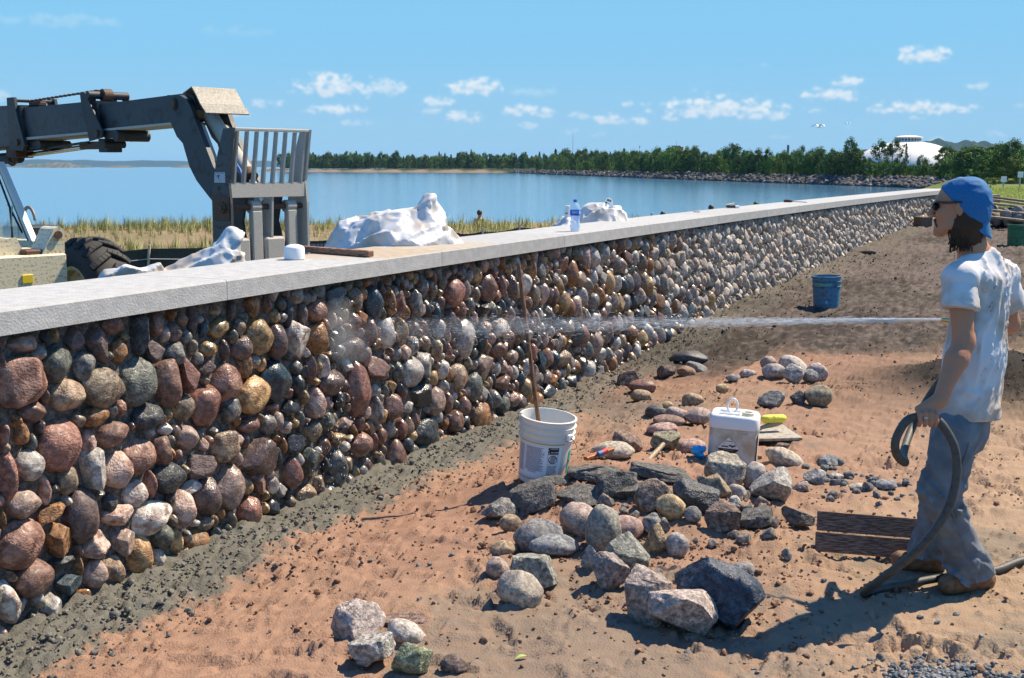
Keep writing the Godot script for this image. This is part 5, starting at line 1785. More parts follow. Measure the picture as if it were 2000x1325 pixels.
func ground_things() -> void:
	# orange tool with a red and blue grip on the slabs
	var t := thing("bricklayers_line_block", "orange wooden line block with a red and blue string wound on it", "tool", Vector3(0.47, 0.215, -6.2), deg_to_rad(38))
	t.rotation.z = 0.12
	var b := MB.new(); b.box(at(Vector3.ZERO), Vector3(0.2, 0.02, 0.034), 0.003)
	put("block", b, M("orange_wood", Color(0.72, 0.24, 0.05), 0.5, "wood", 1, "", 1, {"stretch": Vector3(3, 14, 14)}), t)
	b = MB.new(); b.tube(PackedVector3Array([Vector3(0.0, 0.012, 0.025), Vector3(0.035, 0.016, 0.025)]), PackedFloat32Array([0.014]), 10)
	put("red_string", b, M("red_string", Color(0.6, 0.05, 0.04), 0.6), t)
	b = MB.new(); b.tube(PackedVector3Array([Vector3(-0.03, 0.012, 0.027), Vector3(-0.001, 0.012, 0.027)]), PackedFloat32Array([0.014]), 10)
	put("blue_string", b, M("blue_string", Color(0.05, 0.13, 0.35), 0.6), t)
	# blue glove
	var f := Field.new(Vector3(-0.09, -0.03, -0.08), Vector3(0.09, 0.13, 0.08), 0.005)
	for i in 7: f.ball(Vector3(rng.randf_range(-0.035, 0.035), rng.randf_range(0.02, 0.07), rng.randf_range(-0.03, 0.03)), Basis.from_euler(Vector3(rng.randf() * 3, rng.randf() * 3, 0)), Vector3(0.03, 0.022, 0.014) * rng.randf_range(0.9, 1.3), 0.008)
	f.warp(func(p: Vector3) -> float: return 0.006 * nz2.get_noise_3dv(p * 900.0))
	b = MB.new(); f.mesh(b)
	var o := put("rubber_glove", b, M("glove_blue", Color(0.03, 0.36, 0.72), 0.35, "", 1, "", 1, {"back": Color(0.02, 0.15, 0.3)}))
	o.position = Vector3(1.1, 0.05, -6.72)
	tag(o, "crumpled bright blue rubber glove against the white jug", "glove")
	# wooden handle of a hammer among the stones
	b = MB.new(); b.tube(PackedVector3Array([Vector3(0.78, 0.065, -6.62), Vector3(0.9, 0.115, -6.84)]), PackedFloat32Array([0.017, 0.014]), 10)
	tag(put("hammer_handle", b, M("ash_wood", Color(0.52, 0.4, 0.24), 0.6, "wood", 1, "", 1, {"stretch": Vector3(16, 16, 3)})), "pale wooden hammer handle sticking out under the olive green stone", "handle")
	# grey board and the brush on it
	b = MB.new(); b.box(Transform3D(Basis(Vector3.UP, 0.1), Vector3(1.66, 0.035, -7.5)), Vector3(0.34, 0.02, 0.4), 0.003)
	tag(put("mortar_board", b, M("board_grey", Color(0.33, 0.3, 0.25), 0.85, "dirty", 4.0)), "weathered grey mortar board lying flat behind the jug", "board")
	t = thing("scrub_brush", "scrubbing brush with yellow bristles up on the grey board", "brush", Vector3(1.70, 0.05, -7.5), deg_to_rad(12))
	f = Field.new(Vector3(-0.1, -0.01, -0.05), Vector3(0.1, 0.12, 0.05), 0.005)
	f.bone(Vector3(-0.05, 0.075, 0), Vector3(0.05, 0.075, 0), 0.026, 0.026, 0.01)
	f.bone(Vector3(-0.078, 0.085, 0), Vector3(0.078, 0.08, 0), 0.008, 0.012, 0.03)
	f.warp(func(p: Vector3) -> float: return 0.003 * nz3.get_noise_3dv(p * 1500.0))
	b = MB.new(); f.mesh(b)
	put("bristles", b, M("bristle_yellow", Color(0.68, 0.62, 0.06), 0.7), t)
	b = MB.new(); b.tube(PackedVector3Array([Vector3(-0.19, 0.0, 0.06), Vector3(-0.08, 0.028, 0.015), Vector3(0.02, 0.045, 0.0), Vector3(0.06, 0.05, 0)]), PackedFloat32Array([0.011, 0.013, 0.02, 0.012]), 10)
	put("handle", b, M("ash_wood", Color.WHITE, 0.6), t)
	# two planks half on edge by the person's feet
	for k in 2:
		b = MB.new()
		var p0 := Vector3(1.37, 0.075, -5.13) if k == 0 else Vector3(1.385, 0.16, -5.17)
		var p1 := Vector3(1.92, 0.055, -5.04) if k == 0 else Vector3(1.95, 0.135, -5.09)
		var dx := (p1 - p0).normalized()
		var up := (Vector3(0, 1, -0.45) - dx * dx.dot(Vector3(0, 1, -0.45))).normalized()
		b.box(Transform3D(Basis(dx, up, dx.cross(up)), (p0 + p1) * 0.5), Vector3((p1 - p0).length(), 0.088, 0.02), 0.003)
		tag(put("plank", b, M("old_plank", Color(0.3, 0.175, 0.12), 0.85, "wood", 1, "nfine", 0.4, {"stretch": Vector3(1.5, 16, 16)})), ["lower of two dark brown planks on edge by the person's boots", "upper of two dark brown planks on edge by the person's boots"][k], "plank", "planks by the person's boots")
	var ys := MB.new(); ys.lathe(PackedVector2Array([Vector2(0.0, 0.03), Vector2(0.025, 0.028), Vector2(0.05, 0.014), Vector2(0.055, 0.0), Vector2(0, 0)]), 20, at(Vector3(1.855, 0.085, -5.2)))
	tag(put("sponge", ys, M("sponge_yellow", Color(0.8, 0.66, 0.02), 0.8)), "yellow sponge just showing over the upper plank behind the hose", "sponge")

func leaf() -> void:
	var b := MB.new()
	for k in 6:
		var u := k / 5.0
		var w := 0.012 * sin(PI * (0.08 + 0.84 * u))
		b.vert(Vector3(0.05 * (u - 0.5), 0.006 + 0.008 * sin(PI * u), -w), Vector3.UP)
		b.vert(Vector3(0.05 * (u - 0.5), 0.004 + 0.008 * sin(PI * u), 0), Vector3.UP)
		b.vert(Vector3(0.05 * (u - 0.5), 0.008 + 0.008 * sin(PI * u), w), Vector3.UP)
	for k in 5:
		for j in 2:
			var q := k * 3 + j
			b.ix.append_array([q, q + 3, q + 1, q + 1, q + 3, q + 4])
	b.smooth()
	var o := put("green_leaf", b, M("leaf_green", Color(0.3, 0.4, 0.08), 0.5))
	o.position = Vector3(0.035, soil_h(0.035, 4.03) + 0.002, -4.03)
	o.rotation.y = 0.5
	tag(o, "single fallen green leaf on the sand right of the dark purple stone", "leaf")

func cloth(called: String, label: String, lobes: Array, pos: Vector3, lo: Vector3, hi: Vector3, sd: float, straps: Array) -> void:
	var t := thing(called, label, "bag", pos, 0.0, "white woven bulk bags behind the wall")
	var f := Field.new(lo, hi, 0.0105)
	for l in lobes: f.bone(l[0], l[1], l[2], l[3], l[4], l[5] if l.size() > 5 else Vector3.ZERO, l[6] if l.size() > 6 else 1.0)
	f.warp(func(p: Vector3) -> float:
		var w := 0.5 * nz3.get_noise_3d(p.x * 70.0, p.y * 70.0, p.z * 70.0)
		var along := p.x * 0.86 + p.y * 0.5
		var across := p.y * 0.86 - p.x * 0.5
		var a := crease.get_noise_3d(along * 1.9 + sd + w, across * 6.5 + w, p.z * 5.0)
		var b := crease.get_noise_3d(p.x * 10.0 + sd + w, p.y * 7.0 + p.x * 5.0, p.z * 9.0)
		return 0.085 * (a + 0.8) + 0.024 * (b + 0.8) - 0.03)
	var b := MB.new(); f.mesh(b)
	put("sheet", b, M("bag_white", Color(0.6, 0.6, 0.605), 0.4, "soiled", 0.8, "", 0.25, {"back": Color(0.12, 0.12, 0.12)}), t)
	for s in straps:
		b = MB.new()
		var p: Array = s
		for i in p.size() - 1:
			var a: Vector3 = p[i]
			var e: Vector3 = p[i + 1]
			var dy := (e - a).normalized()
			var sx := dy.cross(Vector3.BACK).normalized() if absf(dy.z) < 0.9 else Vector3.RIGHT
			b.box(Transform3D(Basis(sx, dy, sx.cross(dy)), (a + e) * 0.5), Vector3(0.035, (e - a).length() + 0.012, 0.006), 0.002)
		put("strap", b, M("strap_white", Color(0.78, 0.78, 0.79), 0.6), t)

func bags() -> void:
	cloth("bulk_bag", "big crumpled white bulk bag slumped behind the wall right of the fork carriage", [
		[Vector3(-0.32, 0.14, 0.02), Vector3(-0.33, 0.26, 0), 0.19, 0.11, 0.1], [Vector3(-0.28, 0.22, 0), Vector3(0.3, 0.12, 0.0), 0.12, 0.13, 0.12], [Vector3(-0.1, 0.25, -0.05), Vector3(0.12, 0.28, -0.04), 0.1, 0.08, 0.08],
		[Vector3(0.2, 0.2, 0), Vector3(0.25, 0.5, 0.0), 0.18, 0.06, 0.1], [Vector3(0.2, 0.2, 0.02), Vector3(0.36, 0.18, 0), 0.16, 0.1, 0.08], [Vector3(0, -0.25, 0), Vector3(0, 0.1, 0), 0.4, 0.36, 0.1]],
		Vector3(-0.83, 0.96, -8.4), Vector3(-0.62, -0.5, -0.5), Vector3(0.62, 0.66, 0.5), 0.0, [])
	cloth("bulk_bag", "white bulk bag lying flattened in front of the fork carriage's foot", [
		[Vector3(0.12, -0.04, 0), Vector3(0.2, 0.18, 0.0), 0.115, 0.035, 0.08], [Vector3(0.17, 0.13, 0.0), Vector3(0.21, 0.24, 0), 0.035, 0.02, 0.04], [Vector3(-0.5, -0.1, 0.25), Vector3(0.05, -0.02, 0.05), 0.05, 0.085, 0.08], [Vector3(-0.52, -0.07, 0.28), Vector3(-0.42, -0.02, 0.26), 0.05, 0.035, 0.05], [Vector3(-0.2, -0.4, 0.1), Vector3(0.1, -0.15, 0), 0.2, 0.2, 0.1]],
		Vector3(-2.07, 1.08, -7.9), Vector3(-0.75, -0.65, -0.35), Vector3(0.42, 0.35, 0.55), 40.0, [])
	cloth("bulk_bag", "small white bag with one upright strap left of the water bottle", [
		[Vector3(0, -0.1, 0), Vector3(0.02, 0.12, 0), 0.13, 0.03, 0.1], [Vector3(0, -0.3, 0), Vector3(0, -0.05, 0), 0.2, 0.14, 0.1]],
		Vector3(0.5, 1.1, -11.5), Vector3(-0.3, -0.5, -0.3), Vector3(0.3, 0.25, 0.3), 80.0, [[Vector3(0.02, 0.12, 0), Vector3(0.03, 0.2, 0), Vector3(0.035, 0.27, 0), Vector3(0.045, 0.27, -0.03), Vector3(0.05, 0.1, -0.03)]])
	cloth("bulk_bag", "white bag tied in a peak with strap loops right of the water bottle", [
		[Vector3(-0.15, -0.05, 0), Vector3(-0.11, 0.17, 0), 0.15, 0.03, 0.1], [Vector3(-0.1, 0.02, 0), Vector3(0.12, 0.02, 0), 0.09, 0.12, 0.08], [Vector3(0.12, -0.05, 0), Vector3(0.12, 0.17, 0), 0.17, 0.035, 0.1], [Vector3(0.02, 0.03, 0), Vector3(0.04, 0.15, 0), 0.1, 0.02, 0.06], [Vector3(0, -0.3, 0), Vector3(0, -0.05, 0), 0.3, 0.25, 0.1]],
		Vector3(0.9, 1.13, -12.0), Vector3(-0.42, -0.55, -0.4), Vector3(0.46, 0.3, 0.4), 120.0,
		[[Vector3(0.03, 0.13, 0), Vector3(0.05, 0.26, 0), Vector3(0.07, 0.29, 0), Vector3(0.1, 0.28, 0), Vector3(0.11, 0.23, 0), Vector3(0.06, 0.15, 0.01), Vector3(0.03, 0.08, 0.03)], [Vector3(0.12, 0.14, 0), Vector3(0.11, 0.2, 0), Vector3(0.13, 0.205, 0)], [Vector3(-0.2, 0.02, 0.02), Vector3(-0.21, 0.14, 0), Vector3(-0.17, 0.16, 0), Vector3(-0.15, 0.1, 0.03)]])

func fence() -> void:
	var pts := [[-6.6, 15.5], [-5.0, 16.2], [-3.3, 17.0], [-2.2, 17.6], [-0.9, 18.0], [-0.45, 18.1], [0.1, 18.6], [0.8, 19.0], [1.5, 19.6], [2.4, 20.2]]
	var t := thing("silt_fence", "low black silt fence on wooden stakes along the foot of the dune", "fence")
	var b := MB.new()
	var n := 120
	for i in n + 1:
		var u := float(i) / n * (pts.size() - 1)
		var k := mini(int(u), pts.size() - 2)
		var p := Vector2(pts[k][0], pts[k][1]).lerp(Vector2(pts[k + 1][0], pts[k + 1][1]), u - k)
		var sag := 0.035 * sin((u - k) * PI)
		var w := 0.02 * nz2.get_noise_2d(i * 30.0, 5.0)
		var g := 0.29 + 0.07 * (p.y - 16.0)
		for j in 5:
			var h: float = [-0.1, 0.09, 0.13, 0.17, 0.33][j]
			b.vert(Vector3(p.x, g + (h if j == 0 else h - sag), -p.y + w * j + 0.02 * nz2.get_noise_2d(i * 60.0, j * 80.0)), Vector3.BACK)
	for i in n:
		for j in 4:
			var a := i * 5 + j
			b.ix.append_array([a, a + 1, a + 5, a + 1, a + 6, a + 5])
	b.smooth()
	put("fabric", b, M("silt_black", Color(0.022, 0.028, 0.03), 0.5, "", 1, "nfold", 0.5), t)
	for i in pts.size():
		var p: Array = pts[i]
		b = MB.new(); b.box(Transform3D(Basis(Vector3.BACK, 0.1 * sin(i * 5.0)), Vector3(p[0], 0.40 + 0.07 * (p[1] - 16.0), -p[1] + 0.03)), Vector3(0.03, 0.55, 0.03), 0.003)
		put("stake", b, M("stake_wood", Color(0.5, 0.42, 0.33), 0.85), t)
	for i in pts.size() - 1:
		b = MB.new()
		b.tube(PackedVector3Array([Vector3(pts[i][0], 0.48 + 0.07 * (pts[i][1] - 16.0), -pts[i][1] + 0.05), Vector3((pts[i][0] + pts[i + 1][0]) * 0.5, 0.44 + 0.07 * (pts[i][1] - 16.0), -(pts[i][1] + pts[i + 1][1]) * 0.5 + 0.06), Vector3(pts[i + 1][0], 0.48 + 0.07 * (pts[i + 1][1] - 16.0), -pts[i + 1][1] + 0.05)]), PackedFloat32Array([0.006]), 5)
		put("cord", b, M("cord_grey", Color(0.45, 0.46, 0.48), 0.7), t)
		# pale print, too worn to read
		var im := Image.create(128, 48, false, Image.FORMAT_RGBA8)
		im.fill(Color(0.16, 0.18, 0.19))
		fine_print(im, 6, 6, 120, 26, 24, Color(0.45, 0.48, 0.5))
		fine_print(im, 10, 32, 100, 46, 6, Color(0.32, 0.35, 0.37))
		if i % 2 == 0 or i == 7:
			var c0 := Vector2(pts[i][0], pts[i][1]).lerp(Vector2(pts[i + 1][0], pts[i + 1][1]), 0.25)
			var c1 := Vector2(pts[i][0], pts[i][1]).lerp(Vector2(pts[i + 1][0], pts[i + 1][1]), 0.25 + minf(0.5, 0.55 / c0.distance_to(Vector2(pts[i + 1][0], pts[i + 1][1]))))
			var g := 0.29 + 0.07 * (c0.y - 16.0)
			b = MB.new()
			b.quad(Vector3(c0.x, g + 0.16, -c0.y + 0.06), Vector3(c1.x, g + 0.16, -c1.y + 0.06), Vector3(c1.x, g + 0.28, -c1.y + 0.06), Vector3(c0.x, g + 0.28, -c0.y + 0.06))
			put("worn_print", b, label_mat(im, "silt_print"), t)

func lumber() -> void:
	for i in 9:
		var b := MB.new()
		var p0 := Vector3(9.6 + 0.1 * (i % 3), 0.75 + 0.13 * (i % 4) + 0.06 * int(i / 4), -24.6 - 0.25 * i)
		var p1 := p0 + Vector3(2.9 + 0.3 * (i % 3), -0.32 - 0.04 * (i % 4), 2.6 - 0.35 * (i % 4))
		var dx := (p1 - p0).normalized()
		var z := dx.cross(Vector3.UP).normalized()
		b.box(Transform3D(Basis(dx, z.cross(dx), z), (p0 + p1) * 0.5), Vector3((p1 - p0).length(), 0.045, 0.14), 0.004)
		tag(put("form_board", b, M("form_wood_%d" % (i % 3), [Color(0.5, 0.37, 0.22), Color(0.42, 0.32, 0.22), Color(0.56, 0.44, 0.26)][i % 3], 0.8, "wood", 1, "", 1, {"stretch": Vector3(1, 10, 3)})), "long pale board of the lumber pile at the far end of the wall", "board", "boards of the lumber pile")
	var b := MB.new()
	b.box(Transform3D(Basis(Vector3.UP, 0.1), Vector3(10.4, 1.02, -26.6)), Vector3(0.9, 0.22, 0.5), 0.01)
	tag(put("timber_bundle", b, M("form_wood_0", Color.WHITE, 0.8)), "short bundle of timber on top of the lumber pile", "timber")
	for k in 40:
		var o := obj("boulder", round_stones[k % 14], cobble_far(k), null, Transform3D(Basis.from_euler(Vector3(k, k * 2.0, 0)) * Basis.from_scale(Vector3(0.09, 0.12, 0.09) * rng.randf_range(0.8, 1.3)), Vector3(9.55 + 1.5 * rng.randf(), 0.62 + 0.28 * rng.randf() * rng.randf(), -24.3 - 0.9 * rng.randf())))
		tag(o, "pale cobble in the heap under the lumber pile", "rock", "cobbles heaped under the lumber pile")

func cobble_far(k: int) -> StandardMaterial3D:
	return M("cobble_far_%d" % (k % 4), [Color(0.42, 0.39, 0.34), Color(0.34, 0.3, 0.27), Color(0.5, 0.46, 0.4), Color(0.28, 0.27, 0.26)][k % 4], 0.85, "speck", 6.0)
# ---------------------------------------------------------------- telehandler; own axes: x ahead along the boom, z towards the wall
func plate(t: Node3D, called: String, pts: Array, z0: float, z1: float, mat: Material) -> void:
	var b := MB.new()
	b.prism(PackedVector2Array(pts), Transform3D(), z0, z1)
	put(called, b, mat, t)

func pipe(t: Node3D, called: String, pts: Array, r: Array, mat: Material, sides := 16) -> void:
	var b := MB.new()
	b.tube(PackedVector3Array(pts), PackedFloat32Array(r), sides)
	put(called, b, mat, t)

func block(t: Node3D, called: String, c: Vector3, size: Vector3, mat: Material, r := 0.008) -> void:
	var b := MB.new()
	b.box(at(c), size, r)
	put(called, b, mat, t)

func telehandler() -> void:
	var t := thing("telehandler", "old grey and cream telehandler reaching over the wall with an empty fork carriage", "telehandler", Vector3(-2.238, 0, -9.5), deg_to_rad(-42))
	var paint := M("boom_paint", Color(0.034, 0.037, 0.044), 0.55, "rusty", 1.0, "nfine", 0.2)
	var dull := M("boom_dull", Color(0.028, 0.028, 0.031), 0.6, "rusty", 1.4, "nfine", 0.4)
	var crust := M("concrete_crust", Color(0.47, 0.43, 0.375), 0.9, "concrete", 4.0, "nrough", 0.9)
	var rust := M("rust_steel", Color(0.18, 0.085, 0.045), 0.7, "crust", 6.0, "nfine", 0.8)
	var chrome := M("chrome", Color(0.55, 0.5, 0.42), 0.18, "", 1, "", 1, {"metal": 1.0})
	var cream := M("cream_paint", Color(0.64, 0.57, 0.4), 0.6, "rusty", 5.0, "nfine", 0.3)
	var boom := group_of(t, "boom")
	var carriage := group_of(t, "fork_carriage")
	var cab := group_of(t, "cab")
	var frame := group_of(t, "front_frame")
	# boom sections, outer to inner
	plate(boom, "outer_boom", [Vector2(-6.4, 2.40), Vector2(-4.05, 2.38), Vector2(-4.04, 1.97), Vector2(-6.4, 1.9)], -0.25, -0.66, paint)
	plate(boom, "middle_boom", [Vector2(-4.19, 2.35), Vector2(-2.55, 2.37), Vector2(-2.58, 2.08), Vector2(-4.12, 2.04)], -0.28, -0.63, paint)
	plate(boom, "middle_flange", [Vector2(-4.1, 2.045), Vector2(-2.6, 2.083), Vector2(-2.6, 2.062), Vector2(-4.1, 2.02)], -0.26, -0.65, crust)
	plate(boom, "inner_boom", [Vector2(-2.66, 2.335), Vector2(-0.98, 2.385), Vector2(-0.92, 2.23), Vector2(-1.3, 2.14), Vector2(-2.51, 2.105)], -0.31, -0.6, paint)
	plate(boom, "inner_flange", [Vector2(-2.5, 2.105), Vector2(-1.2, 2.14), Vector2(-1.2, 2.118), Vector2(-2.5, 2.083)], -0.295, -0.615, crust)
	for z in [[-0.22, -0.25], [-0.66, -0.69]]:
		plate(boom, "boom_collar", [Vector2(-4.29, 2.46), Vector2(-4.13, 2.46), Vector2(-4.08, 2.26), Vector2(-3.95, 1.97), Vector2(-4.0, 1.91), Vector2(-4.3, 1.92)], z[0], z[1], dull)
		plate(boom, "boom_collar", [Vector2(-2.79, 2.44), Vector2(-2.70, 2.455), Vector2(-2.56, 2.28), Vector2(-2.41, 2.09), Vector2(-2.42, 2.02), Vector2(-2.66, 1.99), Vector2(-2.68, 2.06), Vector2(-2.77, 2.30)], z[0] - 0.015, z[1] + 0.0, dull)
	block(boom, "collar_bridge", Vector3(-4.2, 2.43, -0.455), Vector3(0.1, 0.03, 0.4), dull)
	block(boom, "chain_anchor", Vector3(-4.02, 2.395, -0.42), Vector3(0.2, 0.04, 0.1), rust)
	pipe(boom, "pin", [Vector3(-4.1, 2.0, -0.2), Vector3(-4.1, 2.0, -0.7)], [0.035], rust)
	pipe(boom, "pin", [Vector3(-2.5, 2.06, -0.215), Vector3(-2.5, 2.06, -0.7)], [0.035], rust)
	# chain and its rollers
	for k in 34:
		var p := Vector3(-4.2, 2.425, -0.4).lerp(Vector3(-2.72, 2.478, -0.4), (k + 0.5) / 34.0)
		block(boom, "chain_link", p, Vector3(0.034, 0.022 if k % 2 == 0 else 0.016, 0.03 if k % 2 == 0 else 0.045), rust, 0.004)
	pipe(boom, "chain_roller", [Vector3(-2.62, 2.425, -0.22), Vector3(-2.62, 2.425, -0.64)], [0.038], dull)
	pipe(boom, "chain_roller", [Vector3(-2.6, 2.425, -0.36), Vector3(-2.6, 2.425, -0.45)], [0.062], rust, 14)
	for z in [-0.3, -0.52]:
		block(boom, "roller_bracket", Vector3(-2.68, 2.41, z), Vector3(0.12, 0.09, 0.015), dull)
	pipe(boom, "lower_roller", [Vector3(-2.25, 2.035, -0.28), Vector3(-2.25, 2.035, -0.62)], [0.052], dull)
	block(boom, "roller_arm", Vector3(-2.36, 2.05, -0.3), Vector3(0.22, 0.075, 0.03), dull)
	block(boom, "roller_arm", Vector3(-2.36, 2.05, -0.6), Vector3(0.22, 0.075, 0.03), dull)
	pipe(boom, "lower_roller", [Vector3(-3.78, 1.965, -0.28), Vector3(-3.78, 1.965, -0.62)], [0.05], dull)
	block(boom, "roller_arm", Vector3(-3.9, 1.97, -0.3), Vector3(0.22, 0.08, 0.03), dull)
	block(boom, "roller_arm", Vector3(-3.9, 1.97, -0.6), Vector3(0.22, 0.08, 0.03), dull)
	# telescoping ram under the boom
	pipe(boom, "ram_tube", [Vector3(-6.4, 1.8, -0.42), Vector3(-4.5, 1.845, -0.42)], [0.06], dull)
	pipe(boom, "ram_rod", [Vector3(-4.5, 1.86, -0.42), Vector3(-3.1, 1.94, -0.42)], [0.026], chrome)
	pipe(boom, "hydraulic_pipe", [Vector3(-4.5, 1.895, -0.36), Vector3(-2.9, 1.985, -0.36)], [0.013], dull, 8)
	block(boom, "ram_head", Vector3(-2.92, 1.955, -0.42), Vector3(0.42, 0.075, 0.08), rust)
	block(boom, "ram_clevis", Vector3(-2.6, 1.95, -0.42), Vector3(0.17, 0.13, 0.16), dull)
	pipe(boom, "clevis_pin", [Vector3(-2.53, 1.96, -0.31), Vector3(-2.53, 1.96, -0.53)], [0.035], dull)
	var hook := []
	for i in 15: hook.append(Vector3(-4.42 + 0.085 * cos(i * 0.42 + 1.2), 1.86 + 0.085 * sin(i * 0.42 + 1.2), -0.3))
	pipe(boom, "lifting_hook", hook, [0.024], rust, 10)
	block(boom, "hook_block", Vector3(-4.4, 1.9, -0.38), Vector3(0.22, 0.12, 0.2), rust)
	# gooseneck
	var neck := [Vector2(-1.32, 2.35), Vector2(-1.28, 2.37), Vector2(-1.09, 2.365), Vector2(-0.98, 2.32), Vector2(-0.92, 2.25), Vector2(-0.86, 2.14), Vector2(-0.62, 1.75), Vector2(-0.45, 1.6), Vector2(-0.4, 1.43), Vector2(-0.6, 1.42), Vector2(-0.71, 1.5), Vector2(-0.88, 1.63), Vector2(-0.98, 1.75), Vector2(-1.07, 1.95), Vector2(-1.16, 2.01), Vector2(-1.26, 2.15)]
	plate(boom, "gooseneck_cheek", neck, -0.245, -0.29, paint)
	plate(boom, "gooseneck_cheek", neck, -0.60, -0.645, paint)
	plate(boom, "gooseneck_web", [Vector2(-0.9, 2.12), Vector2(-0.86, 2.1), Vector2(-0.64, 1.73), Vector2(-0.68, 1.71)], -0.29, -0.34, crust)
	plate(boom, "gooseneck_web", [Vector2(-0.9, 2.12), Vector2(-0.86, 2.1), Vector2(-0.64, 1.73), Vector2(-0.68, 1.71)], -0.55, -0.6, crust)
	pipe(boom, "pivot_pin", [Vector3(-1.18, 2.29, -0.225), Vector3(-1.18, 2.29, -0.665)], [0.04], rust)
	pipe(boom, "pivot_collar", [Vector3(-1.18, 2.29, -0.235), Vector3(-1.18, 2.29, -0.247)], [0.055], dull)
	# sheet hood over the tip
	var hood := [Vector2(-1.0, 2.375), Vector2(-0.86, 2.425), Vector2(-0.80, 2.36), Vector2(-0.74, 2.28), Vector2(-0.66, 2.2), Vector2(-0.668, 2.192), Vector2(-0.75, 2.27), Vector2(-0.81, 2.35), Vector2(-0.865, 2.412), Vector2(-1.0, 2.364)]
	plate(boom, "tip_hood", hood, -0.22, -0.66, M("hood_sheet", Color(0.25, 0.235, 0.205), 0.5, "crust", 5.0, "nrough", 1.0, {"metal": 0.2}))
	# tilt ram
	pipe(boom, "tilt_ram", [Vector3(-0.93, 2.2, -0.44), Vector3(-0.6, 1.88, -0.44), Vector3(-0.42, 1.7, -0.44)], [0.062], crust)
	pipe(boom, "tilt_ram_gland", [Vector3(-0.42, 1.7, -0.44), Vector3(-0.37, 1.65, -0.44)], [0.075], rust)
	pipe(boom, "tilt_rod", [Vector3(-0.38, 1.66, -0.44), Vector3(-0.18, 1.46, -0.44)], [0.032], chrome)
	pipe(boom, "hydraulic_hose", [Vector3(-0.5, 1.8, -0.37), Vector3(-0.36, 1.72, -0.33), Vector3(-0.28, 1.6, -0.32), Vector3(-0.2, 1.53, -0.36)], [0.014], M("hose_blue", Color(0.03, 0.09, 0.3), 0.5), 8)
	# carriage
	var w := 0.79
	var side := [Vector2(-0.10, 2.05), Vector2(0.03, 2.055), Vector2(-0.05, 1.63), Vector2(-0.03, 1.45), Vector2(-0.03, 0.85), Vector2(-0.3, 0.85), Vector2(-0.29, 1.50), Vector2(-0.26, 1.65), Vector2(-0.19, 1.85)]
	plate(carriage, "carriage_side", side, 0.0, -0.022, M("carriage_grey", Color(0.07, 0.068, 0.07), 0.65, "rusty", 2.0, "nfine", 0.5))
	plate(carriage, "carriage_side", side, -w, -w + 0.022, crust)
	block(carriage, "top_rail", Vector3(0.015, 2.045, -w * 0.5), Vector3(0.03, 0.026, w - 0.046), crust)
	for k in 8:
		var z := -0.06 - (w - 0.12) * k / 7.0
		var b := MB.new()
		b.prism(PackedVector2Array([Vector2(-0.016, 2.03), Vector2(0.02, 2.03), Vector2(-0.05, 1.6), Vector2(-0.095, 1.6)]), Transform3D(), z - 0.009, z + 0.009)
		put("guard_bar", b, crust, carriage)
	plate(carriage, "cross_beam", [Vector2(-0.05, 1.62), Vector2(-0.045, 1.5), Vector2(-0.075, 1.5), Vector2(-0.08, 1.62)], -0.024, -w + 0.024, crust)
	pipe(carriage, "fork_shaft", [Vector3(-0.11, 1.42, 0.05), Vector3(-0.11, 1.42, -w - 0.04)], [0.024], rust)
	pipe(carriage, "shaft_nut", [Vector3(-0.11, 1.42, 0.005), Vector3(-0.11, 1.42, 0.04)], [0.045], rust, 8)
	block(carriage, "shaft_plate", Vector3(-0.15, 1.42, 0.008), Vector3(0.22, 0.2, 0.012), rust)
	for z in [-0.28, -0.64]:
		pipe(carriage, "fork_eye", [Vector3(-0.11, 1.42, z + 0.045), Vector3(-0.11, 1.42, z - 0.045)], [0.052], crust, 18)
		block(carriage, "fork_shank", Vector3(-0.09, 1.09, z), Vector3(0.06, 0.6, 0.1), crust)
		block(carriage, "fork_tine", Vector3(0.42, 0.775, z), Vector3(1.1, 0.04, 0.1), crust)
	plate(carriage, "middle_rib", [Vector2(-0.05, 1.5), Vector2(-0.075, 1.1), Vector2(-0.1, 0.9), Vector2(-0.3, 0.9), Vector2(-0.3, 1.5)], -0.42, -0.44, crust)
	plate(carriage, "link_rib", [Vector2(-0.1, 1.5), Vector2(-0.16, 1.3), Vector2(-0.06, 1.0), Vector2(-0.06, 0.88), Vector2(-0.34, 0.88), Vector2(-0.34, 1.5)], -0.55, -0.57, dull)
	plate(carriage, "link_rib", [Vector2(-0.1, 1.5), Vector2(-0.16, 1.3), Vector2(-0.1, 1.0), Vector2(-0.1, 0.88), Vector2(-0.34, 0.88), Vector2(-0.34, 1.5)], -0.2, -0.22, dull)
	block(carriage, "foot_box", Vector3(-0.14, 1.06, -0.12), Vector3(0.16, 0.22, 0.18), crust, 0.02)
	block(carriage, "foot_box", Vector3(-0.14, 1.05, -0.46), Vector3(0.16, 0.24, 0.2), crust, 0.02)
	block(carriage, "bottom_beam", Vector3(-0.2, 0.9, -w * 0.5), Vector3(0.1, 0.12, w - 0.05), crust)
	var im := Image.create(128, 96, false, Image.FORMAT_RGB8)
	im.fill(Color(0.68, 0.69, 0.72))
	fine_print(im, 6, 5, 120, 12, 9, Color(0.3, 0.32, 0.45))
	for k in 30: im.fill_rect(Rect2i(34 + k / 2, 26 + k, 34 - k, 1), Color(0.12, 0.16, 0.45))
	for k in 60: im.fill_rect(Rect2i(12 + k, 22 + k, 3, 3), Color(0.2, 0.2, 0.25))
	var sb := MB.new()
	sb.quad(Vector3(-0.245, 1.62, 0.003), Vector3(-0.09, 1.62, 0.003), Vector3(-0.09, 1.705, 0.003), Vector3(-0.235, 1.705, 0.003))
	put("sticker", sb, label_mat(im, "machine_sticker"), carriage)
	# cab
	var white := M("cab_white", Color(0.7, 0.68, 0.62), 0.4)
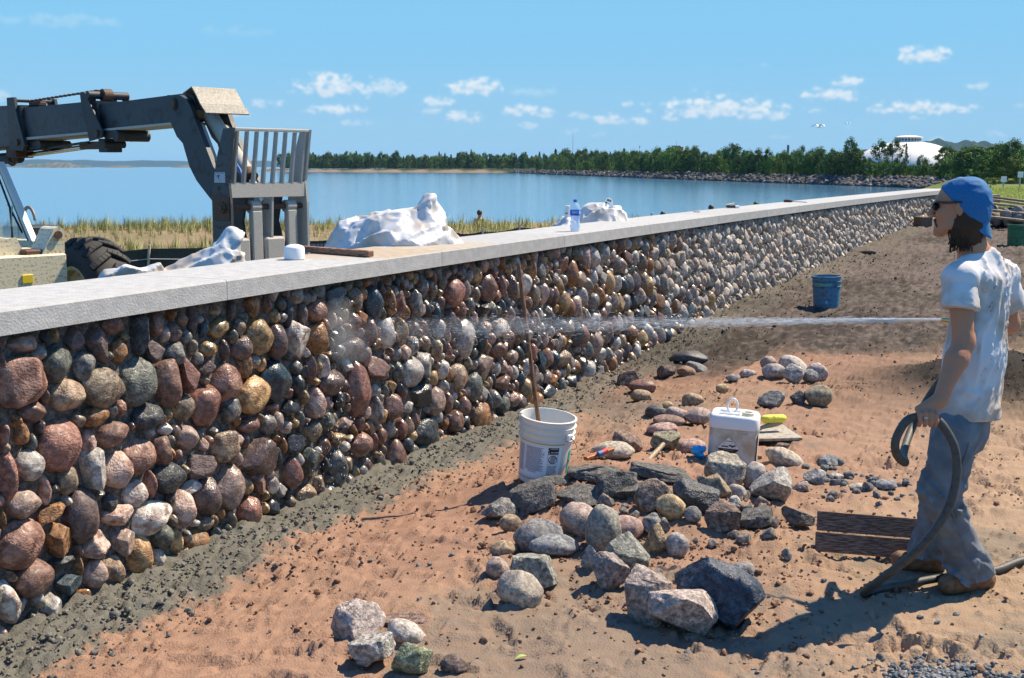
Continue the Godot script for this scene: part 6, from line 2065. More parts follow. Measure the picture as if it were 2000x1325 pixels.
	var glass := M("cab_glass", Color(0.5, 0.7, 0.75), 0.05, "", 1, "", 1, {"alpha": 0.18})
	plate(cab, "front_post", [Vector2(-4.30, 1.80), Vector2(-4.24, 1.80), Vector2(-3.60, 1.0), Vector2(-3.67, 1.0)], -0.07, -0.13, white)
	plate(cab, "post_rubber", [Vector2(-4.345, 1.8), Vector2(-4.303, 1.8), Vector2(-3.673, 1.0), Vector2(-3.74, 1.0)], -0.085, -0.12, M("rubber", Color(0.03, 0.03, 0.03), 0.6))
	plate(cab, "side_window", [Vector2(-5.6, 1.8), Vector2(-4.345, 1.8), Vector2(-3.745, 1.0), Vector2(-5.6, 1.0)], -0.1, -0.106, glass)
	plate(cab, "cab_roof", [Vector2(-5.8, 1.88), Vector2(-4.25, 1.86), Vector2(-4.22, 1.8), Vector2(-5.8, 1.8)], -0.05, 0.9, white)
	plate(cab, "cab_sill", [Vector2(-5.8, 1.0), Vector2(-3.62, 1.0), Vector2(-3.62, 0.5), Vector2(-5.8, 0.5)], -0.05, -0.18, cream)
	pipe(cab, "wiper_arm", [Vector3(-4.02, 0.98, -0.07), Vector3(-4.03, 1.33, -0.06), Vector3(-4.06, 1.36, -0.06)], [0.01], dull, 6)
	pipe(cab, "wiper_blade", [Vector3(-4.26, 1.62, -0.075), Vector3(-4.05, 1.32, -0.075), Vector3(-3.82, 1.08, -0.075)], [0.012], dull, 6)
	pipe(cab, "wiper_arm", [Vector3(-4.05, 1.0, -0.065), Vector3(-3.98, 1.35, -0.062)], [0.008], chrome, 6)
	var wheel := []
	for i in 13: wheel.append(Vector3(-4.32 + 0.14 * cos(i * 0.28 + 0.2), 1.15 + 0.17 * sin(i * 0.28 + 0.2), -0.4))
	pipe(cab, "steering_wheel", wheel, [0.018], M("wheel_grey", Color(0.2, 0.2, 0.2), 0.5), 8)
	block(cab, "seat_console", Vector3(-4.5, 1.05, -0.5), Vector3(0.5, 0.12, 0.4), dull)
	# front frame box with its pivot lug
	block(frame, "frame_box", Vector3(-1.5, 0.69, 1.16), Vector3(0.3, 0.68, 0.86), cream, 0.012)
	plate(frame, "frame_plate", [Vector2(-2.1, 1.045), Vector2(-1.64, 1.045), Vector2(-1.64, 0.3), Vector2(-2.1, 0.3)], 0.72, 1.6, cream)
	var lug := MB.new()
	var lp := PackedVector2Array([Vector2(0.73, 1.02), Vector2(0.725, 1.17)])
	for i in 9: lp.append(Vector2(0.78 + 0.055 * cos(PI * i / 8.0 + PI * 0.0 - 0.1) * -1.0, 1.19 + 0.062 * sin(PI * i / 8.0)))
	lp.append_array(PackedVector2Array([Vector2(0.845, 1.18), Vector2(0.93, 1.02)]))
	lug.prism(lp, Transform3D(Basis(Vector3(0, 0, 1), Vector3(0, 1, 0), Vector3(-1, 0, 0)), Vector3.ZERO), 1.38, 1.62)
	put("pivot_lug", lug, cream, frame)
	pipe(frame, "lug_pin", [Vector3(-1.375, 1.185, 0.785), Vector3(-1.36, 1.185, 0.785)], [0.034], rust, 18)
	block(frame, "rusty_debris", Vector3(-1.5, 1.045, 0.98), Vector3(0.2, 0.05, 0.16), rust, 0.02)
	var scoop := MB.new()
	scoop.prism(PackedVector2Array([Vector2(1.02, 1.035), Vector2(1.08, 1.17), Vector2(1.5, 1.14), Vector2(1.5, 1.035)]), Transform3D(Basis(Vector3(0, 0, 1), Vector3(0, 1, 0), Vector3(-1, 0, 0)), Vector3.ZERO), 1.5, 1.52)
	put("deflector_sheet", scoop, cream, frame)
	block(frame, "yellow_reflector", Vector3(-1.345, 0.84, 1.08), Vector3(0.012, 0.07, 0.09), M("reflector", Color(0.7, 0.5, 0.03), 0.3), 0.004)
	block(frame, "chassis", Vector3(-3.4, 0.55, -0.3), Vector3(3.6, 0.3, 0.7), dull, 0.02)
	# wheels
	for pz in [Vector3(-2.3, 0.53, 0.02), Vector3(-5.6, 0.53, 0.02)]:
		tyre(group_of(t, "wheel"), pz)

func tyre(t: Node3D, c: Vector3) -> void:
	var ax := Transform3D(Basis(Vector3.RIGHT, PI / 2), c)
	var black := M("tyre", Color(0.02, 0.02, 0.021), 0.75, "dirty", 3.0, "nrough", 0.4)
	var b := MB.new()
	b.lathe(PackedVector2Array([Vector2(0.3, -0.17), Vector2(0.34, -0.19), Vector2(0.42, -0.2), Vector2(0.49, -0.185), Vector2(0.525, -0.15), Vector2(0.54, 0.0), Vector2(0.525, 0.15), Vector2(0.49, 0.185), Vector2(0.42, 0.2), Vector2(0.34, 0.19), Vector2(0.3, 0.17)]), 56, ax)
	# chevron lugs
	for i in 20:
		for s in [-1.0, 1.0]:
			var a: float = TAU * (i + (0.25 if s > 0 else 0.0)) / 10.0 * 0.5
			var pts := PackedVector3Array()
			for k in 6:
				var u := k / 5.0
				var y: float = s * (0.005 + 0.185 * u)
				var r := 0.545 - 0.05 * u * u * u
				var aa := a + 0.2 * u
				pts.append(Vector3(r * cos(aa), y, r * sin(aa)))
			for k in 5:
				var m := (pts[k] + pts[k + 1]) * 0.5
				var dx := (pts[k + 1] - pts[k]).normalized()
				var up := Vector3(m.x, 0, m.z).normalized()
				var z := dx.cross(up).normalized()
				b.box(ax * Transform3D(Basis(dx, z.cross(dx), z), m), Vector3((pts[k + 1] - pts[k]).length() + 0.012, 0.055, 0.062), 0.008)
	put("tyre", b, black, t)
	b = MB.new()
	b.lathe(PackedVector2Array([Vector2(0.0, -0.02), Vector2(0.1, -0.02), Vector2(0.12, 0.06), Vector2(0.22, 0.09), Vector2(0.26, 0.1), Vector2(0.27, 0.17), Vector2(0.3, 0.185), Vector2(0.305, 0.175)]), 40, ax)
	b.lathe(PackedVector2Array([Vector2(0.305, -0.175), Vector2(0.28, -0.17), Vector2(0.26, -0.03), Vector2(0.0, -0.03)]), 40, ax)
	put("wheel_rim", b, M("rim_cream", Color(0.5, 0.4, 0.2), 0.6, "rusty", 3.0), t)

# ---------------------------------------------------------------- the person with the hose
const BASE := Vector3(1.89, 0.0, -4.76)

func person() -> void:
	var t := thing("person", "person in a white T-shirt, jeans and a backward blue cap hosing the wall", "person", BASE)
	var fw := Vector3(-0.83, 0, -0.56).normalized()
	var lf := Vector3.UP.cross(fw).normalized()
	var hf := Vector3(-0.88, -0.03, -0.47).normalized()
	var hl := Vector3.UP.cross(hf).normalized()
	var hu := hf.cross(hl).normalized()
	var hb := Basis(hf, hu, hl)
	if hb.determinant() < 0: hb = Basis(hf, hu, -hl)
	var H := Vector3(-0.075, 1.598, -0.04)
	var P := func(f: float, u: float, l: float) -> Vector3: return H + (hf * f + hu * u + hl * l) * 0.93
	var hs := 0.93
	var shl := Vector3(-0.115, 1.31, 0.10)
	var ell := Vector3(-0.105, 1.065, 0.16)
	var wrl := Vector3(-0.225, 0.85, 0.255)
	var shr := Vector3(0.16, 1.298, -0.17)
	var elr := Vector3(0.235, 1.085, -0.225)
	var wrr := Vector3(0.10, 1.085, -0.225)
	# --- skin: one mesh of four pieces of field that meet
	var skin := MB.new()
	var f := Field.new(Vector3(-0.33, 0.0, -0.33), Vector3(0.34, 1.52, 0.34), 0.0125)
	f.bone(Vector3(0.005, 1.33, -0.035), Vector3(-0.035, 1.50, -0.035), 0.062, 0.055, 0.03)
	f.bone(Vector3(0.005, 1.38, -0.035), shl, 0.05, 0.05, 0.04)
	f.bone(Vector3(0.005, 1.38, -0.035), shr, 0.05, 0.05, 0.04)
	f.bone(shl, ell, 0.05, 0.042, 0.03)
	f.bone(ell, ell.lerp(wrl, 0.3), 0.041, 0.044, 0.02)
	f.bone(ell.lerp(wrl, 0.3), wrl, 0.044, 0.027, 0.02)
	f.bone(shr, elr, 0.05, 0.041, 0.03)
	f.bone(elr, elr.lerp(wrr, 0.3), 0.04, 0.042, 0.02)
	f.bone(elr.lerp(wrr, 0.3), wrr, 0.042, 0.027, 0.02)
	f.bone(Vector3(0.02, 1.26, -0.035), Vector3(0.0, 0.8, -0.03), 0.09, 0.09, 0.04, lf, 1.6)
	f.bone(Vector3(-0.07, 0.72, 0.07), Vector3(-0.15, 0.42, 0.09), 0.075, 0.055, 0.03)
	f.bone(Vector3(-0.15, 0.42, 0.09), Vector3(0.02, 0.1, 0.04), 0.05, 0.04, 0.03)
	f.bone(Vector3(0.03, 0.7, -0.1), Vector3(-0.05, 0.37, -0.14), 0.07, 0.055, 0.03)
	f.bone(Vector3(-0.05, 0.37, -0.14), Vector3(-0.08, 0.1, -0.18), 0.05, 0.04, 0.03)
	f.mesh(skin)
	f = Field.new(H - Vector3(0.19, 0.22, 0.19), H + Vector3(0.17, 0.15, 0.17), 0.0042)
	f.ball(P.call(-0.012, 0.03, 0), hb, hs * Vector3(0.102, 0.088, 0.076), 0.02)
	f.ball(P.call(0.03, -0.045, 0), hb, hs * Vector3(0.068, 0.078, 0.06), 0.03)
	f.bone(P.call(0.02, -0.09, 0.045), P.call(0.078, -0.112, 0.012), 0.02, 0.018, 0.03)
	f.bone(P.call(0.02, -0.09, -0.045), P.call(0.078, -0.112, -0.012), 0.02, 0.018, 0.03)
	f.ball(P.call(0.085, -0.117, 0), hb, hs * Vector3(0.02, 0.018, 0.022), 0.02)
	f.bone(P.call(0.092, 0.008, 0), P.call(0.124, -0.04, 0), 0.011, 0.0125, 0.012)
	f.ball(P.call(0.112, -0.046, 0.012), hb, hs * Vector3(0.013, 0.009, 0.009), 0.008)
	f.ball(P.call(0.112, -0.046, -0.012), hb, hs * Vector3(0.013, 0.009, 0.009), 0.008)
	f.bone(P.call(0.082, 0.022, 0.04), P.call(0.09, 0.02, -0.04), 0.014, 0.014, 0.02)
	f.bone(P.call(0.096, -0.074, 0.016), P.call(0.096, -0.074, -0.016), 0.0085, 0.0085, 0.01)
	f.bone(P.call(0.094, -0.087, 0.014), P.call(0.094, -0.087, -0.014), 0.0085, 0.0085, 0.008)
	f.ball(P.call(0.065, -0.035, 0.04), hb, hs * Vector3(0.025, 0.022, 0.018), 0.02)
	for s: float in [1.0, -1.0]:
		f.ball(P.call(0.08, -0.004, 0.03 * s), hb, hs * Vector3(0.013, 0.009, 0.015), 0.01, true)
		f.ball(P.call(0.074, -0.004, 0.03 * s), hb, hs * Vector3(0.011, 0.009, 0.011), 0.004)
		var eb := hb.rotated(hu, 0.3 * s)
		f.ball(P.call(-0.012, -0.012, 0.076 * s), eb, hs * Vector3(0.02, 0.034, 0.011), 0.008)
		f.ball(P.call(-0.006, -0.008, 0.087 * s), eb, hs * Vector3(0.011, 0.02, 0.006), 0.006, true)
	f.bone(P.call(-0.03, -0.06, 0), P.call(-0.055, -0.2, 0), 0.056, 0.056, 0.03)
	f.mesh(skin)
	hand_left(skin, wrl)
	hand_right(skin, wrr, fw)
	put("body", skin, M("skin", Color(0.43, 0.19, 0.105), 0.55, "", 2.0, "", 1.0, {"spec": 0.35}), t)
	# --- shirt
	var sh := MB.new()
	f = Field.new(Vector3(-0.32, 0.62, -0.36), Vector3(0.36, 1.46, 0.34), 0.0092)
	f.bone(Vector3(0.03, 1.27, -0.035), Vector3(0.015, 0.98, -0.03), 0.108, 0.112, 0.05, lf, 1.55)
	f.bone(Vector3(0.015, 0.98, -0.03), Vector3(-0.018, 0.66, -0.02), 0.112, 0.131, 0.04, lf, 1.45)
	f.bone(Vector3(0.01, 1.375, -0.035), shl + Vector3(0, -0.005, 0), 0.062, 0.06, 0.05)
	f.bone(Vector3(0.01, 1.375, -0.035), shr + Vector3(0, -0.005, 0), 0.062, 0.06, 0.05)
	f.bone(shl, shl.lerp(ell, 0.12), 0.066, 0.06, 0.04)
	f.bone(shr, shr.lerp(elr, 0.12), 0.064, 0.06, 0.04)
	var folds := func(p: Vector3) -> float:
		var q := p.dot(lf)
		var r := p.dot(fw)
		var back := smoothstep(0.02, -0.08, r)
		var n := nz3.get_noise_3d(q * 720.0 + p.y * 190.0, p.y * 85.0, r * 300.0)
		var e := nz3.get_noise_3d(p.x * 210.0 + 40.0, p.y * 480.0 + q * 330.0, p.z * 210.0)
		var low := smoothstep(1.0, 0.75, p.y)
		return -0.011 * (1.0 - minf(absf(n) * 4.0, 1.2)) * (0.12 + back) * (1.0 - 0.6 * low) - 0.009 * (1.0 - minf(3.4 * absf(e), 1.2)) * (0.1 + low) + 0.003
	f.warp(folds)
	# open the collar, cut the hems
	f.ball(Vector3(0.0, 1.455, -0.035), Basis(), Vector3(0.075, 0.05, 0.075), 0.01, true)
	f.plane(Vector3(0, 0.725, 0), Vector3(-0.06, -1, 0.06).normalized(), Vector3(-0.4, 0.6, -0.4), Vector3(0.4, 0.8, 0.4))
	f.mesh(sh)
	for s in 2:
		var a := shl if s == 0 else shr
		var e := ell if s == 0 else elr
		var lo := Vector3(-0.3, 0.98, -0.06) if s == 0 else Vector3(0.02, 0.98, -0.38)
		var hi := Vector3(0.04, 1.42, 0.34) if s == 0 else Vector3(0.38, 1.42, -0.03)
		f = Field.new(lo, hi, 0.0088)
		f.bone(a, e + (Vector3(-0.02, 0.03, 0.01) if s == 0 else Vector3(0.01, 0.0, 0.0)), 0.064, 0.084, 0.03)
		f.warp(func(p: Vector3) -> float: return 0.55 * float(folds.call(p)))
		var sl := (e - a).normalized()
		f.plane(a.lerp(e, 0.5 if s == 0 else 0.66), (sl + (Vector3(-0.18, 0, 0) if s == 0 else Vector3.ZERO)).normalized(), lo, hi)
		f.mesh(sh)
	put("shirt", sh, M("shirt_white", Color(0.60, 0.585, 0.59), 0.9, "soiled", 1.1, "nfold", 0.3, {"back": Color(0.1, 0.1, 0.1)}), t)
	# --- jeans
	var jn := MB.new()
	f = Field.new(Vector3(-0.33, 0.0, -0.34), Vector3(0.25, 0.86, 0.25), 0.0095)
	f.bone(Vector3(-0.012, 0.80, -0.02), Vector3(-0.03, 0.66, -0.02), 0.104, 0.112, 0.04, lf, 1.4)
	f.bone(Vector3(-0.085, 0.68, 0.075), Vector3(-0.143, 0.43, 0.10), 0.098, 0.079, 0.03)
	f.bone(Vector3(-0.143, 0.43, 0.10), Vector3(0.01, 0.1, 0.055), 0.076, 0.077, 0.03)
	f.bone(Vector3(-0.0, 0.13, 0.055), Vector3(0.02, 0.05, 0.05), 0.08, 0.086, 0.03)
	f.bone(Vector3(0.02, 0.67, -0.11), Vector3(-0.055, 0.39, -0.14), 0.097, 0.08, 0.03)
	f.bone(Vector3(-0.055, 0.39, -0.14), Vector3(-0.075, 0.06, -0.175), 0.075, 0.078, 0.03)
	f.warp(func(p: Vector3) -> float:
		var e := nz3.get_noise_3d(p.x * 240.0, p.y * 330.0 - p.x * 260.0, p.z * 240.0)
		var g := nz3.get_noise_3d(p.x * 260.0 + 90.0, p.y * 620.0 + p.x * 420.0, p.z * 260.0)
		var kn := exp(-(p.y - 0.42) * (p.y - 0.42) / 0.012) + smoothstep(0.25, 0.05, p.y) * 1.3 + 0.4
		return -0.013 * (1.0 - minf(1.3, 3.0 * absf(e))) * 0.6 * kn - 0.010 * (1.0 - minf(1.3, 3.0 * absf(g))) * kn + 0.005)
	f.plane(Vector3(0.03, 0.06, 0.05), Vector3(0.28, -1, 0.0).normalized(), Vector3(-0.2, 0.0, -0.06), Vector3(0.25, 0.16, 0.25))
	f.plane(Vector3(-0.08, 0.075, -0.18), Vector3(0, -1, 0), Vector3(-0.3, 0.0, -0.34), Vector3(0.25, 0.13, -0.07))
	f.mesh(jn)
	put("jeans", jn, M("denim", Color(0.165, 0.185, 0.205), 0.9, "denim", 1.6, "nfold", 0.4), t)
	var b := MB.new()
	var seam := MB.new()
	seam.tube(smooth_path([Vector3(-0.055, 0.72, 0.142), Vector3(-0.075, 0.62, 0.172), Vector3(-0.115, 0.5, 0.182), Vector3(-0.125, 0.4, 0.174), Vector3(-0.065, 0.25, 0.15), Vector3(0.0, 0.1, 0.135)], 5), PackedFloat32Array([0.004]), 6)
	put("seam", seam, M("seam_thread", Color(0.11, 0.12, 0.13), 0.9), t)
	# --- boots
	f = Field.new(Vector3(-0.27, -0.01, -0.28), Vector3(0.16, 0.16, 0.18), 0.008)
	f.bone(Vector3(0.085, 0.04, 0.035), Vector3(-0.085, 0.035, 0.085), 0.042, 0.042, 0.02)
	f.bone(Vector3(0.07, 0.05, 0.04), Vector3(0.03, 0.13, 0.05), 0.045, 0.05, 0.03)
	f.bone(Vector3(-0.03, 0.055, 0.07), Vector3(0.02, 0.1, 0.055), 0.045, 0.05, 0.03)
	f.bone(Vector3(-0.04, 0.045, -0.175), Vector3(-0.185, 0.04, -0.215), 0.044, 0.042, 0.02)
	f.bone(Vector3(-0.06, 0.05, -0.18), Vector3(-0.07, 0.13, -0.178), 0.045, 0.05, 0.03)
	f.warp(func(p: Vector3) -> float: return 0.003 * nz2.get_noise_3dv(p * 1100.0))
	f.plane(Vector3(0, 0.002, 0), Vector3.DOWN, Vector3(-0.3, -0.02, -0.3), Vector3(0.2, 0.03, 0.2))
	f.mesh(b)
	put("boots", b, M("boot_leather", Color(0.19, 0.095, 0.045), 0.7, "dirty", 5.0, "nfine", 0.5), t)
	# --- hair
	b = MB.new()
	f = Field.new(H - Vector3(0.17, 0.25, 0.17), H + Vector3(0.17, 0.12, 0.17), 0.006)
	f.ball(P.call(-0.022, 0.02, 0), hb, hs * Vector3(0.096, 0.083, 0.074), 0.02)
	for k in 27:
		var a := lerpf(-2.25, 2.25, k / 26.0)
		var f0 := -0.03 - 0.05 * cos(a)
		var l0 := 0.064 * sin(a)
		f.bone(P.call(f0 - 0.012, -0.045, l0), P.call(f0 - 0.006, -0.09, l0 * 1.02), 0.012, 0.015, 0.02)
		f.bone(P.call(f0 - 0.006, -0.09, l0 * 1.02), P.call(f0 - 0.006 + 0.012 * sin(k * 2.3), -0.165 - 0.02 * sin(k * 1.7), l0 * 0.95), 0.016, 0.006, 0.02)
	f.warp(func(p: Vector3) -> float: return 0.006 * nz.get_noise_3d(p.x * 1900.0, p.y * 160.0, p.z * 1900.0))
	f.ball(P.call(0.095, -0.03, 0), hb, hs * Vector3(0.085, 0.14, 0.12), 0.01, true)
	f.mesh(b)
	for k in 230:
		var a := rng.randf_range(-1.2, 2.4)
		var f0 := -0.03 - 0.055 * cos(a) + rng.randf_range(-0.01, 0.012)
		var l0 := 0.076 * sin(a)
		var p0: Vector3 = P.call(f0, -0.06, l0)
		var p1: Vector3 = P.call(f0 + rng.randf_range(0.0, 0.02), -0.12, l0 * 1.06)
		var p2: Vector3 = P.call(f0 + rng.randf_range(0.0, 0.035), rng.randf_range(-0.21, -0.165), l0 * rng.randf_range(0.95, 1.15))
		b.tube(PackedVector3Array([p0, p1, p2]), PackedFloat32Array([0.0032, 0.003, 0.0012]), 4)
	put("hair", b, M("hair_brown", Color(0.06, 0.029, 0.016), 0.6, "", 1, "", 0.4, {"spec": 0.25}), t)
	b = MB.new()
	f = Field.new(P.call(0.06, -0.1, 0) - Vector3(0.07, 0.06, 0.07), P.call(0.06, -0.1, 0) + Vector3(0.07, 0.06, 0.07), 0.004)
	f.ball(P.call(0.089, -0.119, 0), hb, hs * Vector3(0.02, 0.022, 0.02), 0.01)
	f.bone(P.call(0.1, -0.066, 0.02), P.call(0.1, -0.066, -0.02), 0.005, 0.005, 0.006)
	f.bone(P.call(0.098, -0.068, 0.022), P.call(0.086, -0.1, 0.024), 0.005, 0.006, 0.006)
	f.bone(P.call(0.098, -0.068, -0.022), P.call(0.086, -0.1, -0.024), 0.005, 0.006, 0.006)
	f.warp(func(p: Vector3) -> float: return 0.003 * nz3.get_noise_3dv(p * 4000.0))
	f.mesh(b)
	put("beard", b, M("beard_brown", Color(0.055, 0.028, 0.018), 0.7), t)
	# --- cap worn backwards
	b = MB.new()
	f = Field.new(H - Vector3(0.22, 0.18, 0.22), H + Vector3(0.22, 0.16, 0.22), 0.0058)
	f.ball(P.call(-0.012, 0.03, 0), hb, hs * Vector3(0.107, 0.088, 0.082), 0.015)
	f.ball(P.call(-0.045, 0.025, 0.0), hb, hs * Vector3(0.083, 0.088, 0.085), 0.02)
	f.ball(P.call(-0.064, -0.028, 0.0), hb, hs * Vector3(0.068, 0.09, 0.087), 0.03)
	f.warp(func(p: Vector3) -> float:
		var e := absf(nz3.get_noise_3d(p.x * 420.0, p.y * 480.0, p.z * 420.0))
		return -0.013 * maxf(0.0, 0.25 - e) + 0.001)
	var cn: Vector3 = (hf * 0.72 - hu * 0.70).normalized()
	f.plane(P.call(0.0, -0.005, 0), cn, H - Vector3(0.25, 0.25, 0.25), H + Vector3(0.25, 0.25, 0.25))
	f.plane(P.call(-0.1, -0.085, 0), (-hu - hf * 0.3).normalized(), H - Vector3(0.25, 0.25, 0.25), H + Vector3(0.25, 0.0, 0.25))
	f.mesh(b)
	var cap := put("cap", b, M("cap_cloth", Color(0.022, 0.17, 0.4), 0.85, "grain", 4.0, "nfold", 0.4), t)
	b = MB.new()
	var rows := 8
	var cl := 13
	for side in 2:
		for i in rows:
			for k in cl:
				var u := float(k) / (cl - 1) * 2.0 - 1.0
				var v := float(i) / (rows - 1)
				var ln := 0.105 * sqrt(maxf(0.05, 1.0 - 0.75 * u * u))
				var p: Vector3 = P.call(-0.118 + 0.055 * u * u - 0.016 * v, -0.045 - ln * v, 0.08 * u * (1.0 - 0.12 * v))
				b.vert(p + (hf * 0.005 if side == 1 else Vector3.ZERO), Vector3.UP)
	for side in 2:
		for i in rows - 1:
			for k in cl - 1:
				var q := side * rows * cl + i * cl + k
				if side == 0: b.ix.append_array([q, q + cl, q + 1, q + 1, q + cl, q + cl + 1])
				else: b.ix.append_array([q, q + 1, q + cl, q + 1, q + cl + 1, q + cl])
	for k in cl - 1:
		var q := (rows - 1) * cl + k
		b.ix.append_array([q, q + rows * cl, q + 1, q + 1, q + rows * cl, q + rows * cl + 1])
	b.smooth()
	put("brim", b, M("cap_brim", Color(0.035, 0.21, 0.43), 0.85, "grain", 4.0), cap)
	b = MB.new()
	b.lathe(PackedVector2Array([Vector2(0.009, -0.002), Vector2(0.008, 0.003), Vector2(0, 0.005)]), 12, Transform3D(hb, P.call(-0.03, 0.117, 0)))
	put("button", b, M("cap_brim", Color.WHITE, 0.8), cap)
	# --- sunglasses
	var specs := group_of(t, "sunglasses")
	b = MB.new()
	for s: float in [1.0, -1.0]:
		b.tube(PackedVector3Array([P.call(0.1, 0.012, 0.03 * s), P.call(0.085, 0.012, 0.062 * s), P.call(0.03, 0.01, 0.08 * s), P.call(-0.02, 0.012, 0.088 * s)]), PackedFloat32Array([0.0045, 0.005, 0.004, 0.003]), 8)
	b.tube(PackedVector3Array([P.call(0.1, 0.012, 0.032), P.call(0.112, 0.012, 0.0), P.call(0.1, 0.012, -0.032)]), PackedFloat32Array([0.004]), 8)
	put("frame", b, M("glasses_black", Color(0.01, 0.01, 0.012), 0.25), specs)
	for s: float in [1.0, -1.0]:
		f = Field.new(P.call(0.09, -0.006, 0.034 * s) - Vector3(0.05, 0.04, 0.05), P.call(0.09, -0.006, 0.034 * s) + Vector3(0.05, 0.04, 0.05), 0.004)
		f.ball(P.call(0.09, -0.006, 0.036 * s), hb.rotated(hu, 0.5 * s * (1.0 if hb.z.dot(hl) > 0 else -1.0)), Vector3(0.009, 0.019, 0.031), 0.004)
		b = MB.new(); f.mesh(b)
		put("lens", b, M("lens_dark", Color(0.008, 0.008, 0.008), 0.08), specs)
	# --- ring
	b = MB.new()
	var rp := PackedVector3Array()
	for i in 17: rp.append(Vector3(-0.2905 + 0.0, 0.79, 0.299) + Vector3(0.0105 * cos(TAU * i / 16.0), 0.0, 0.0105 * sin(TAU * i / 16.0)))
	b.tube(rp, PackedFloat32Array([0.0022]), 6, false)
	put("ring", b, M("ring_silver", Color(0.7, 0.7, 0.7), 0.25, "", 1, "", 1, {"metal": 1.0}), t)

func hand_left(skin: MB, wr: Vector3) -> void:
	var f := Field.new(Vector3(-0.36, 0.71, 0.18), Vector3(-0.17, 0.9, 0.36), 0.0034)
	var xs := [-0.312, -0.2905, -0.269, -0.249]
	for i in 4:
		var x: float = xs[i]
		var k: float = [0.0, 0.004, 0.002, -0.004][i]
		var kn := Vector3(x, 0.818 + k, 0.272)
		f.bone(wr + Vector3((x + 0.28) * 0.45, 0, 0), kn, 0.019, 0.0125, 0.014)
		f.bone(kn, Vector3(x - 0.001, 0.801 + k, 0.298), 0.0115, 0.0105, 0.004)
		f.bone(Vector3(x - 0.001, 0.801 + k, 0.298), Vector3(x, 0.772 - k, 0.304), 0.0103, 0.0095, 0.003)
		f.bone(Vector3(x, 0.772 - k, 0.304), Vector3(x + 0.002, 0.756, 0.287), 0.0093, 0.0082, 0.003)
	f.bone(wr + Vector3(0.012, -0.01, -0.005), Vector3(-0.238, 0.80, 0.238), 0.018, 0.013, 0.01)
	f.bone(Vector3(-0.238, 0.80, 0.238), Vector3(-0.255, 0.772, 0.243), 0.0125, 0.011, 0.004)
	f.bone(Vector3(-0.255, 0.772, 0.243), Vector3(-0.275, 0.757, 0.258), 0.011, 0.009, 0.004)
	f.bone(wr + (wr - Vector3(-0.27, 0.8, 0.27)).normalized() * 0.03, wr, 0.0265, 0.0255, 0.012)
	f.mesh(skin)

func hand_right(skin: MB, wr: Vector3, fw: Vector3) -> void:
	# a fist round the nozzle, which points ahead along fw
	var g := Vector3(0.035, 1.10, -0.19)
	var side := Vector3.UP.cross(fw).normalized()
	var f := Field.new(g - Vector3(0.14, 0.1, 0.12), g + Vector3(0.14, 0.1, 0.1), 0.004)
	for i in 4:
		var c := g + fw * (0.03 - 0.021 * i)
		f.bone(wr, c + side * -0.028 + Vector3(0, 0.012, 0), 0.022, 0.013, 0.012)
		f.bone(c + side * -0.028 + Vector3(0, 0.012, 0), c + side * -0.012 + Vector3(0, -0.028, 0), 0.0115, 0.0105, 0.004)
		f.bone(c + side * -0.012 + Vector3(0, -0.028, 0), c + side * 0.02 + Vector3(0, -0.024, 0), 0.0105, 0.0095, 0.003)
		f.bone(c + side * 0.02 + Vector3(0, -0.024, 0), c + side * 0.026 + Vector3(0, 0.0, 0), 0.0095, 0.0085, 0.003)
	f.bone(g - fw * 0.04 + Vector3(0, 0.02, 0) - side * 0.02, g + side * 0.016 + Vector3(0, 0.027, 0), 0.014, 0.0115, 0.006)
	f.bone(g + side * 0.016 + Vector3(0, 0.027, 0), g + fw * 0.03 + side * 0.02 + Vector3(0, 0.02, 0), 0.011, 0.0095, 0.004)
	f.mesh(skin)

func smooth_path(p: Array, n := 6) -> PackedVector3Array:
	var out := PackedVector3Array()
	for i in p.size() - 1:
		var a: Vector3 = p[maxi(i - 1, 0)]
		var b: Vector3 = p[i]
		var c: Vector3 = p[i + 1]
		var d: Vector3 = p[mini(i + 2, p.size() - 1)]
		for k in n: out.append(b.cubic_interpolate(c, a, d, float(k) / n))
	out.append(p[-1])
	return out

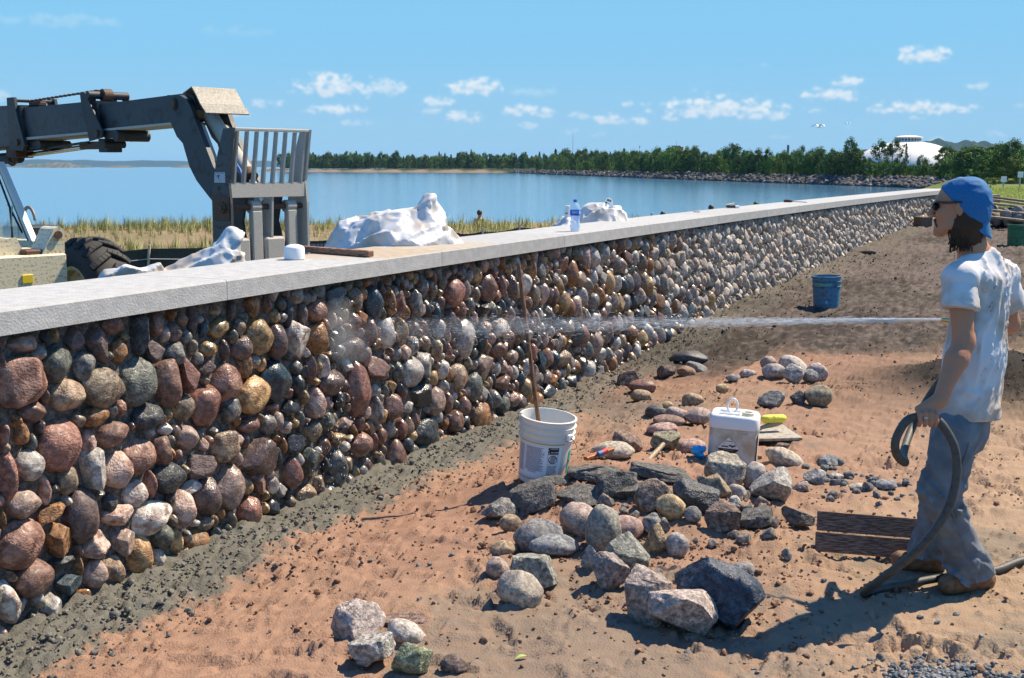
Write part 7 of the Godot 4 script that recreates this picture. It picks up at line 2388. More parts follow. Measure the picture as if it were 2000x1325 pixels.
func hose() -> void:
	var fw := Vector3(-0.83, 0, -0.56).normalized()
	var t := thing("garden_hose", "thick black water hose looping through the person's hand down to the sand", "hose", BASE)
	var p := [Vector3(0.09, 1.10, -0.155), Vector3(0.13, 1.04, -0.16), Vector3(-0.02, 0.85, -0.26), Vector3(-0.14, 0.66, -0.24), Vector3(-0.26, 0.575, -0.02), Vector3(-0.318, 0.578, 0.17), Vector3(-0.384, 0.635, 0.262), Vector3(-0.396, 0.70, 0.283), Vector3(-0.36, 0.772, 0.285), Vector3(-0.31, 0.789, 0.281), Vector3(-0.25, 0.783, 0.279), Vector3(-0.209, 0.743, 0.29), Vector3(-0.173, 0.662, 0.31), Vector3(-0.168, 0.542, 0.32), Vector3(-0.212, 0.405, 0.335), Vector3(-0.314, 0.26, 0.33), Vector3(-0.43, 0.11, 0.25), Vector3(-0.458, 0.03, 0.165), Vector3(-0.37, 0.025, 0.1), Vector3(-0.21, 0.03, 0.04), Vector3(-0.09, 0.035, 0.0), Vector3(0.05, 0.03, -0.06), Vector3(0.19, 0.035, -0.1), Vector3(0.35, 0.045, -0.2), Vector3(0.64, 0.055, -0.33), Vector3(1.2, 0.06, -0.4), Vector3(2.2, 0.06, -0.2)]
	var b := MB.new()
	b.tube(smooth_path(p, 7), PackedFloat32Array([0.0168]), 14)
	put("hose", b, M("hose_black", Color(0.06, 0.055, 0.045), 0.55, "dirty", 5.0, "nfine", 0.6), t)
	b = MB.new()
	var g := Vector3(0.035, 1.10, -0.19)
	b.tube(PackedVector3Array([g - fw * 0.07, g - fw * 0.02, g + fw * 0.06, g + fw * 0.1]), PackedFloat32Array([0.021, 0.019, 0.015, 0.01]), 14)
	put("nozzle", b, M("brass", Color(0.55, 0.4, 0.16), 0.3, "", 1, "", 1, {"metal": 1.0}), t)

func jet() -> void:
	var a := BASE + Vector3(0.035, 1.10, -0.19) + Vector3(-0.83, 0, -0.56).normalized() * 0.1
	var e := Vector3(-0.98, 0.84, -6.52)
	var dx := (e - a).normalized()
	var up := (Vector3.UP - dx * dx.y).normalized()
	var sd := dx.cross(up)
	var len := a.distance_to(e)
	var t := thing("water_jet", "straight white jet of water from the hose breaking up against the cobbles", "water jet")
	var wm := M("spray_white", Color(0.92, 0.95, 0.98), 0.35, "", 1, "", 1, {"alpha": 0.7})
	# solid core near the nozzle
	var core := MB.new()
	var pts := PackedVector3Array()
	var rad := PackedFloat32Array()
	for i in 26:
		var u := i / 25.0
		pts.append(a + dx * len * 0.14 * u + Vector3(0, 0.02 * sin(u * PI * 0.5) * 0.5, 0) + (up * nz2.get_noise_1d(i * 70.0) + sd * nz2.get_noise_1d(i * 70.0 + 900.0)) * 0.001 * u)
		rad.append(lerpf(0.0042, 0.001, u))
	core.tube(pts, rad, 8)
	put("core", core, wm, t)
	var drop := SphereMesh.new()
	drop.radius = 1.0; drop.height = 2.0; drop.radial_segments = 6; drop.rings = 4
	var n := 1700
	var mm := MultiMesh.new()
	mm.transform_format = MultiMesh.TRANSFORM_3D
	mm.mesh = drop
	mm.instance_count = n
	for i in n:
		var u := 0.06 + 0.94 * pow(rng.randf(), 1.5)
		var s := 0.003 + 0.05 * pow(u, 1.5)
		var off := up * rng.randfn() * s * 1.15 + sd * rng.randfn() * s
		var p := a + dx * len * u + off + Vector3(0, 0.01 * sin(u * PI), 0)
		var l := rng.randf_range(0.004, 0.022) * (1.5 - u)
		var r := rng.randf_range(0.0003, 0.0008)
		if u > 0.93 and rng.randf() < 0.75:
			var q := Vector3(rng.randfn(), rng.randfn(), rng.randfn()) * 0.075
			p = e + Vector3(q.x, q.y, q.z) + wall_n(6.5) * absf(rng.randfn()) * 0.05
			l = rng.randf_range(0.002, 0.008)
		var bs := Basis(dx, up, sd) * Basis.from_scale(Vector3(l, r, r))
		mm.set_instance_transform(i, Transform3D(bs, p))
	var o := MultiMeshInstance3D.new()
	o.name = "droplets"; o.multimesh = mm; o.material_override = wm
	t.add_child(o, true); o.set_meta("kind", "stuff")
	# drips running off the stones below
	var m2 := MultiMesh.new()
	m2.transform_format = MultiMesh.TRANSFORM_3D
	m2.mesh = drop
	m2.instance_count = 80
	for i in 80:
		var d := 6.45 + rng.randfn() * 0.13
		var y := rng.randf_range(-0.02, 0.55)
		var r := rng.randf_range(0.001, 0.0024)
		m2.set_instance_transform(i, Transform3D(Basis.from_scale(Vector3(r, r * 2.2, r)), Vector3(wall_x(d), y, -d) + wall_n(d) * rng.randf_range(0.0, 0.05)))
	o = MultiMeshInstance3D.new()
	o.name = "drips"; o.multimesh = m2; o.material_override = M("drip_white", Color(0.9, 0.93, 0.95), 0.3)
	t.add_child(o, true); o.set_meta("kind", "stuff")
	# spray mist hanging round the jet and where it strikes
	var puffs := [[e + wall_n(6.5) * 0.03, Vector3(0.16, 0.3, 0.2), 0.9], [e + wall_n(6.5) * 0.05 + Vector3(0.03, -0.09, 0.02), Vector3(0.26, 0.2, 0.2), 0.7], [e + wall_n(6.5) * 0.04 + Vector3(-0.02, 0.1, 0), Vector3(0.2, 0.18, 0.16), 0.7]]
	for k in 11:
		var u := (k + 0.5) / 11.0
		var w := 0.016 + 0.15 * pow(u, 1.25)
		puffs.append([a.lerp(e, u) + Vector3(0, 0.01 * sin(u * PI), 0), Vector3(len / 11.0 * 2.1, w, w), 0.32 / pow(w, 1.12) * lerpf(1.0, 0.0, pow(u, 0.45)) + 0.12])
	for q in puffs:
		var fv := FogVolume.new()
		fv.shape = RenderingServer.FOG_VOLUME_SHAPE_ELLIPSOID
		fv.size = q[1]
		fv.transform = Transform3D(Basis(dx, up, sd), q[0])
		fv.name = numbered("mist")
		var fm := FogMaterial.new()
		fm.resource_name = "mist"
		fm.albedo = Color(0.95, 0.97, 1.0)
		fm.density = q[2]
		fv.material = fm
		add_child(fv)
		tag(fv, "fine spray of water hanging around the jet", "mist", "spray around the jet", "stuff")
# ---------------------------------------------------------------- plants
func crown_mesh(kind: String, sd: int, leaves: int, tone: Color) -> ArrayMesh:
	# fits a tree one metre tall; many small leaf sprays gathered in uneven clumps
	var r := RandomNumberGenerator.new()
	r.seed = sd
	var b := MB.new()
	var clumps := []
	var nc := 26 if kind == "broad" else 24
	for i in nc:
		var c: Vector3
		var s: float
		if kind == "broad":
			var u := r.randf()
			var w := 0.30 * sqrt(maxf(0.05, 1.0 - pow(absf(u - 0.45) / 0.6, 2.2)))
			var a := r.randf() * TAU
			c = Vector3(cos(a) * w * sqrt(r.randf()), 0.16 + 0.76 * u, sin(a) * w * sqrt(r.randf()))
			s = r.randf_range(0.07, 0.14)
		elif kind == "poplar":
			var u := float(i) / nc
			var w := 0.13 * sin(PI * clampf(0.12 + 0.82 * u, 0, 1)) + 0.015
			var a := r.randf() * TAU
			c = Vector3(cos(a) * w, 0.1 + 0.84 * u, sin(a) * w)
			s = r.randf_range(0.05, 0.085) * (1.1 - 0.5 * u)
		else:
			var u := float(i) / nc
			var w := 0.2 * (1.0 - u) * r.randf_range(0.5, 1.1)
			var a := i * 2.4
			c = Vector3(cos(a) * w, 0.16 + 0.8 * u, sin(a) * w)
			s = lerpf(0.1, 0.035, u)
		clumps.append([c, s, r.randf_range(0.6, 1.45)])
	for i in leaves:
		var q: Array = clumps[r.randi() % clumps.size()]
		var n := Vector3(r.randfn(), r.randfn() * 0.8, r.randfn()).normalized()
		var p: Vector3 = q[0] + n * q[1] * pow(r.randf(), 0.45)
		var k: float = q[2] * r.randf_range(0.75, 1.25)
		b.col = Color(tone.r * k * r.randf_range(0.85, 1.2), tone.g * k, tone.b * k * r.randf_range(0.7, 1.1))
		var z := (n + Vector3(r.randfn(), r.randfn() + 0.5, r.randfn()) * 0.6).normalized()
		var x := z.cross(Vector3(r.randfn(), r.randfn(), r.randfn())).normalized()
		var y := z.cross(x)
		var l := r.randf_range(0.012, 0.027)
		var i0 := b.vert(p + x * l, z); b.vert(p + y * l * 0.6, z); b.vert(p - x * l, z); b.vert(p - y * l * 0.7, z)
		b.ix.append_array([i0, i0 + 2, i0 + 1, i0, i0 + 3, i0 + 2])
	return b.commit()

func trunk_mesh(sd: int) -> ArrayMesh:
	var r := RandomNumberGenerator.new()
	r.seed = sd
	var b := MB.new()
	b.tube(PackedVector3Array([Vector3(0, -0.05, 0), Vector3(0.006, 0.3, 0.004), Vector3(-0.004, 0.6, 0), Vector3(0, 0.92, 0)]), PackedFloat32Array([0.02, 0.014, 0.009, 0.003]), 7)
	for i in 9:
		var y := 0.22 + 0.07 * i
		var a := r.randf() * TAU
		var l := 0.24 * (1.0 - 0.6 * y)
		b.tube(PackedVector3Array([Vector3(0, y, 0), Vector3(cos(a) * l * 0.5, y + 0.05, sin(a) * l * 0.5), Vector3(cos(a) * l, y + 0.13, sin(a) * l)]), PackedFloat32Array([0.007, 0.005, 0.002]), 5)
	return b.commit()

func trees() -> void:
	var leaf := M("leaf", Color(1, 1, 1), 0.7, "", 1, "", 1, {"vc": true, "spec": 0.2, "back": Color(0.03, 0.05, 0.01)})
	var bark := M("bark", Color(0.09, 0.075, 0.06), 0.9)
	var dark := Color(0.07, 0.125, 0.042)
	var mid := Color(0.1, 0.165, 0.05)
	var pale := Color(0.14, 0.22, 0.065)
	var kinds := {"broad": [crown_mesh("broad", 1, 2600, mid), crown_mesh("broad", 2, 2600, dark), crown_mesh("broad", 3, 2600, mid * 0.85)], "poplar": [crown_mesh("poplar", 4, 1700, pale), crown_mesh("poplar", 5, 1700, mid)], "conifer": [crown_mesh("conifer", 6, 2000, Color(0.045, 0.085, 0.045)), crown_mesh("conifer", 7, 2000, Color(0.055, 0.095, 0.045))]}
	var trunks := [trunk_mesh(1), trunk_mesh(2)]
	# trees one can tell apart, left to right: [x, distance, height, kind, variant, width, label]
	var L := [
		[60.8, 214.0, 7.3, "broad", 1, 0.8, "tall dark tree left of the white dome, highest of the far row"],
		[59.0, 218.0, 6.0, "broad", 0, 0.9, "broad tree leaning against the left of the tallest dark tree"],
		[64.1, 208.0, 6.4, "broad", 2, 0.9, "dark rounded tree in front of the left edge of the dome"],
		[67.0, 210.0, 6.7, "broad", 1, 0.8, "dark tree just below the left end of the dome's lantern"],
		[60.9, 203.0, 4.2, "poplar", 0, 1.1, "slim pale poplar at the foot of the tallest dark tree"],
		[62.6, 198.0, 3.9, "poplar", 0, 1.2, "slim pale poplar in front of the dome's left edge"],
		[67.6, 205.0, 6.2, "poplar", 1, 0.6, "thin twiggy tree in front of the middle of the dome"],
		[68.9, 200.0, 4.2, "broad", 0, 0.8, "small round tree in front of the dome's right half"],
		[75.9, 210.0, 5.4, "poplar", 0, 1.3, "pale feathery tree at the right edge of the dome"],
		[76.1, 205.0, 4.8, "poplar", 1, 1.3, "narrow tree just right of the dome above the person's cap"],
		[60.3, 250.0, 6.5, "broad", 0, 0.9, "rounded tree behind the breakwater right of the chimney"],
		[60.4, 237.0, 5.4, "broad", 2, 0.9, "low broad tree between the chimney and the tallest dark tree"],
		[55.0, 290.0, 7.2, "broad", 1, 1.0, "dark round tree between the chimney and the red brick block"],
		[63.3, 152.0, 5.2, "broad", 1, 1.2, "large dark tree at the right edge above the lumber pile"],
		[61.1, 157.0, 4.5, "poplar", 1, 2.0, "upright green tree between the cap and the large dark tree"],
		[48.3, 120.0, 1.25, "broad", 0, 1.8, "low light green bush on the lawn right of the cap"],
		[68.5, 160.0, 4.9, "broad", 0, 1.0, "tall tree at the far right edge of the picture"]]
	for q in L:
		var t := thing("tree", q[6], "tree", Vector3(q[0], land_h(q[0], q[1]) - 0.1, -q[1]), q[0] * 1.7, "trees beyond the lake")
		var cr := obj("crown", kinds[q[3]][q[4]], leaf, t)
		cr.scale = Vector3(q[2] * q[5], q[2], q[2] * q[5])
		var tr := obj("trunk", trunks[int(q[0]) % 2], bark, t)
		tr.scale = Vector3(q[2], q[2], q[2])
	# the wood beyond, a mass
	var sets := {}
	for i in 2300:
		var u := 5.0 + rng.randf() * 9.0
		var k := mini(int(u), SHORE.size() - 2)
		var a := Vector2(SHORE[k][0], SHORE[k][1])
		var e := Vector2(SHORE[k + 1][0], SHORE[k + 1][1])
		var p := a.lerp(e, u - k)
		var nn := Vector2((e - a).y, -(e - a).x).normalized()
		var back := 3.5 + rng.randf() * rng.randf() * (22.0 if p.y < 400.0 else 70.0)
		if p.y > 560.0: back += 14.0
		p += nn * back
		if rng.randf() < 0.3:
			p = Vector2(rng.randf_range(62.0, 190.0), 0)
			p.y = rng.randf_range(166.0, 215.0) + maxf(0.0, p.x - 100.0) * 0.1
			if shore_dist(p) < 2.5: continue
		var far := p.y
		var h := rng.randf_range(4.2, 7.0) * (0.78 if far < 300.0 else (1.12 if far < 560.0 else 1.55))
		var kind := "broad"
		var rr := rng.randf()
		if far > 560.0: kind = "conifer" if rr < 0.45 else "broad"
		elif rr < 0.6 and back < 16.0: kind = "poplar"
		if kind == "poplar": h *= 0.8
		var dome_gap := far < 230.0 and p.x / p.y > 0.33 and p.x / p.y < 0.364
		if dome_gap: h *= 0.5
		elif far < 240.0 and p.x / p.y > 0.293 and p.x / p.y <= 0.33: h *= 0.68
		elif far >= 240.0 and p.x / p.y > 0.28 and p.x / p.y < 0.38: continue
		h *= rng.randf_range(0.72, 1.12)
		var key := kind + str(rng.randi() % kinds[kind].size())
		if not sets.has(key): sets[key] = []
		var wdt := rng.randf_range(0.65, 1.1)
		sets[key].append(Transform3D(Basis(Vector3.UP, rng.randf() * TAU) * Basis.from_scale(Vector3(h * wdt, h, h * wdt)), Vector3(p.x, land_h(p.x, p.y) - 0.25, -p.y)))
	# right of the lawn, and bushes in front of it
	for i in 260:
		var p := Vector2(rng.randf_range(60.0, 150.0), rng.randf_range(146.0, 175.0))
		if p.x / p.y < 0.372: continue
		var kind := "broad" if rng.randf() < 0.7 else "poplar"
		var h := rng.randf_range(3.0, 5.2)
		var key := kind + str(rng.randi() % kinds[kind].size())
		sets[key].append(Transform3D(Basis(Vector3.UP, rng.randf() * TAU) * Basis.from_scale(Vector3(h * 1.2, h, h * 1.2)), Vector3(p.x, land_h(p.x, p.y) - 0.2, -p.y)))
	# town trees round the dome and the brick block
	for i in 900:
		var p := Vector2(rng.randf_range(-140.0, 760.0), rng.randf_range(800.0, 1250.0))
		if shore_dist(p) < 20.0 or (p.x / p.y > 0.27 and p.x / p.y < 0.39 and p.y < 1060.0) or (p.x / p.y > 0.12 and p.x / p.y < 0.16 and p.y < 1010.0): continue
		var h := rng.randf_range(7.0, 10.5)
		var key := "broad" + str(rng.randi() % 3)
		sets[key].append(Transform3D(Basis(Vector3.UP, rng.randf() * TAU) * Basis.from_scale(Vector3(h * 1.3, h, h * 1.3)), Vector3(p.x, land_h(p.x, p.y) - 0.2, -p.y)))
	for key in sets:
		var mm := MultiMesh.new()
		mm.transform_format = MultiMesh.TRANSFORM_3D
		mm.mesh = kinds[key.substr(0, key.length() - 1)][int(key[-1])]
		mm.use_colors = true
		mm.instance_count = sets[key].size()
		for i in sets[key].size():
			mm.set_instance_transform(i, sets[key][i])
			var k := rng.randf_range(0.75, 1.5)
			mm.set_instance_color(i, Color(k * rng.randf_range(0.85, 1.25), k, k * rng.randf_range(0.7, 1.0)))
		var o := MultiMeshInstance3D.new()
		o.name = numbered("woodland"); o.multimesh = mm; o.material_override = leaf
		add_child(o)
		tag(o, {"broad": "mass of leafy green trees along the far shore", "poplar": "young pale poplars along the breakwater", "conifer": "dark pines along the far beach"}[key.substr(0, key.length() - 1)], "trees", "woods beyond the lake", "stuff")
	# breakwater of dark boulders
	var mm := MultiMesh.new()
	mm.transform_format = MultiMesh.TRANSFORM_3D
	mm.mesh = stone(77, "a", 1)
	mm.use_colors = true
	mm.instance_count = 3000
	for i in 3000:
		var u := 5.0 + 6.0 * pow(rng.randf(), 1.15)
		var k := mini(int(u), 10)
		var a := Vector2(SHORE[k][0], SHORE[k][1])
		var e := Vector2(SHORE[k + 1][0], SHORE[k + 1][1])
		var p := a.lerp(e, u - k)
		var nn := Vector2((e - a).y, -(e - a).x).normalized()
		var v := rng.randf()
		p += nn * (v * 4.0 - 1.2)
		var r := rng.randf_range(0.35, 0.75) * (1.0 if p.y < 300 else 1.25)
		mm.set_instance_transform(i, Transform3D(Basis.from_euler(Vector3(rng.randf() * 6, rng.randf() * 6, 0)) * Basis.from_scale(Vector3(r, r * 0.75, r)), Vector3(p.x, -1.6 + 1.35 * v, -p.y)))
		var g := rng.randf_range(0.015, 0.06)
		if rng.randf() < 0.03: g = 0.2
		mm.set_instance_color(i, Color(g * 1.05, g, g * 1.02))
	var o := MultiMeshInstance3D.new()
	o.name = "breakwater"; o.multimesh = mm
	o.material_override = M("breakwater", Color(1, 1, 1), 0.85, "", 1, "", 1, {"vc": true})
	add_child(o)
	tag(o, "breakwater of dark boulders along the far water's edge", "rocks", "", "stuff")

func grass() -> void:
	var b := MB.new()
	var r := RandomNumberGenerator.new()
	r.seed = 8
	for i in 16:
		var a := r.randf() * TAU
		var l := r.randf_range(0.5, 1.0)
		var lean := Vector3(cos(a), 0, sin(a)) * r.randf_range(0.08, 0.65)
		var side := Vector3(-sin(a), 0, cos(a)) * 0.0085
		var o := Vector3(r.randfn(), 0, r.randfn()) * 0.07
		var k := r.randf_range(0.7, 1.3)
		b.col = Color(0.23, 0.32, 0.13).lerp(Color(0.44, 0.39, 0.22), r.randf() * 0.7) * k
		var p := [o, o + lean * l * 0.35 + Vector3(0, l * 0.55, 0), o + lean * l + Vector3(0, l, 0)]
		var n := Vector3(cos(a), 0.5, sin(a)).normalized()
		var i0 := b.vert(p[0] - side, n); b.vert(p[0] + side, n); b.vert(p[1] - side * 0.8, n); b.vert(p[1] + side * 0.8, n); b.vert(p[2], n)
		b.ix.append_array([i0, i0 + 2, i0 + 1, i0 + 1, i0 + 2, i0 + 3, i0 + 2, i0 + 4, i0 + 3])
	var tuft := b.commit()
	var gm := M("blade", Color(1, 1, 1), 0.6, "", 1, "", 1, {"vc": true, "spec": 0.3, "back": Color(0.06, 0.08, 0.02)})
	var spots := []
	for i in 11000:
		var d := rng.randf_range(14.0, 30.0)
		var x := rng.randf_range(-0.5 * d, minf(wall_x(d) - 1.0, 0.32 * d))
		var dens := nz.get_noise_2d(x * 8.0, d * 8.0) * 1.4 + (0.3 if d > 25.5 else 0.42)
		if d < 18.7 + 0.45 * minf(x, 3.0): continue
		if dens < rng.randf() * 0.9 - 0.1: continue
		spots.append([x, d, (0.1 + 0.3 * rng.randf() * rng.randf() + (0.04 if d > 25.5 else 0.0))])
	field("dune_grass", "long pale beach grass on the sandy rise behind the wall", tuft, gm, spots)
	spots = []
	for i in 2600:
		var d := rng.randf_range(8.0, 17.5)
		var x := rng.randf_range(-0.45 * d, wall_x(d) - 1.0)
		if nz2.get_noise_2d(x * 12.0, d * 12.0) < -0.05: continue
		if d > 15.2 + 0.4 * minf(x + 2.0, 3.0): continue
		spots.append([x, d, rng.randf_range(0.06, 0.17)])
	field("weeds", "short green weeds in front of the silt fence", tuft, M("weed", Color(0.55, 0.8, 0.5), 0.6, "", 1, "", 1, {"vc": true, "spec": 0.3}), spots)
	spots = []
	for i in 7000:
		var d := 28.0 * pow(110.0 / 28.0, rng.randf())
		var x := rng.randf_range(maxf(0.36 * d, 10.6), 0.6 * d)
		spots.append([x, d, rng.randf_range(0.06, 0.14) * (1.0 + d * 0.012)])
	field("lawn_grass", "green lawn at the right beyond the lumber pile", tuft, M("lawn_blade", Color(0.75, 1.0, 0.55), 0.6, "", 1, "", 1, {"vc": true, "spec": 0.3}), spots)

func field(called: String, label: String, m: ArrayMesh, mat: Material, spots: Array) -> void:
	var mm := MultiMesh.new()
	mm.transform_format = MultiMesh.TRANSFORM_3D
	mm.mesh = m
	mm.instance_count = spots.size()
	for i in spots.size():
		var q: Array = spots[i]
		var s: float = q[2]
		mm.set_instance_transform(i, Transform3D(Basis(Vector3.UP, rng.randf() * TAU) * Basis.from_scale(Vector3(s * 1.2, s, s * 1.2)), Vector3(q[0], land_h(q[0], q[1]) - 0.02, -q[1])))
	var o := MultiMeshInstance3D.new()
	o.name = numbered(called); o.multimesh = mm; o.material_override = mat
	add_child(o)
	tag(o, label, "grass", "", "stuff")

# ---------------------------------------------------------------- far things
func town() -> void:
	var t := thing("dome_hall", "huge white domed hall with a flat round lantern behind the trees", "building", Vector3(332.0, -6.0, -1000.0))
	var b := MB.new()
	var pr := PackedVector2Array()
	for i in 25:
		var a := PI * 0.5 * i / 24.0
		pr.append(Vector2(47.0 * pow(cos(a), 0.9), 28.5 * sin(a)))
	b.lathe(pr, 96)
	put("roof", b, M("dome_white", Color(0.72, 0.68, 0.63), 0.7), t)
	for k in 24:
		b = MB.new()
		var rp := PackedVector3Array()
		for i in 13:
			var a := PI * 0.5 * (0.5 + i * 0.95) / 13.0
			var rr := 47.0 * pow(cos(a), 0.9)
			rp.append(Vector3(rr * cos(TAU * k / 24.0), 28.5 * sin(a), rr * sin(TAU * k / 24.0)))
		b.tube(rp, PackedFloat32Array([0.16]), 5)
		put("rib", b, M("dome_rib", Color(0.62, 0.59, 0.56), 0.7), t)
	b = MB.new()
	b.lathe(PackedVector2Array([Vector2(10.5, 27.6), Vector2(10.5, 28.6), Vector2(10.0, 28.6), Vector2(10.0, 31.2), Vector2(11.6, 31.3), Vector2(11.6, 32.1), Vector2(6.0, 33.2), Vector2(0, 33.6)]), 48)
	put("lantern", b, M("dome_white", Color.WHITE, 0.7), t)
	for k in 24:
		b = MB.new()
		b.box(Transform3D(Basis(Vector3.UP, -TAU * k / 24.0), Vector3(10.03 * cos(TAU * k / 24.0), 29.9, 10.03 * sin(TAU * k / 24.0))), Vector3(0.3, 2.0, 1.9), 0.02)
		put("window", b, M("dark_pane", Color(0.05, 0.06, 0.07), 0.2), t)
	b = MB.new(); b.box(at(Vector3(0, 34.2, 0)), Vector3(1.4, 1.4, 1.4), 0.1)
	put("vent", b, M("dome_white", Color.WHITE, 0.7), t)
	# red brick block
	t = thing("brick_block", "red brick hospital-like block with a taller left tower above the woods", "building", Vector3(140.0, 0.0, -1000.0), 0.35)
	var brick := M("far_brick", Color(0.27, 0.09, 0.06), 0.85)
	b = MB.new(); b.box(at(Vector3(-2.4, 9.5, 0)), Vector3(4.6, 19.0, 6.0), 0.05)
	put("tower", b, M("far_brick_dark", Color(0.16, 0.08, 0.07), 0.85), t)
	b = MB.new(); b.box(at(Vector3(2.6, 7.6, 0)), Vector3(5.4, 15.0, 7.0), 0.05)
	put("wing", b, brick, t)
	b = MB.new(); b.box(at(Vector3(1.6, 16.4, 0)), Vector3(3.0, 3.2, 4.0), 0.05)
	put("roof_house", b, brick, t)
	for i in 3:
		for j in 4:
			b = MB.new(); b.box(at(Vector3(0.9 + i * 1.7, 5.0 + j * 2.6, 3.51)), Vector3(0.9, 1.2, 0.1), 0.02)
			put("window", b, M("dark_pane", Color.WHITE, 0.2), t)
	for j in 4:
		b = MB.new(); b.box(at(Vector3(-2.4, 6.0 + j * 3.0, 3.01)), Vector3(2.8, 1.0, 0.1), 0.02)
		put("window", b, M("dark_pane", Color.WHITE, 0.2), t)
	b = MB.new(); b.tube(PackedVector3Array([Vector3(-2.4, 19, 0), Vector3(-2.4, 23.5, 0)]), PackedFloat32Array([0.14, 0.06]), 6)
	put("aerial", b, M("far_steel", Color(0.25, 0.25, 0.26), 0.6), t)
	b = MB.new(); b.tube(PackedVector3Array([Vector3(0, 0, 0), Vector3(0, 19.5, 0)]), PackedFloat32Array([1.25, 1.0]), 16)
	var o := put("chimney", b, M("far_brick_grey", Color(0.2, 0.15, 0.13), 0.85))
	o.position = Vector3(231.5, 0, -1000)
	tag(o, "tall round brick chimney standing alone above the woods", "chimney")
	for q in [[107.0, 18.0, "thin radio mast with a dish left of the brick block"], [51.0, 29.0, "thin lattice radio mast above the middle of the far wood"]]:
		b = MB.new(); b.tube(PackedVector3Array([Vector3(0, 0, 0), Vector3(0, q[1], 0)]), PackedFloat32Array([0.28, 0.1]), 6)
		if q[1] < 20: b.box(at(Vector3(0, q[1], 0)), Vector3(0.7, 1.6, 0.7), 0.05)
		o = put("radio_mast", b, M("far_steel", Color.WHITE, 0.6))
		o.position = Vector3(q[0], 0, -1000)
		tag(o, q[2], "mast")
	# small signs on the lawn's far edge
	for q in [[49.6, 116.0, 1.3, "small white sign on a post at the right edge of the lawn"], [48.2, 116.5, 0.85, "short white marker post on the lawn left of the sign"]]:
		t = thing("sign_post", q[3], "sign", Vector3(q[0], land_h(q[0], q[1]), -q[1]))
		b = MB.new(); b.box(at(Vector3(0, q[2] * 0.5, 0)), Vector3(0.12, q[2], 0.12), 0.01)
		put("post", b, M("post_grey", Color(0.4, 0.4, 0.4), 0.8), t)
		b = MB.new(); b.box(at(Vector3(0, q[2], 0.05)), Vector3(0.55, 0.55, 0.05), 0.01)
		put("panel", b, M("post_white", Color(0.75, 0.75, 0.75), 0.7), t)

func bather(pos: Vector3, turn: float, h: float, skin: Color, cloth: Color, covered: bool, label: String) -> void:
	var t := thing("person", label, "person", pos, turn, "bathers on the beach")
	var k := h / 1.7
	var f := Field.new(Vector3(-0.4, -0.02, -0.3), Vector3(0.4, 1.75, 0.3), 0.024)
	f.ball(Vector3(0, 1.58, 0), Basis(), Vector3(0.085, 0.115, 0.1), 0.03)
	f.ball(Vector3(0, 1.56, 0.1), Basis(), Vector3(0.014, 0.02, 0.02), 0.02)
	f.bone(Vector3(0, 1.38, -0.01), Vector3(0, 1.52, 0), 0.06, 0.055, 0.04)
	f.bone(Vector3(0, 1.3, -0.01), Vector3(0, 0.95, 0), 0.12, 0.11, 0.05, Vector3.RIGHT, 1.45)
	for s: float in [-1.0, 1.0]:
		f.bone(Vector3(0.17 * s, 1.36, 0), Vector3(0.23 * s, 1.1, -0.02), 0.05, 0.042, 0.03)
		f.bone(Vector3(0.23 * s, 1.1, -0.02), Vector3(0.22 * s, 0.86, 0.06), 0.041, 0.028, 0.02)
		f.bone(Vector3(0.22 * s, 0.86, 0.06), Vector3(0.215 * s, 0.76, 0.08), 0.03, 0.02, 0.02)
		f.bone(Vector3(0.09 * s, 0.9, 0), Vector3(0.1 * s, 0.48, 0.02), 0.085, 0.058, 0.03)
		f.bone(Vector3(0.1 * s, 0.48, 0.02), Vector3(0.1 * s, 0.06, 0), 0.056, 0.036, 0.03)
		f.bone(Vector3(0.1 * s, 0.035, -0.03), Vector3(0.11 * s, 0.03, 0.14), 0.035, 0.028, 0.03)
	var b := MB.new(); f.mesh(b)
	var o := put("body", b, M("far_skin" + str(skin), skin, 0.6), t)
	o.scale = Vector3(k, k, k)
	f = Field.new(Vector3(-0.35, 0.4, -0.3), Vector3(0.35, 1.5, 0.3), 0.024)
	if covered: f.bone(Vector3(0, 1.34, -0.01), Vector3(0, 0.9, 0), 0.14, 0.135, 0.05, Vector3.RIGHT, 1.5)
	else: f.bone(Vector3(0, 0.97, 0), Vector3(0, 0.85, 0), 0.125, 0.12, 0.04, Vector3.RIGHT, 1.4)
	for s: float in [-1.0, 1.0]: f.bone(Vector3(0.09 * s, 0.88, 0), Vector3(0.1 * s, 0.6, 0.02), 0.1, 0.085, 0.03)
	b = MB.new(); f.mesh(b)
	o = put("clothing", b, M("far_cloth" + str(cloth), cloth, 0.85), t)
	o.scale = Vector3(k, k, k)
	f = Field.new(Vector3(-0.2, 1.4, -0.2), Vector3(0.2, 1.75, 0.2), 0.018)
	f.ball(Vector3(0, 1.605, -0.02), Basis(), Vector3(0.095, 0.11, 0.105), 0.02)
	f.ball(Vector3(0, 1.53, 0.1), Basis(), Vector3(0.1, 0.1, 0.075), 0.02, true)
	b = MB.new(); f.mesh(b)
	o = put("hair", b, M("far_hair", Color(0.03, 0.02, 0.015), 0.6), t)
	o.scale = Vector3(k, k, k)

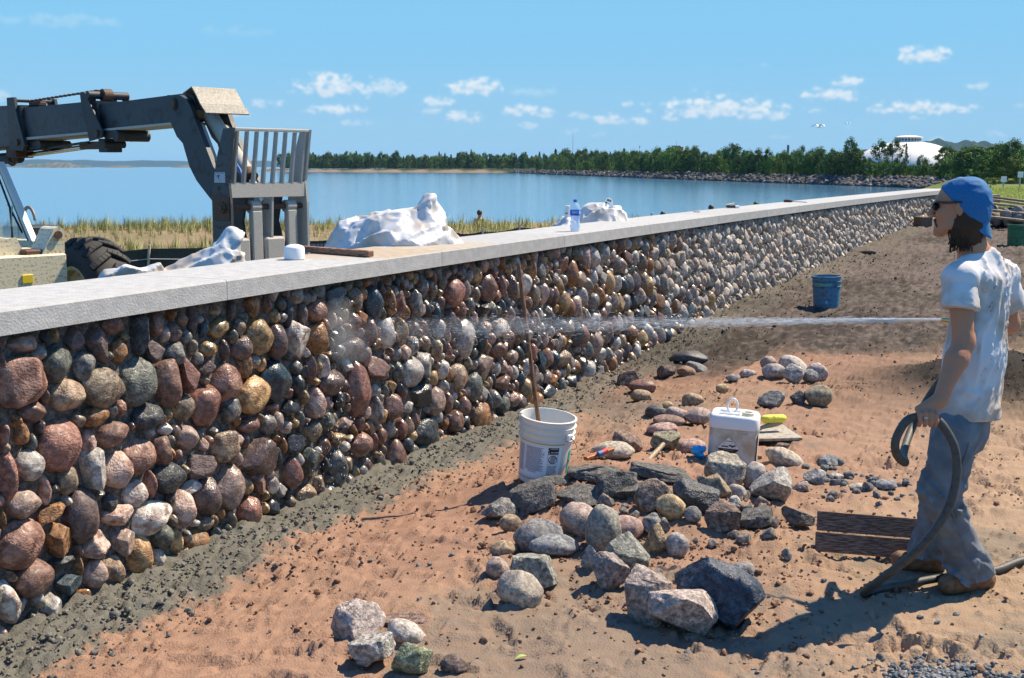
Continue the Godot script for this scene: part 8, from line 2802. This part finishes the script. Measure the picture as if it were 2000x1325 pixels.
func bathers() -> void:
	var sk := Color(0.33, 0.17, 0.1)
	var shorts := Color(0.04, 0.05, 0.1)
	bather(Vector3(-1.13, -1.38, -41.5), 2.6, 1.62, sk, shorts, false, "bare shouldered person on the beach between the big white bag and the bottle")
	bather(Vector3(5.35, -1.43, -42.0), 3.0, 1.6, Color(0.2, 0.1, 0.06), Color(0.02, 0.02, 0.03), true, "darker left one of two people close together on the beach")
	bather(Vector3(5.52, -1.45, -42.4), 2.2, 1.52, sk, shorts, false, "shorter right one of two people close together on the beach")
	bather(Vector3(7.05, -1.3, -42.0), 3.4, 1.7, Color(0.22, 0.11, 0.07), Color(0.05, 0.22, 0.04), true, "person in a green shirt on the beach")
	bather(Vector3(8.85, -1.22, -43.0), 3.1, 1.7, sk, shorts, false, "bare backed person at the water's edge beyond the tool case")

func gulls() -> void:
	for q in [[Vector3(15.4, 3.72, -60.0), 0.72, "white gull gliding in the sky left of the dome"], [Vector3(33.7, 6.0, -120.0), 0.6, "smaller distant gull right of the nearer one"]]:
		var t := thing("gull", q[2], "bird", q[0], 0.5, "gulls in flight")
		var s: float = q[1]
		var f := Field.new(Vector3(-0.3, -0.12, -0.12), Vector3(0.3, 0.12, 0.12), 0.014)
		f.bone(Vector3(-0.14, 0, 0), Vector3(0.1, 0, 0), 0.05, 0.055, 0.03)
		f.bone(Vector3(0.1, 0.005, 0), Vector3(0.19, 0.02, 0), 0.04, 0.036, 0.03)
		f.bone(Vector3(0.21, 0.015, 0), Vector3(0.26, 0.008, 0), 0.013, 0.007, 0.01)
		f.bone(Vector3(-0.14, 0, 0), Vector3(-0.25, 0.0, 0), 0.03, 0.012, 0.03, Vector3.BACK, 2.5)
		var b := MB.new(); f.mesh(b)
		var o := put("body", b, M("gull_white", Color(0.75, 0.75, 0.75), 0.7), t)
		o.scale = Vector3(s, s, s)
		for w: float in [-1.0, 1.0]:
			b = MB.new()
			var p := [Vector3(0.08, 0.03, 0.03 * w), Vector3(0.1, 0.16, 0.25 * w), Vector3(0.02, 0.12, 0.5 * w), Vector3(-0.1, -0.02, 0.72 * w)]
			var c := [0.16, 0.15, 0.1, 0.01]
			for i in 3:
				b.quad(p[i], p[i] - Vector3(c[i], 0, 0), p[i + 1] - Vector3(c[i + 1], 0, 0), p[i + 1])
				b.quad(p[i] + Vector3(0, 0.012, 0), p[i + 1] + Vector3(0, 0.012 * (1.0 if i < 2 else 0.2), 0), p[i + 1] + Vector3(-c[i + 1], 0.01 * (1.0 if i < 2 else 0.2), 0), p[i] + Vector3(-c[i], 0.01, 0))
			o = put("wing", b, M("gull_grey", Color(0.6, 0.62, 0.64), 0.7), t)
			o.scale = Vector3(s, s, s)
# ---------------------------------------------------------------- the whole
func _ready() -> void:
	# camera, sky, sun, exposure
	var cam := Camera3D.new()
	cam.name = "camera"
	cam.fov = 32.12
	cam.far = 40000.0
	cam.near = 0.05
	cam.position = Vector3(0, 1.75, 0)
	cam.rotation_degrees = Vector3(-8.336, 0, 0)
	add_child(cam)
	cam.current = true
	rng.seed = 20240
	for q in [[nz, 1, 0.02, 4], [nz2, 2, 0.02, 3], [nz3, 3, 0.02, 2]]:
		var f: FastNoiseLite = q[0]
		f.seed = q[1]; f.frequency = q[2]; f.fractal_octaves = q[3]; f.noise_type = FastNoiseLite.TYPE_SIMPLEX_SMOOTH
	crease.seed = 5; crease.noise_type = FastNoiseLite.TYPE_CELLULAR; crease.frequency = 1.0
	crease.cellular_return_type = FastNoiseLite.RETURN_DISTANCE2_SUB; crease.fractal_type = FastNoiseLite.FRACTAL_NONE
	var env := Environment.new()
	env.background_mode = Environment.BG_SKY
	var sky := Sky.new()
	var pan := PanoramaSkyMaterial.new()
	pan.panorama = make_sky()
	pan.energy_multiplier = 0.545
	sky.sky_material = pan
	env.sky = sky
	env.ambient_light_source = Environment.AMBIENT_SOURCE_SKY
	env.tonemap_mode = Environment.TONE_MAPPER_LINEAR
	env.tonemap_exposure = 1.83
	env.sdfgi_enabled = true
	env.ssao_enabled = true
	env.ssil_enabled = true
	env.volumetric_fog_enabled = true
	env.volumetric_fog_density = 0.0
	env.fog_enabled = true
	env.fog_density = 0.00006
	env.fog_light_color = Color(0.62, 0.8, 0.95)
	var we := WorldEnvironment.new()
	we.name = "environment"
	we.environment = env
	add_child(we)
	var sun := DirectionalLight3D.new()
	sun.name = "sun"
	sun.light_energy = 1.6
	sun.light_color = Color(1.0, 0.94, 0.84)
	sun.light_angular_distance = 0.5
	sun.shadow_enabled = true
	var el := deg_to_rad(53.5)
	var hz := Vector3(0.85, 0, -0.53).normalized()
	add_child(sun)
	sun.look_at_from_position(Vector3.ZERO, -(hz * cos(el) + Vector3.UP * sin(el)))
	textures()
	# the land, the water, the wall
	ground_near()
	land_far()
	water()
	hills()
	build_wall()
	telehandler()
	trees()
	town()
	fence()
	# things
	person()
	hose()
	buckets()
	jug()
	bags()
	boulders()
	lumber()
	bathers()
	bottle()
	wall_top()
	ground_things()
	leaf()
	gulls()
	# small stuff
	scatter()
	grass()
	jet()
